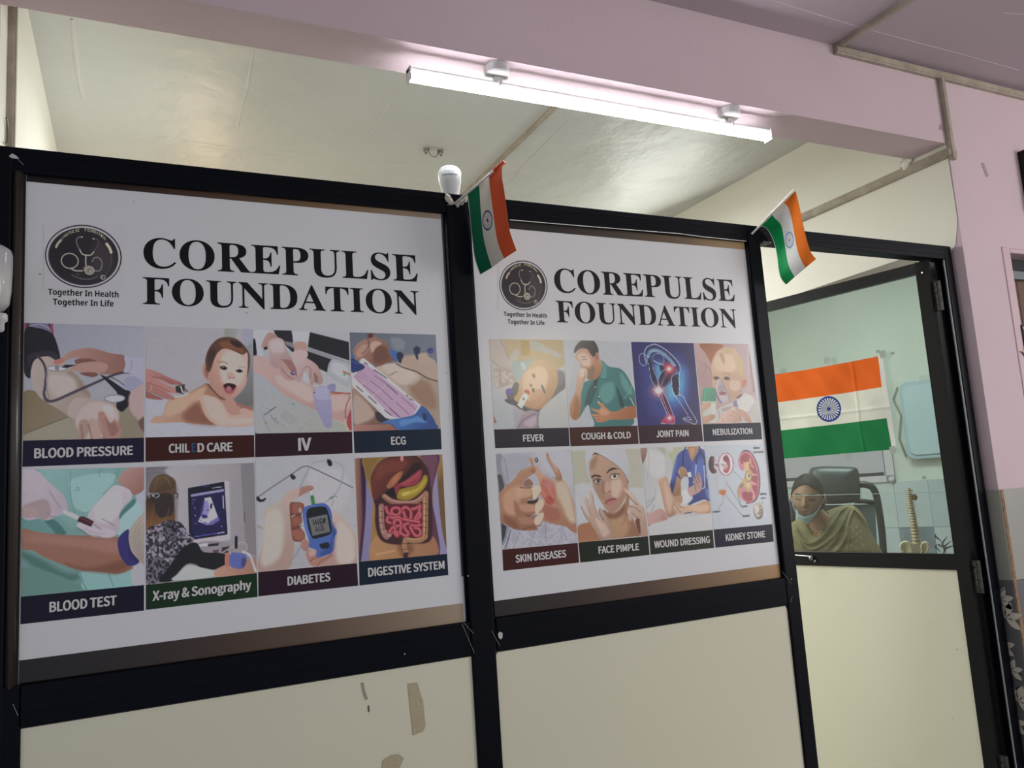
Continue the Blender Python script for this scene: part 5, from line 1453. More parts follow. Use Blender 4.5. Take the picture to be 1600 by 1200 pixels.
ART['kidney'] = '''B a2acb4>a6b0b8 0 200 900 1000
G 2a1a1c>6c2028 4 90 300 160 300 118 228 145 240 155 280 145 320 150 380 175 420 165 450 120 450 85 400 75 320 90 250
P a04048*.8 8 130 245 155 270 150 300 130 280
L 3a2a30 3 10 150 335 190 338
L 3a2a30 3 7 160 350 190 348
L b08a88 3 8 175 360 182 440 178 580 190 630 205 665
E c3bcc0 4 300 333 96 143 0
O 8f2a44 3 300 333 96 143 0 10
P 8e2c34 4 290 220 320 220 350 290 352 380 325 440 290 445 265 400 290 370 310 340 300 310 270 290 265 250
P b89484*.9 6 270 350 310 330 330 360 300 400 260 410
P 4d2c34*.8 5 270 235 310 240 320 280 300 290
P b4404a*.8 6 290 400 330 380 330 420 300 430
L 3a3440 3 10 242 330 275 330
L 3a3440 3 8 242 350 280 345
L c09492 3 8 262 400 280 490 300 560 305 620 295 665
P c06f2c 4 202 690 220 668 260 660 300 665 305 690 290 725 265 740 262 770 255 740 225 725
P a5501e*.7 8 240 680 290 680 280 720 250 720
L 9a6a54 3 7 260 750 262 800 265 820
L 2c3036 3 4 265 820 200 915
L 2c3036 3 4 275 705 515 1000
L 2c3036 3 4 300 560 500 880
L 2c3036 3 4 390 415 545 565
L 2c3036 3 4 640 195 660 170
L 2c3036 3 4 780 812 758 860
L 4c4a50 3 3 660 780 680 840
L 2c3036 3 5 475 800 500 880
G 2c1a20>5a1a2a 4 500 160 700 600 470 300 480 220 510 165 555 150 610 165 670 240 720 360 742 500 742 640 715 760 670 820 600 842 560 835 600 700 680 500 640 300
P b86478 4 460 320 472 230 510 180 570 170 630 200 690 320 720 450 725 600 700 740 650 810 590 832 520 800 480 720 490 640 540 620 565 640 580 700 620 640 600 500 560 420 545 350 530 410 500 415 470 370
P 96242c 4 485 300 495 230 540 190 590 200 640 260 680 350 710 480 712 600 690 740 640 800 590 818 530 780 510 700 560 690 600 660 640 600 620 480 620 420 560 340 520 330
P c07880 5 600 250 625 270 640 350 690 380 640 380 620 340
P bf7880 5 620 440 700 470 700 480 630 480
P bf7880 5 610 540 700 590 700 600 620 600
P bf7880 5 600 690 640 620 680 760 650 790
P 8a1a22 5 635 400 680 370 700 440 650 450
P 8a1a22 5 640 500 700 490 705 570 660 550
P 8a1a22 5 640 620 700 610 690 680 660 680
P 8a1a22 5 520 230 570 200 590 260 560 300 540 290
P 8a1a22 5 490 260 520 250 530 300 500 330
P 8a1a22 5 540 700 575 690 578 770 560 760
P 8a1a22 5 600 700 640 700 640 780 600 790
G c2a05c>a88c54 4 560 340 580 660 530 300 555 320 575 290 590 310 620 280 600 340 605 400 640 440 630 520 600 560 640 620 610 650 610 700 590 690 570 700 555 640 500 640 480 700 482 780 470 800 450 740 448 660 480 590 520 540 550 460 540 390 530 350
P c0a878*.8 10 560 580 610 580 605 650 570 640
L 6a5a38*.7 4 6 480 800 455 720 470 630 520 590
E b89c54 4 592 493 40 62 0
O 5c3a28 3 592 493 40 66 0 7
E c8b890 3 592 492 24 38 0
E 2b2a26 4 598 490 14 28 0
E 9c9a94 3 602 500 8 16 0
P 7d6a4c 5 490 590 520 570 530 610 500 640 475 640
G a8a294>5c5648 5 660 860 780 1000 650 900 670 850 710 828 750 840 778 900 780 970 760 1030 710 1048 675 1010 655 960
T 6d6656>b0aa9c 6 16 670 880 710 850 750 880 760 960 720 1020 680 980
P c0b8a8*.8 12 670 880 710 860 720 930 690 960'''
LOGO = '''B a5a2aa
E 17161b 5 802 485 481 390 6
E a5a2aa 5 802 485 466 376 6
E 2a262b>4a4246 6 802 487 441 356 6
P 241f25*.8 60 500 300 700 250 760 600 620 760 460 640 400 480
P 4e4648*.5 80 980 300 1140 400 1160 620 1000 740 900 600
L a9a58f 6 30 462 368 480 330 520 285
L c0bca4 6 34 1095 330 1130 380 1150 435
L 908d86 6 9 785 246 740 250 714 290 730 350 756 400
L 5f5c5e 6 8 925 266 980 275 990 330 960 390 932 430
E d0ccc0 4 785 244 12 7 0
E d0ccc0 4 928 266 12 7 20
L b8b4a4 5 14 756 400 790 455 850 470 900 465 932 430
L b4b0a0 5 15 835 470 832 540 835 610
O b0ac9e 5 632 540 106 92 10 13
L b4b0a0 5 15 645 632 700 660 790 662
L 8c8880 5 11 912 550 940 505 990 500 1035 550 1030 620 1000 662 930 665
E 7a756a 5 862 640 60 44 0
E a8a494 5 880 660 62 54 0
E 5c574e 5 880 660 46 40 0
O c8c4b4 4 880 660 34 29 0 6
E b4b09e 4 885 664 14 14 0
L 7f7c78*.9 5 8 655 710 740 750 840 768 920 758 975 732
L 55504f 5 9 1150 470 1150 560 1120 660 1070 725
O a8a6a0 4 1048 742 28 24 0 9
E e0dcd4 4 1040 738 8 8 0
E 5b5856 4 735 705 12 8 0'''

G1, G2, G3, G4 = .72 / .40, .72 / .34, .72 / .43, .72 / .41
p1 = poster('left white clinic poster with eight pictures from blood pressure to digestive system', -.2045, .752, 1.036, 2.104, 0, 0, None, None)
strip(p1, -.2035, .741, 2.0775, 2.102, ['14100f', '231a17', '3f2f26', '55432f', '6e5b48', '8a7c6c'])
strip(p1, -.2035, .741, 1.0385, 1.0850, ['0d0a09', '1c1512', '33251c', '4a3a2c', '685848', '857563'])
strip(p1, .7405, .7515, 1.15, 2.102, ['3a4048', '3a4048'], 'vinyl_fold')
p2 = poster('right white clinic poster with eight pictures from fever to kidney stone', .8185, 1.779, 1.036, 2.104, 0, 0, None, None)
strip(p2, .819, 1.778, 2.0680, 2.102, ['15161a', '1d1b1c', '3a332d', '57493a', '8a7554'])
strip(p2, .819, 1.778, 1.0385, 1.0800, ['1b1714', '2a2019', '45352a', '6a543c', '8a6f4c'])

YA, YB2, YT = YP - .0005, YP - .0010, YP - .0015
def tile_(parent, key, quad, band, zoom, gain, bandcol, title):
    o = seat(printed('printed_photo', quad, zoom, ART[key], gain, None, YA), parent); o['label'] = title
    b = flat('caption_band', band, YA, mat('ink_' + bandcol, C4(bandcol, gain * .5), .32, .25), None); seat(b, parent); b['label'] = 'caption band'
    return b
T1 = [('bp', [(38, 504.5), (225, 509.5), (225, 684), (36, 688.5)], [(36, 688.5), (225, 684), (225, 722), (35, 729.5)], (25, 495, 6), G1, '261d3c', 'picture of a blood pressure check on an arm'),
      ('child', [(227.5, 509.5), (394, 514.5), (397, 679.7), (227.5, 683.5)], [(227.5, 683.5), (397, 679.7), (397.5, 714.3), (227.5, 721.3)], (220, 505, 6.488), G1, '4c2018', 'picture of a laughing baby with stethoscope'),
      ('iv', [(395, 514.5), (545, 519.5), (550, 674.5), (398.7, 677.5)], [(398.7, 677.5), (550, 674.5), (551, 708), (398.8, 714.5)], (390, 505, 6.488), G1, '391b2b', 'picture of gloved hands placing a drip'),
      ('ecg', [(546.5, 519.3), (680.7, 523), (688.5, 670), (552.5, 674)], [(552.5, 674), (688.7, 670), (690, 702), (554, 708)], (540, 510, 7.056), G1, '1c2e42', 'picture of a heart trace strip over a chest'),
      ('test', [(34, 734), (225, 730), (225, 914), (32.5, 932.5)], [(32.5, 932.5), (225, 914), (225, 954), (32, 975.5)], (25, 715, 5.455), G2, '16122a', 'picture of a blood sample tube'),
      ('xray', [(228, 730), (397.3, 723), (401.3, 895.5), (228, 914)], [(228, 914), (401.3, 895.5), (402.5, 932.5), (228, 953)], (220, 710, 5.714), G1 * 1.08, '18371b', 'picture of a sonography screen'),
      ('diab', [(399, 716.5), (553.3, 711), (557.8, 880), (403.6, 894)], [(403.6, 894), (557.8, 880), (559.6, 915), (403.9, 931.8)], (390, 705, 6.154), G1 * .97, '33162a', 'picture of a blue glucose meter'),
      ('dig', [(554.4, 716), (691, 710), (698.5, 865.4), (561, 877.8)], [(561, 877.8), (698.5, 865.4), (700.6, 898.5), (561.8, 915)], (550, 700, 6.486), G1, '14263c', 'drawing of the digestive organs')]
T2 = [('fever', [(764.6, 530), (879, 531), (888.5, 668), (772, 671)], [(772, 671), (888.5, 668.2), (890, 697), (774, 700.3)], (755, 520, 7.5), G3, '35303f', 'picture of a child with a thermometer'),
      ('cough', [(880, 531), (985.6, 534), (996, 665), (889.7, 668)], [(889.7, 668), (996, 665), (998, 693.6), (891.7, 697.4)], (880, 520, 7.744), G3, '502722', 'picture of a coughing man in a green shirt'),
      ('joint', [(986.3, 534.2), (1083.7, 536), (1095.9, 663.5), (997, 665)], [(997, 665), (1095.9, 663.5), (1098.6, 689.5), (999.8, 693.6)], (980, 525, 8.272), G3, '3f1f2b', 'drawing of glowing joints in a bent figure'),
      ('neb', [(1085, 536), (1169.3, 537.6), (1188.5, 660.3), (1098.3, 662.7)], [(1098.3, 662.7), (1188.5, 660.3), (1191, 686.3), (1100.2, 689.9)], (1080, 530, 8.575), G3, '141e38', 'picture of a baby with a nebulizer mask'),
      ('skin', [(774.9, 709), (892, 703), (902.6, 848.4), (785, 858.9)], [(785, 858.9), (902.6, 848.4), (904.9, 879), (786.6, 892)], (770, 700, 7.272), G4, '4e1d1b', 'picture of hands with a red rash'),
      ('face', [(893, 703), (1001, 700), (1012.5, 837.9), (904, 847.7)], [(904, 847.7), (1012.5, 837.9), (1015, 867), (907, 879)], (890, 695, 7.5), G4, '232b1a', 'picture of a woman in a towel'),
      ('wound', [(1001.5, 700), (1100, 696.7), (1113.7, 828), (1014.5, 837)], [(1014.5, 837), (1113.7, 828), (1115.8, 856), (1016.7, 866.7)], (995, 690, 7.744), G4, '252b19', 'picture of a wrist being bandaged'),
      ('kidney', [(1101, 696.3), (1192.5, 694), (1206.7, 819), (1115.3, 827.5)], [(1115.3, 827.5), (1206.7, 819), (1209, 846.3), (1118, 855.8)], (1098, 685, 8.275), G4, '171030', 'diagram of kidneys and a kidney stone')]
B1 = [tile_(p1, *a[:5], a[5], a[6]) for a in T1]
B2 = [tile_(p2, *a[:5], a[5], a[6]) for a in T2]
M_BTXT = mat('blue_ink', C4('1f4a73', 1.3), .3)
def cap(band, s, bl, br, hl, hr, m=M_WTXT, tight=1.0, off=.017):
    o = lettering(s, bl, br, hl, hr, YT, m, None, 'sans', off, 'caption_lettering', tight=tight)
    o.parent = band; return o
cap(B1[0], 'BLOOD PRESSURE', (53.2, 715.7), (208, 710.3), 14.6, 13.4)
cap(B1[1], 'CHIL', (263.7, 707.5), (296.5, 706.5), 13.4, 13.2); cap(B1[1], 'E', (299.5, 706), (306, 705.8), 13, 13, M_BTXT); cap(B1[1], 'D CARE', (308.5, 706), (363.7, 704.5), 13.2, 13)
cap(B1[2], 'IV', (466, 704), (487, 703), 19, 18.8); cap(B1[3], 'ECG', (611.2, 694.6), (634.4, 694), 11.7, 11.5)
cap(B1[4], 'BLOOD TEST', (77, 956.3), (182.5, 944.8), 15, 14.2); cap(B1[5], 'X-ray & Sonography', (238.3, 938.6), (392.8, 920.0), 14.3, 13.2)
cap(B1[6], 'DIABETES', (449.3, 914.6), (516.4, 907.4), 13, 12.6); cap(B1[7], 'DIGESTIVE SYSTEM', (575.3, 901), (695, 888.2), 13, 12)
cap(B2[0], 'FEVER', (817.4, 689.8), (850, 688.8), 10.2, 10); cap(B2[1], 'COUGH & COLD', (908.8, 686.8), (986, 684.4), 10, 9.6)
cap(B2[2], 'JOINT PAIN', (1025.6, 683), (1076.4, 681.4), 9.7, 9.5); cap(B2[3], 'NEBULIZATION', (1114, 679.8), (1176, 677.8), 9.2, 8.8)
cap(B2[4], 'SKIN DISEASES', (805.8, 879), (885, 870), 11.4, 10.8); cap(B2[5], 'FACE PIMPLE', (935.5, 865), (998.8, 859.2), 10.8, 10)
cap(B2[6], 'WOUND DRESSING', (1022.5, 856.2), (1109.6, 847.8), 10.4, 10); cap(B2[7], 'KIDNEY STONE', (1134.2, 845.2), (1196, 839.2), 10.2, 9.7)
def tt(p, s, bl, br, hl, hr, kind, off=0, name='title_lettering'):
    return seat(lettering(s, bl, br, hl, hr, YA, M_INK, None, kind, off, name), p)
tt(p1, 'COREPULSE', (224.4, 417.5), (653.5, 440.3), 46.5, 40.8, 'serif'); tt(p1, 'FOUNDATION', (223.4, 475), (655.6, 491.3), 42.2, 36, 'serif')
tt(p2, 'COREPULSE', (867.5, 456.4), (1149, 471), 37.0, 33.0, 'serif'); tt(p2, 'FOUNDATION', (870.6, 503.4), (1152.5, 512.3), 33.5, 28.7, 'serif')
tt(p1, 'Together In Health', (75.3, 460.3), (185.3, 464.8), 9.4, 9.2, 'bsans', 0, 'tagline_lettering'); tt(p1, 'Together In Life', (83, 476), (177.5, 479), 9.4, 9.2, 'bsans', 0, 'tagline_lettering')
tt(p2, 'Together In Health', (787.5, 493.8), (855, 496.8), 6.8, 6.6, 'bsans', 0, 'tagline_lettering'); tt(p2, 'Together In Life', (793.8, 505.8), (851, 508), 6.8, 6.6, 'bsans', 0, 'tagline_lettering')
# round emblem
def emblem(parent, cx, cy, rx, ry, gain, step):
    q = [(cx - rx - 2, cy - ry - 2), (cx + rx + 2, cy - ry - 1), (cx + rx + 2, cy + ry + 2), (cx - rx - 2, cy + ry + 1)]
    tf = lambda px, py: (802 + (px - cx) * 481 / rx, 486 + (py - cy) * 392 / ry)
    o = seat(printed('emblem', q, None, LOGO, gain, None, YA, step=step, tf=tf, grain=0, sat=1, ground=(.77, .775, .80)), parent); o['label'] = 'round dark emblem with a stethoscope'
    # ring text along the top of the emblem
    n = 0; txt = 'COREPULSE  FOUNDATION'
    mb_ = M_EMB
    for i, ch in enumerate(txt):
        if ch == ' ': continue
        a = math.radians(218 + (322 - 218) * (i + .5) / len(txt)); wv = math.radians(104 / len(txt)) * .42
        x0, y0 = cx + rx * .735 * math.cos(a - wv), cy + ry * .80 * math.sin(a - wv); x1, y1 = cx + rx * .735 * math.cos(a + wv), cy + ry * .80 * math.sin(a + wv)
        k = lettering(ch, (x0, y0), (x1, y1), ry * .095, ry * .095, YB2, M_EMB, None, 'sans', .01, 'emblem_letter'); k.parent = o
M_EMB = mat('emblem_gilt', C4('aaa78f', 1.6), .3)
emblem(p1, 130.2, 400.8, 60, 49.5, G1, .7)
emblem(p2, 817.8, 446, 37.6, 38.8, G3, .55)
# small words on the kidney diagram and the grime on the vinyl
M_DK = mat('dark_small_ink', C4('2a2f36', 1.4), .3)
for s, a, b, h in (('Kidney', (1177.6, 701.6), (1187.6, 701.0), 3.4), ('(cut open)', (1178, 708), (1193, 707.2), 3.2), ('Ureter', (1159, 793.2), (1168.5, 792.0), 3.2), ('Bladder', (1161, 808), (1172, 807), 3.2), ('Kidney', (1187.8, 773.6), (1197.8, 772.6), 3.2), ('stone', (1188.8, 779.8), (1196.6, 779.0), 2.8), ('Urethra', (1114, 801.4), (1125.5, 800.2), 3.2)):
    o = lettering(s, a, b, h, h, YB2, M_DK, None, 'sans', .01, 'diagram_lettering'); seat(o, p2)
for px, py, r in ((62.5, 428, 1.2), (209, 315, .8), (385.5, 489, 1), (38, 378, .8), (697.5, 583, .8), (668, 452, .6), (1000, 520, .5), (702, 648, .9)):
    seat(MB().lathe(onY(px, py, YB2), [(r * .0013, 0), (r * .0013, -.0002)], 8, ax=1).build('dirt_speck', mat('dirt', C4('6b686c'), .6)), p1 if px < 760 else p2)

for f_ in LATER: f_()

k = lettering('Y', (1599.5, 573), (1629, 576), 25, 25, -.0560, mat('gold_letter', C4('c79b3a'), .35), None, 'serif', 0, 'sign_lettering'); k.parent = sg
# ------------------------------------------------------------------ flags
SAF, WHT, GRN, NAVY = 'df6326', 'e3e1d6', '11784b', '27306f'
def chakra(K, x, y, r, col, w=1.0, hub=.16, spokes=24, rim=.13):
    """x, y centred grid coordinates scaled so the wheel has radius 1"""
    d = np.hypot(x, y); a = np.arctan2(y, x); soft = r
    m = np.clip((rim / 2 + soft - np.abs(d - (1 - rim / 2))) / soft / 1.6, 0, 1)
    m = np.maximum(m, np.clip((hub - d) / soft + .5, 0, 1))
    ph = np.abs(((a / (2 * math.pi) * spokes) % 1) - .5) * 2                          # 0 at the spoke axis
    wd_ = .46 + .1 * np.clip(1 - d, 0, 1)
    m = np.maximum(m, np.where(d < 1 - rim * .6, np.clip((wd_ * w - (ph)) * 4 + .3, 0, 1), 0) * .95)
    m = np.where(d > 1.06, 0, m)[..., None]
    return K * (1 - m) + np.array([int(col[i:i + 2], 16) / 255 for i in (0, 2, 4)]) * m
M_CLOTH = mat('flag_cloth', (1, 1, 1, 1), .75, .2, attr='Col', bump=(900, .1))
def hand_flag(label, stick, curves, ctr, rxy, ytilt, cols, wheelw):
    """curves: five edge lines (left, green-white, white-orange, right) from the stick down, each a pixel polyline"""
    tip = onY(*stick[1], ytilt[1]); foot = onY(*stick[0], ytilt[0])
    root = thing('small_flag', label, 'flag', tuple(foot), 'small tricolour flags on sticks')
    seat(MB().tube([foot, tip], .0034, 10).build('flag_stick', mat('white_stick', C4('e2dfda'), .4), smooth=True), root)
    nv, nu = 150, 3 * 34
    rows = []
    for c in curves:
        p = smooth_pts(c, False, 12); s = np.concatenate([[0], np.cumsum(np.hypot(*np.diff(p, axis=0).T))]); t = np.linspace(0, s[-1], nv)
        rows.append(np.stack([np.interp(t, s, p[:, 0]), np.interp(t, s, p[:, 1])], -1))
    E = np.array(rows)                                    # 4 x nv x 2
    u = np.linspace(0, 3, nu); i = np.minimum(u.astype(int), 2); f = (u - i)[:, None, None]
    px = E[i] * (1 - f) + E[i + 1] * f                    # nu x nv x 2
    px = px.transpose(1, 0, 2); v = np.linspace(0, 1, nv)[:, None]; uu = (u / 3)[None, :]
    Yd = ytilt[0] + (ytilt[1] - ytilt[0]) * uu + .012 * np.sin(uu * 5.2 + v * 1.6) * v ** .7 + .010 * np.sin(v * 4 + uu) * v
    d = np.stack([(px[..., 0] - 800) / FPX, (600 - px[..., 1]) / FPX, np.ones(px.shape[:2])], -1) @ CR
    P = CP + d * ((Yd - CP[1]) / d[..., 1])[..., None]
    hx = lambda h: np.array([int(h[k:k + 2], 16) / 255 for k in (0, 2, 4)])
    K = np.where((u < 1)[None, :, None], hx(cols[0]), np.where((u < 2)[None, :, None], hx(cols[1]), hx(cols[2]))) + np.zeros(P.shape)
    K[:, 0:2] = hx('dedfd8')
    K = chakra(K, (px[..., 0] - ctr[0]) / rxy[0], (px[..., 1] - ctr[1]) / rxy[1], .05, cols[3], wheelw)
    o = grid_mesh('flag_cloth', P, lin(K), None, None, M_CLOTH, True); seat(o, root)
    sm = o.modifiers.new('thickness', 'SOLIDIFY'); sm.thickness = .0006
    # sleeve of cloth wrapped round the stick
    q = lambda t: foot + (tip - foot) * t
    return root, q
r1, q1 = hand_flag('small tricolour flag on a stick at the centre post of the partition', ((711, 318), (788, 253)),
    [[(728, 300.5), (730.6, 308), (734, 339), (739, 385), (742.5, 407), (750, 429)], [(746, 285), (749, 293), (750.8, 322.7), (755, 366.7), (761, 394), (768.5, 418)],
     [(764, 269.5), (765.5, 293), (770, 330), (777, 376), (787.5, 404)], [(785, 253), (784, 275), (787.5, 297), (792, 330), (796, 359), (807, 391.5)]],
    (761.7, 344.3), (7.9, 15.6), (-.02, -.15), ('0f6a48', 'd9d4c2', 'd0542f', '2c2f70'), .5)
seat(MB().tube([q1(.80), q1(1.0)], .0055, 10).build('stick_sleeve', mat('orange_cloth', C4('c9502f'), .7), smooth=True), r1)
r2, q2 = hand_flag('small tricolour flag on a stick above the open door', ((1174.7, 366), (1242, 296)),
    [[(1188.3, 353.5), (1196.5, 356.5), (1204, 367), (1210, 382), (1213.8, 400), (1216, 419.5), (1219.8, 434.5), (1228, 445)], [(1205.5, 333.3), (1210, 340), (1220.5, 352), (1225, 373), (1228, 392.5), (1232.5, 415), (1241.8, 432.7)],
     [(1223.5, 316), (1231, 323.5), (1236.3, 340), (1240.8, 364), (1246, 391), (1252.8, 409), (1258.8, 418.3)], [(1241.5, 296.5), (1244.5, 304), (1250.5, 329.5), (1255, 352), (1261, 376), (1267, 394), (1275.3, 404.8)]],
    (1233.5, 375), (6.3, 12.8), (-.02, -.14), ('0c9450', 'e2e2dc', 'ec7a25', '6f82b4'), .35)
seat(MB().tube([q2(.30), q2(.995)], .0046, 10).build('stick_sleeve', mat('white_cloth', C4('dcdad2'), .7), smooth=True), r2)
# sticky lump that holds the first flag, and its ragged tape
mb = MB()
for px, py, r in ((700, 310, .009), (704, 315, .008), (721, 316, .007), (726, 311, .008), (715, 320, .006), (730, 306, .006), (698, 306, .005)):
    mb.ell(onY(px, py, -.012), (r, .004, r * 1.3), 8, 6)
mb.prism([onY(x, y, -.014) for x, y in ((697, 305), (703, 304), (707, 312), (712, 319), (705, 320), (700, 313))], (0, .003, 0))
o = mb.build('glue_lump', mat('old_glue', C4('c7bfb2'), .6, bump=(120, .5))); o['label'] = 'ragged lump of glue and tape holding the flag at centre post'; o['category'] = 'glue'

# large flag taped on the door glass
YG = .003
def ldp(px, py, o): a = lp(0, 0, o); b = lp(1, 0, o); return onW(px, py, a, b)
bf = thing('large_flag', 'large tricolour flag taped on the glass of the open door', 'flag', tuple(ldp(1300, 715, YG)))
nu, nv = 420, 300
u = np.linspace(0, 1, nu)[None, :]; v = np.linspace(0, 1, nv)[:, None]
u0, u1 = lw(1380, 555)[0], .700
zT, zB = 1.772, 1.413
U = u1 + (u0 - u1) * u + .0 * v; Z = zT + (zB - zT) * v - .004 * np.sin(math.pi * u * 1.0) * (1 - v) + .0 * u
U = U - .006 * v * u
wr_ = .0022 * np.sin(13 * u + 5 * v) + .0016 * np.sin(31 * u - 14 * v + 1) + .0012 * np.sin(9 * v + 3 * u) * (u > 0) + .0022 * np.exp(-((v - .53 - .02 * u) / .018) ** 2) + .002 * np.exp(-((u - .75 + .0 * v) / .012) ** 2)
O_ = .006 + wr_
P = np.stack([HG[0] + LD[0] * U + LN[0] * O_, HG[1] + LD[1] * U + LN[1] * O_, Z + 0 * U], -1)
px, py = project(P)
hx = lambda h: np.array([int(h[k:k + 2], 16) / 255 for k in (0, 2, 4)])
K = np.where((v < .333)[..., None], hx('e5671f'), np.where((v < .667)[..., None], hx('d9dacd'), hx('1c7a45'))) + np.zeros(P.shape)
K = np.where(((u > .962) & (v >= 0))[..., None], hx('dcdcd6'), K)
cu, cv = lw(1295, 639, .006); rr = .0515
K = chakra(K, (U - cu) / rr, (Z - cv) / rr + 0 * U, .025, '26388a', 1.0, .14)
seat(grid_mesh('flag_cloth', P, lin(K), None, None, M_CLOTH, True), bf)
for a, nm in (((1213, 580), 't'), ((1292, 563), 't'), ((1379, 553), 't'), ((1395, 703), 't'), ((1315, 714), 't')):
    p = ldp(*a, .011); q = np.array([LD[0], LD[1], 0])
    seat(MB().prism([p - q * .012 + [0, 0, -.012], p + q * .010 + [0, 0, -.014], p + q * .013 + [0, 0, .012], p - q * .010 + [0, 0, .014]], (LN[0] * .0005, LN[1] * .0005, 0)).build('tape_piece', mat('clear_tape_grey', C4('9fa8a0'), .25)), bf)

# ------------------------------------------------------------------ reflection in the door glass, built as solids: wall things
PXM = lambda D: D / FPX
wb = thing('whiteboard', 'reflected white framed board behind the large flag', 'board', wpt(*wu(1320, 752)))
uR, zb_ = wu(1400, 752); uL = wu(1212, 760)[0]; zt_ = wu(1398, 612)[1]
W_ = lambda mb, n, m: seat(mb.build(n, m), wb)
M_WF = mat('board_frame_white', C4('c9c6cc'), .4)
W_(wbox(MB(), min(uL, uR), max(uL, uR), zb_, zt_, .004, .012), 'board_sheet', mat('board_sheet_mat', C4('b9b4be'), .4))
d_ = 1 if uL > uR else -1
ub = [uR, uR + d_ * .055]
W_(wbox(MB(), min(ub), max(ub), zb_, zt_, .004, .024), 'board_frame', M_WF)
W_(wbox(MB(), min(uL, uR), max(uL, uR), zb_, zb_ + .045, .004, .024), 'board_frame', M_WF)
ul = [uR + d_ * .055, uR + d_ * .062]
W_(wbox(MB(), min(ul), max(ul), zb_ + .05, zt_, .012, .016), 'frame_shadow_strip', mat('dark_line', C4('4b4a50'), .5))  # raised dark strip imitates the shadow line beside the frame
z1 = wu(1392, 737)[1]; z2 = wu(1392, 743)[1]; ur = [uR + d_ * .07, uL]
W_(wbox(MB(), min(ur), max(ur), z2, z1, .012, .020), 'board_bar', mat('dark_bar', C4('2c2b2e'), .4))
W_(MB().ell(wpt(uR + d_ * .02, zb_ + .015, .024), (.022, .022, .022), 10, 8), 'corner_cap', M_WF)
# distribution box with a cover and cable
db = thing('wall_box', 'reflected pale blue wall box with rounded corners beside the flag hoist', 'box', wpt(*wu(1440, 718)))
uA, zA = wu(1407, 600); uB, zB2 = wu(1418, 718); u2 = wu(1492, 660)[0]
pts = []; lo, hi = sorted((uA, u2)); r = .05; zt2 = zA; zb2 = zB2
for cx_, cz_, a0 in ((hi - r, zt2 - r, 0), (lo + r, zt2 - r, 90), (lo + r, zb2 + r, 180), (hi - r, zb2 + r, 270)):
    for k in range(5): a = math.radians(a0 + 22.5 * k); pts.append((cx_ + r * math.cos(a), cz_ + r * math.sin(a)))
M_BX = mat('box_blue_grey', C4('a3bcc6'), .35)
seat(MB().prism([wpt(a, b, .0) for a, b in pts], (WN[0] * .07, WN[1] * .07, 0)).build('box_body', M_BX), db)
seat(MB().prism([wpt(lo + hi - a if False else (a - (lo + hi) / 2) * .86 + (lo + hi) / 2, (b - (zt2 + zb2) / 2) * .90 + (zt2 + zb2) / 2, .07) for a, b in pts], (WN[0] * .012, WN[1] * .012, 0)).build('box_cover', mat('box_cover_blue', C4('b2c9d1'), .35)), db)
cb = [wpt(uA + (lo - uA) + 0.0, 0, 0)]
cu_ = lo if abs(lo - uA) < abs(hi - uA) else hi; sg_ = -1 if cu_ == lo else 1
seat(MB().tube([wpt(cu_ + sg_ * .02, zt2 - .02, .02), wpt(cu_ + sg_ * .055, zt2 - .10, .02), wpt(cu_ + sg_ * .02, zt2 - .22, .02), wpt(cu_ + sg_ * .05, zt2 - .38, .02), wpt(cu_ + sg_ * .02, zb2 + .02, .02)], .006, 8).build('box_cable', mat('grey_cable', C4('8c948f'), .5), smooth=True), db)
seat(wbox(MB(), (lo + hi) / 2 - .12, (lo + hi) / 2 + .02, zt2, zt2 + .035, 0, .05).build('cable_entry', mat('pale_entry', C4('bfc7bd'), .5)), db)
for px, py, s in ((1372, 549, .02), (1382, 556, .016), (1395, 552, .018), (1444, 746, .02), (1365, 727, .012)):
    w_ = wu(px, py); wbox(MB(), w_[0] - s * .6, w_[0] + s * .6, w_[1] - s * .5, w_[1] + s * .5, 0, .002).build('paint_scar', mat('scar_grey', C4('9aa096'), .6), wall_side)
# leaf pattern on the tile near the spine model
mb = MB()
for (a, b), (c, e) in (((1462, 834), (1472, 846)), ((1466, 850), (1478, 856)), ((1480, 838), (1476, 862)), ((1486, 845), (1478, 864)), ((1470, 862), (1464, 850)), ((1474, 866), (1490, 852))):
    p = wu(a, b); q = wu(c, e); m_ = ((p[0] + q[0]) / 2 + .02, (p[1] + q[1]) / 2 + .01)
    mb.tube([wpt(p[0], p[1], .0085), wpt(m_[0], m_[1], .009), wpt(q[0], q[1], .0085)], [.002, .007, .002], 5)
mb.build('tile_leaf', mat('leaf_print', C4('3f454b'), .4), wall_side)

# ------------------------------------------------------------------ the reflected desk and spine model, built as solids
dk = thing('desk', 'wooden desk under the reflected spine model', 'desk', (3.4, .53, 0))
M_DESK = mat('desk_wood', C4('8a6b4d'), .4, .4, var=(12, .15))
for mb, n in ((MB().box(2.9, 4.1, .27, .80, .735, .76, .004), 'desk_top'), (MB().box(2.95, 4.05, .30, .32, .25, .735), 'modesty_panel')): seat(mb.build(n, M_DESK), dk)
for x in (2.92, 4.04):
    for y in (.29, .74): seat(MB().box(x, x + .04, y, y + .04, 0, .735, .003).build('leg', M_DESK), dk)
DS = 3.6
def onD(px, py, D): return CP + ray(px, py) * D
sb = onD(1428, 862, DS); kx = DS / FPX
hv = ray(1428, 830); hv = np.array([hv[0], hv[1], 0]); hv /= np.linalg.norm(hv); RV = np.array([hv[1], -hv[0], 0]); UPV = np.array([0, 0, 1.0])
sm_ = thing('spine_model', 'reflected small anatomical spine and pelvis model standing on the desk', 'model', (sb[0], sb[1], .76))
S_ = lambda mb, n, m, sm=True: seat(mb.build(n, m, smooth=sm), sm_)
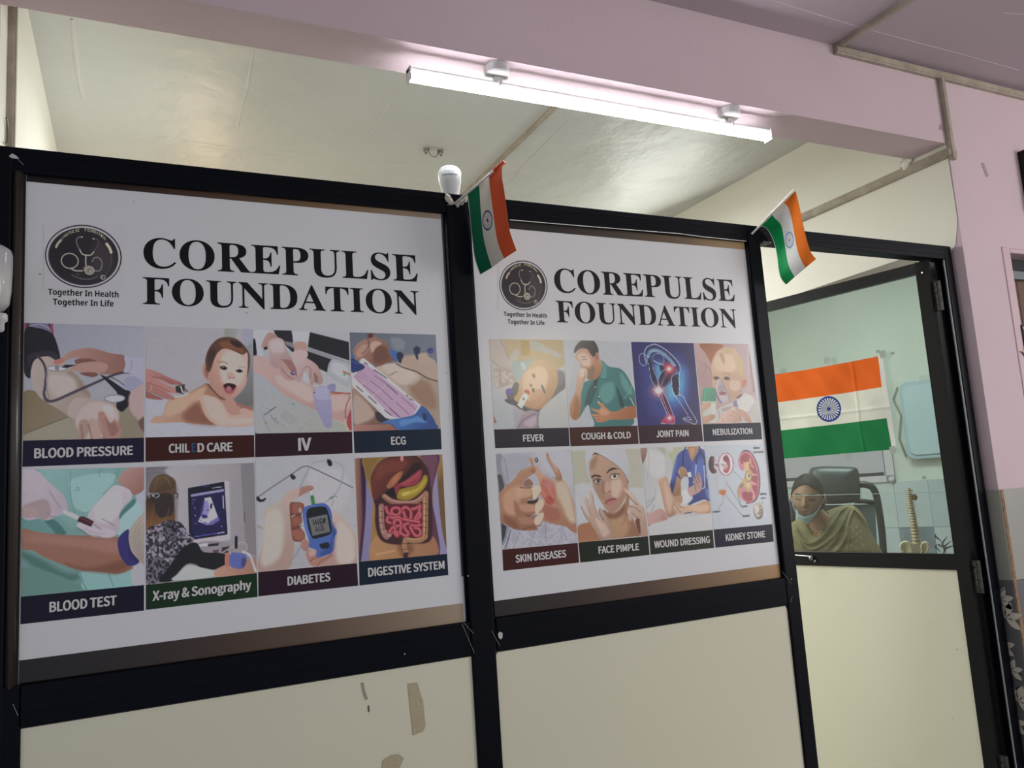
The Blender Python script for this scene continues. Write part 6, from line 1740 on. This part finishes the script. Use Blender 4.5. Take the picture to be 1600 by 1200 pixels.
M_BONE = mat('bone_plastic', C4('d5cdae'), .4, var=(60, .06)); M_DISC = mat('disc_brown', C4('94713f'), .5)
def sp(px, py, out=0.0):
    p = onW(px, py, sb[:2], (sb + RV)[:2]); return p - hv * out
line = smooth_pts([(1420, 765), (1421.5, 780), (1424, 796), (1427, 812), (1428.5, 824), (1430, 836), (1432, 848)], False, 10)
cum = np.concatenate([[0], np.cumsum(np.hypot(*np.diff(line, axis=0).T))])
n = 21; t = np.cumsum(np.linspace(.72, 1.35, n)); t = (t - t[0]) / (t[-1] - t[0]) * cum[-1]
for i in range(n):
    x, y = np.interp(t[i], cum, line[:, 0]), np.interp(t[i], cum, line[:, 1]); w = (3.9 + 2.0 * i / n) * kx; h = (1.15 + .95 * i / n) * kx; c = sp(x, y)
    m = MB().lathe(c, [(w * .75, -h), (w * .98, -h * .8), (w * .80, 0), (w * .98, h * .8), (w * .75, h)], 14)
    for s in (-1, 1): m.ell(c + RV * s * (w + 1.0 * kx) + hv * .006, (1.6 * kx, 1.2 * kx, .75 * kx), 6, 4)
    m.ell(c + hv * (w + .004), (1.0 * kx, 2.2 * kx, .8 * kx), 6, 4)
    o = S_(m, 'vertebra', M_BONE)
    if i < n - 1:
        x2, y2 = np.interp((t[i] + t[i + 1]) / 2, cum, line[:, 0]), np.interp((t[i] + t[i + 1]) / 2, cum, line[:, 1]); c2 = sp(x2, y2)
        S_(MB().lathe(c2, [(w * .88, -h * .42), (w * .93, 0), (w * .88, h * .42)], 12), 'disc', M_DISC)
S_(MB().ell(sp(1429, 777, -.006), (5.4 * kx, 3.5 * kx, 5.2 * kx), 12, 8), 'skull_base', mat('occiput_brown', C4('8d6a40'), .5))
S_(MB().ell(sp(1420, 763.5), (1.6 * kx, 1.6 * kx, 1.4 * kx), 8, 6), 'pole_tip', mat('black_tip', (.02, .02, .02, 1), .4))
# sacrum and hip bones
S_(MB().prism([sp(x, y, .004) for x, y in ((1425, 848), (1440, 847), (1439, 856), (1434, 866), (1430, 866), (1426, 856))], hv * .02), 'sacrum', M_BONE, False)
for s, pts in ((-1, ((1425, 853), (1420, 846), (1413, 844.5), (1408, 847), (1405.5, 853), (1407, 859), (1412, 862), (1414, 867), (1420, 870), (1426, 866))), (1, ((1438, 852), (1441, 846.5), (1447, 845.5), (1451.5, 849), (1452, 855), (1450, 861), (1447, 865), (1443, 870), (1437, 867), (1439, 860)))):
    c = np.mean(pts, axis=0); m = MB(); N = len(pts); rings = []
    sp_pts = smooth_pts(pts, True, 4); N = len(sp_pts)
    vs = []; 
    for k, (sc, o_) in enumerate(((1, 0), (1.0, .012), (.8, .018), (.4, .008), (.02, .004))):
        for x, y in sp_pts: vs.append(sp(c[0] + (x - c[0]) * sc, c[1] + (y - c[1]) * sc, o_ + .01))
    fs = [(k * N + i, k * N + (i + 1) % N, (k + 1) * N + (i + 1) % N, (k + 1) * N + i) for k in range(4) for i in range(N)] + [tuple(range(N - 1, -1, -1))]
    m.add(vs, fs); S_(m, 'hip_bone', M_BONE)
S_(MB().ell(sp(1432, 868, .02), (4 * kx, 3 * kx, 2.4 * kx), 10, 8), 'pubic_joint', mat('cartilage_grey', C4('8b8a90'), .5))
pz = sp(1432, 866)
S_(MB().tube([(pz[0], pz[1], .772), (pz[0], pz[1], pz[2] + .02)], .004, 8), 'pole', M_METAL)
S_(MB().lathe((pz[0], pz[1], 0), [(.06, .760), (.06, .768), (.05, .774), (.006, .775)], 24), 'base', M_BLACK2)

# ------------------------------------------------------------------ chair of the reflected scene, built solid
DC = 4.55
cb0 = onD(1310, 800, DC); hc = ray(1310, 800); hc = np.array([hc[0], hc[1], 0]); hc /= np.linalg.norm(hc); RC = np.array([hc[1], -hc[0], 0])
def cp(px, py, out=0.0): return onW(px, py, cb0[:2], (cb0 + RC)[:2]) - hc * out
ch = thing('office_chair', 'reflected black high backed office chair behind the seated woman', 'chair', (cb0[0] - hc[0] * .25, cb0[1] - hc[1] * .25, 0))
H2 = lambda mb, n, m, sm=True: seat(mb.build(n, m, smooth=sm), ch)
M_LEA = mat('black_leatherette', C4('33393a'), .38, .5, bump=(60, .08)); M_CHF = mat('chair_frame_black', C4('1b2223'), .4); M_MESH = mat('chair_mesh_grey', C4('4a5a5b'), .7, bump=(400, .6))
def pad(pts, th, puff, m, name):
    q = smooth_pts(pts, True, 6); c = q.mean(0); N = len(q); vs = []
    lv = ((1, 0), (1.015, -th * .25), (1.01, -th * .7), (.96, -th * .95), (.75, -th - puff * .6), (.4, -th - puff * .95), (.02, -th - puff))
    for s, o_ in lv: vs += [cp(c[0] + (x - c[0]) * s, c[1] + (y - c[1]) * s, -o_) for x, y in q]
    fs = [(k * N + i, k * N + (i + 1) % N, (k + 1) * N + (i + 1) % N, (k + 1) * N + i) for k in range(len(lv) - 1) for i in range(N)] + [tuple(range(N - 1, -1, -1))]
    return H2(MB().add(vs, fs), name, m)
pad([(1266, 735), (1272, 730.5), (1290, 729), (1318, 729.5), (1334, 730.5), (1340, 735), (1342.5, 750), (1343.5, 779), (1338, 784), (1300, 787), (1270, 784), (1263, 776), (1263, 750)], .05, .03, M_LEA, 'headrest')
H2(MB().tube([cp(x, y) for x, y in smooth_pts([(1335, 757.5), (1350, 757), (1361, 760.5), (1367, 768), (1371, 782), (1376, 815), (1379.5, 850), (1381, 900), (1378, 960), (1366, 1000)], False, 5)], .019, 10), 'back_frame', M_CHF)
H2(MB().tube([cp(x, y) for x, y in smooth_pts([(1268, 760), (1250, 763), (1240, 775), (1238, 800), (1238, 850), (1244, 920), (1258, 990)], False, 5)], .019, 10), 'back_frame', M_CHF)
H2(MB().tube([cp(1335, 783), cp(1350, 783), cp(1368, 786)], .014, 8), 'back_bar', M_CHF)
mm = MB(); g = [(1246, 790), (1367, 788), (1378, 990), (1258, 990)]
mm.prism([cp(x, y, .005) for x, y in g], hc * .012); H2(mm, 'back_mesh', M_MESH, False)
cbx = np.array([cb0[0], cb0[1]]) - hc[:2] * .27
def crp(a, b, z): return (cbx[0] + RC[0] * a + hc[0] * b, cbx[1] + RC[1] * a + hc[1] * b, z)
H2(MB().prism([crp(-.24, -.24, .44), crp(.24, -.24, .44), crp(.25, .22, .44), crp(-.25, .22, .44)], (0, 0, .07)), 'seat', M_LEA, False)
H2(MB().tube([crp(0, 0, .07), crp(0, 0, .44)], .03, 12), 'gas_lift', M_METAL)
for k in range(5):
    a = 2 * math.pi * k / 5; H2(MB().tube([crp(0, 0, .11), crp(.30 * math.cos(a), .30 * math.sin(a), .075)], [.03, .018], 8), 'base_arm', M_CHF)
    H2(MB().ell(crp(.30 * math.cos(a), .30 * math.sin(a), .03), (.03, .03, .03), 10, 8), 'caster', M_CHF)
for s in (-1, 1):
    H2(MB().tube([crp(s * .26, .0, .45), crp(s * .30, .0, .55), crp(s * .30, .0, .66)], .014, 8), 'armrest_post', M_CHF)
    H2(MB().tube([crp(s * .30, -.14, .67), crp(s * .30, .12, .67)], .026, 8), 'armrest', M_CHF)
H2(MB().tube([crp(0, .2, .46), crp(0, .27, .60), tuple(cp(1312, 985))], .022, 8), 'back_stem', M_CHF)

# ------------------------------------------------------------------ seated woman, a reflection built as a solid figure
DP = 4.2
pb0 = onD(1290, 800, DP); hp_ = ray(1290, 800); hp_ = np.array([hp_[0], hp_[1], 0]); hp_ /= np.linalg.norm(hp_); RP = np.array([hp_[1], -hp_[0], 0])
def pp(px, py): p = onW(px, py, pb0[:2], (pb0 + RP)[:2]); return float((p - pb0) @ RP), float(p[2])
def PW(a, b, z): return np.array([pb0[0], pb0[1], 0]) + RP * a + hp_ * b + np.array([0, 0, z])       # right, away, up
wm = thing('person', 'reflected seated woman in olive shawl looking down with a blue mask under her chin', 'person', (pb0[0], pb0[1], 0))
V_ = lambda o: seat(o, wm)
ha, hz = pp(1262.5, 776.5); HB = -.10
def rotm(pitch, yaw, roll):
    cx_, sx_ = math.cos(pitch), math.sin(pitch); cz_, sz_ = math.cos(yaw), math.sin(yaw); cy_, sy_ = math.cos(roll), math.sin(roll)
    A = np.array([[1, 0, 0], [0, cx_, -sx_], [0, sx_, cx_]]); B = np.array([[cz_, -sz_, 0], [sz_, cz_, 0], [0, 0, 1]]); D = np.array([[cy_, 0, sy_], [0, 1, 0], [-sy_, 0, cy_]])
    return D @ B @ A
HR = rotm(math.radians(9), math.radians(-8), math.radians(6))
HS = 1.03
def hw(p):                                                # head-local (right, away, up) to world
    q = (np.asarray(p) * HS) @ HR.T; return np.array([pb0[0], pb0[1], 0]) + q[..., :1] * RP + (q[..., 1:2] + HB) * hp_ + (q[..., 2:] + hz) * UPV + ha * RP
n, m = 120, 110
th = np.linspace(0, 2 * math.pi, n, endpoint=False)[None, :]; ph = np.linspace(0.001, math.pi - .001, m)[:, None]
ux, uy, uz = np.sin(ph) * np.sin(th), -np.sin(ph) * np.cos(th), np.cos(ph) + 0 * th
z = .112 * uz; tz = np.clip(-uz, 0, 1)
x = .073 * ux * (1 - .34 * tz ** 1.7); y = .092 * uy * np.where(uy < 0, 1 - .10 * tz, 1 - .25 * tz)
fr = np.clip(-uy * 2.2, 0, 1)
ga = lambda cx_, cz_, sx_, sz_: np.exp(-((x - cx_) / sx_) ** 2 - ((z - cz_) / sz_) ** 2)
dy = -.020 * ga(0, -.022, .0105, .013) - .011 * ga(0, -.004, .0075, .020) - .005 * ga(.012, -.026, .006, .006) - .005 * ga(-.012, -.026, .006, .006)
dy += .0075 * ga(.031, .010, .015, .010) + .0075 * ga(-.031, .010, .015, .010) - .0045 * ga(.031, .008, .011, .0065) - .0045 * ga(-.031, .008, .011, .0065)
dy += -.004 * ga(.030, .028, .020, .006) - .004 * ga(-.030, .028, .020, .006) - .0055 * ga(0, -.051, .018, .005) - .006 * ga(0, -.060, .015, .005) + .003 * ga(0, -.0555, .018, .0022) - .007 * ga(0, -.088, .018, .014)
dy += -.004 * ga(.040, -.022, .016, .018) - .004 * ga(-.040, -.022, .016, .018)
y = y + dy * fr
skin, dark, lipc = hexc('9a7862'), hexc('241c18'), hexc('8f5a52')
K = np.zeros(x.shape + (3,)) + skin
def mixc(K, c, a): a = np.clip(a, 0, 1)[..., None]; return K * (1 - a) + c * a
for s in (-1, 1):
    K = mixc(K, hexc('7d5f4f'), .6 * ga(s * .031, .004, .015, .009) * fr)
    brow = np.abs(z - (.031 - 10 * (np.abs(x) - .030) ** 2)); K = mixc(K, dark, np.clip(1.5 - brow / .0036, 0, 1) * ((s * x > .011) & (s * x < .049)) * fr)
    lid = np.abs(z - (.0035 + 9 * (np.abs(x) - .031) ** 2)); K = mixc(K, dark, np.clip(1.3 - lid / .0028, 0, 1) * ((s * x > .016) & (s * x < .046)) * fr)
    K = mixc(K, hexc('4a352c'), .8 * ga(s * .0085, -.031, .0035, .002) * fr)
K = mixc(K, lipc, (ga(0, -.051, .017, .0045) + ga(0, -.060, .014, .005)) * 1.3 * fr); K = mixc(K, hexc('5a3632'), ga(0, -.0555, .018, .0016) * fr)
K = mixc(K, hexc('7c1f22'), ga(0, .036, .0022, .0022) * 1.5 * fr)
P = hw(np.stack([x, y, z], -1))
idx = np.arange(n * m).reshape(m, n)
mb = MB(); mb.add(P.reshape(-1, 3), [(int(idx[i, j]), int(idx[i + 1, j]), int(idx[i + 1, (j + 1) % n]), int(idx[i, (j + 1) % n])) for i in range(m - 1) for j in range(n)])
mb.c = [(*c, 1.0) for c in K.reshape(-1, 3)]
M_SKIN = mat('skin', (1, 1, 1, 1), .5, .35, attr='Col'); M_SKIN2 = mat('skin_plain', (*[float(v) for v in hexc('9a7862')], 1), .5, .35)
head = V_(mb.build('head', M_SKIN, smooth=True))
# hair: shell over the skull with a side-swept front and a low bun
hs = MB(); X2, Y2, Z2 = .080 * ux * (1 - .12 * tz), .101 * uy + .004, .121 * uz
wang = np.abs(np.arctan2(ux, -uy)); zmin = np.interp(wang, [0, .3, .6, .85, 1.1, 1.35, 1.6, 1.85, math.pi], [.080, .076, .064, .050, .034, .012, -.012, -.066, -.095])
st = .0018 * np.sin(wang * 34 + uz * 3); X2 = X2 * (1 + st * 6); Y2 = Y2 * (1 + st * 5)
P2 = hw(np.stack([X2, Y2, Z2], -1)); keep = Z2 > zmin
fs = [(int(idx[i, j]), int(idx[i + 1, j]), int(idx[i + 1, (j + 1) % n]), int(idx[i, (j + 1) % n])) for i in range(m - 1) for j in range(n) if keep[i, j] and keep[i + 1, j] or keep[i, (j + 1) % n] and keep[i + 1, (j + 1) % n]]
hs.add(P2.reshape(-1, 3), fs); hs.ell(hw(np.array([0, .115, -.03])), (.045, .045, .04), 14, 10)
o = hs.build('hair', mat('black_hair', C4('171414'), .5, .3, bump=(180, .5)), head, smooth=True); o.matrix_parent_inverse = Matrix.Translation(-Vector(wm.location)) if False else Matrix.Identity(4)
sd_ = o.modifiers.new('t', 'SOLIDIFY'); sd_.thickness = .006; sd_.offset = -1
for s in (-1, 1):
    e = MB().ell(hw(np.array([s * .076, .006, -.004])), (.010, .016, .026), 12, 8); o = e.build('ear', M_SKIN2, head, smooth=True)
MB().ell(hw(np.array([.080, -.002, -.032])), (.004, .004, .006), 8, 6).build('earring', mat('gold', C4('c9a24a'), .25, metal=1.0), head, smooth=True)
# mask pulled under the chin: a pleated band from ear to ear, lowest at the front
ms = MB(); NT = 40; rows = 7; vs = []
for j in range(rows):
    for i in range(NT):
        t = (i / (NT - 1) - .5) * 2; a = t * 1.3; r_ = j / (rows - 1)
        xx = .070 * math.sin(a) * (1 - .12 * r_); yy = -.096 * math.cos(a) ** .8 * (1 - .10 * r_) - .006; hh = (.042 * (1 - abs(t) ** 1.3) + .004)
        zz = -.079 + .052 * abs(t) ** 1.6 - hh * r_ + .0015 * (j % 2)
        vs.append(hw(np.array([xx, yy + .045 * r_ ** 1.6 * (1 - abs(t)), zz])))
ms.add(vs, [(j * NT + i, j * NT + i + 1, (j + 1) * NT + i + 1, (j + 1) * NT + i) for j in range(rows - 1) for i in range(NT - 1)])
o = V_(ms.build('face_mask', mat('mask_blue', C4('a9c4d2'), .7, .2), smooth=True)); q = o.modifiers.new('t', 'SOLIDIFY'); q.thickness = .002
for s in (-1, 1):
    V_(MB().tube([hw(np.array([s * .066, -.03, -.03])), hw(np.array([s * .079, -.012, .0])), hw(np.array([s * .080, .010, .022]))], .0014, 6).build('mask_strap', MATS['mask_blue']))
# clothing: shawl and kameez as one lofted body, folds raised along the drape lines
lev = [(790, 1319, 1333, .015), (793, 1309, 1338, .04), (797, 1298, 1343, .06), (803, 1286, 1348, .075), (810, 1250, 1352, .09), (818, 1236, 1356, .105), (828, 1226, 1360, .115), (840, 1219, 1366, .125), (852, 1214, 1373, .13), (866, 1210, 1381, .135), (890, 1208, 1388, .14), (930, 1210, 1388, .14), (980, 1216, 1380, .14), (1030, 1218, 1376, .15)]
yy_ = np.array([l[0] for l in lev]); yq = np.concatenate([np.linspace(790, 870, 110), np.linspace(873, 1030, 40)])
xl, xr, dp_ = (np.interp(yq, yy_, [l[k] for l in lev]) for k in (1, 2, 3)); NT = 220; vs = []
for yv, a_, b_, d_2 in zip(yq, xl, xr, dp_):
    A0, Z0 = pp(a_, yv); A1, Z1 = pp(b_, yv)
    for k in range(NT):
        w = 2 * math.pi * k / NT; c_, s_ = math.cos(w), math.sin(w); e = .8
        cc = abs(c_) ** e * (1 if c_ > 0 else -1); ss = abs(s_) ** e * (1 if s_ > 0 else -1)
        vs.append(PW((A0 + A1) / 2 + (A1 - A0) / 2 * cc, .075 - d_2 * ss, Z0 + (Z1 - Z0) * (cc + 1) / 2))
V = np.array(vs); px, py = project(V); zx, zy = (px - 1200) * 5, (py - 700) * 5
front = np.tile(np.sin(2 * math.pi * np.arange(NT) / NT), len(yq)) > -.1
F = np.zeros(len(V))
for w_, h_, pts in ((13, .015, [(615, 458), (560, 500), (490, 610), (410, 700), (325, 745), (255, 695), (205, 600)]), (11, .012, [(640, 470), (570, 610), (470, 725), (335, 795), (240, 745), (195, 690)]), (12, .013, [(665, 480), (625, 580), (600, 700), (545, 790), (500, 830)]),
                    (11, .014, [(655, 458), (745, 545), (805, 625), (855, 735)]), (9, .009, [(560, 470), (490, 540), (440, 620), (380, 690)]), (9, .008, [(235, 520), (275, 600), (330, 655)]), (10, .009, [(450, 800), (540, 690), (590, 560)]), (9, .008, [(210, 640), (270, 770), (330, 830)]),
                    (8, .007, [(700, 500), (760, 600), (800, 700), (830, 820)]), (8, .006, [(640, 620), (630, 720), (620, 830)])):
    d = sdl(zx, zy, smooth_pts(pts, False, 5), 0); F += h_ * np.exp(-(d / w_) ** 2)
F += .004 * vnoise(zx, zy, 46, 2)
neck = sdf(zx, zy, smooth_pts([(268, 520), (300, 600), (335, 655), (372, 695), (415, 650), (455, 570), (470, 500), (400, 470), (300, 470)], True, 5))
F += -.040 * np.clip(-neck / 14, 0, 1)
V = V - hp_ * (F * front)[:, None]
K = np.zeros((len(V), 3)) + hexc('7d7552'); 
slv = sdf(zx, zy, smooth_pts([(640, 500), (700, 560), (790, 650), (860, 770), (905, 900), (560, 900), (600, 760), (620, 620)], True, 5)); K = mixc(K, hexc('8a8060'), np.clip(-slv / 5 + .5, 0, 1) * front)
K = mixc(K, hexc('8d6f5a'), np.clip(-neck / 6 + .5, 0, 1) * front)
for dx, dyy in ((690, 615), (693, 670), (690, 725), (690, 785), (660, 640), (655, 700), (650, 760), (720, 650), (722, 700), (600, 600), (530, 780), (440, 700), (745, 760)): K = mixc(K, hexc('b8a588'), np.exp(-(((zx - dx) / 7) ** 2 + ((zy - dyy) / 6) ** 2)) * 1.2 * front)
bd_ = np.minimum(sdl(zx, zy, smooth_pts([(665, 480), (625, 580), (600, 700), (545, 790)], False, 4), 0), sdl(zx, zy, smooth_pts([(655, 458), (745, 545), (805, 625), (855, 735)], False, 4), 0)); K = mixc(K, hexc('a99a6e'), np.exp(-(bd_ / 7) ** 2) * front * .7)
mb = MB(); L = len(yq); mb.v = [tuple(p) for p in V]; mb.c = [(*c, 1.0) for c in K]
mb.f = [(i * NT + k, i * NT + (k + 1) % NT, (i + 1) * NT + (k + 1) % NT, (i + 1) * NT + k) for i in range(L - 1) for k in range(NT)] + [tuple(range(NT - 1, -1, -1))]
V_(mb.build('shawl', mat('olive_cloth', (1, 1, 1, 1), .6, .25, attr='Col', bump=(500, .15)), smooth=True))
pa, pz_ = pp(1274.5, 832)
ng = MB(); 
for t in np.linspace(0, 1, 9): ng.ell(PW(pa + (t - .5) * .075, -.105 + .03 * abs(t - .5), pz_ + .055 * (2 * t - 1) ** 2 * .9), (.003, .003, .003), 6, 4)
for a_, b_ in ((0, 0), (.006, -.006), (-.006, -.006), (0, -.012)): ng.ell(PW(pa + a_, -.112, pz_ + b_), (.005, .004, .005), 8, 6)
V_(ng.build('necklace', MATS['gold'], smooth=True))
# body under the clothes: one continuous skinned figure with arms, hands, legs and feet
def skinned(name, pts, edges, radii, m, parent):
    me = bpy.data.meshes.new(name); me.from_pydata([tuple(map(float, p)) for p in pts], edges, []); me.materials.append(m)
    o = link(name, me); seat(o, parent) if parent else None
    sk = o.modifiers.new('skin', 'SKIN'); sk.use_smooth_shade = True
    for i, r in enumerate(radii): me.skin_vertices[0].data[i].radius = (r, r); me.skin_vertices[0].data[i].use_root = (i == 0)
    sb_ = o.modifiers.new('sub', 'SUBSURF'); sb_.levels = 1; sb_.render_levels = 1
    return o
ZP = .56
pts = [PW(0.02, .16, ZP), PW(.01, .15, ZP + .22), PW(0, .08, ZP + .42), PW(-.03, .0, hz - .13), (PW(ha, HB + .03, hz - .05))]; ed = [(0, 1), (1, 2), (2, 3), (3, 4)]; rad = [.13, .12, .13, .052, .05]
def limb(st, chain, rs):
    k = st
    for p, r in zip(chain, rs): pts.append(p); rad.append(r); ed.append((k, len(pts) - 1)); k = len(pts) - 1
    return k
for s in (-1, 1):
    w = limb(2, [PW(s * .15, .08, ZP + .42), PW(s * .20, .0, ZP + .22), PW(s * .13, -.21, .80), PW(s * .10, -.27, .795)], [.055, .042, .027, .028])
    for f in range(4):
        b = PW(s * .10 + (f - 1.5) * .018, -.32, .795); L = (.028, .033, .030, .022)[f]; u_ = hp_ * 0
        limb(w, [b, b - hp_ * L + np.array([0, 0, .004]), b - hp_ * L * 2 + np.array([0, 0, -.008])], [.009, .008, .007])
    limb(w, [PW(s * .10 - s * .035, -.285, .795), PW(s * .10 - s * .050, -.315, .79)], [.010, .008])
    limb(0, [PW(s * .10, .10, ZP - .02), PW(s * .12, -.28, .53), PW(s * .12, -.30, .10), PW(s * .12, -.40, .04)], [.09, .062, .040, .030])
V_(skinned('body', pts, ed, rad, M_SKIN2, None))
M_SAL = mat('olive_trousers', C4('8a7f5a'), .7)
pts = [PW(0.02, .16, ZP)]; ed = []; rad = [.15]
for s in (-1, 1): limb(0, [PW(s * .10, .10, ZP - .01), PW(s * .12, -.28, .53), PW(s * .12, -.30, .14)], [.105, .08, .06])
V_(skinned('trousers', pts, ed, rad, M_SAL, None))
for s in (-1, 1): V_(MB().ell(PW(s * .12, -.36, .035), (.05, .05, .035), 12, 8).build('shoe', M_BLACK2, smooth=True))
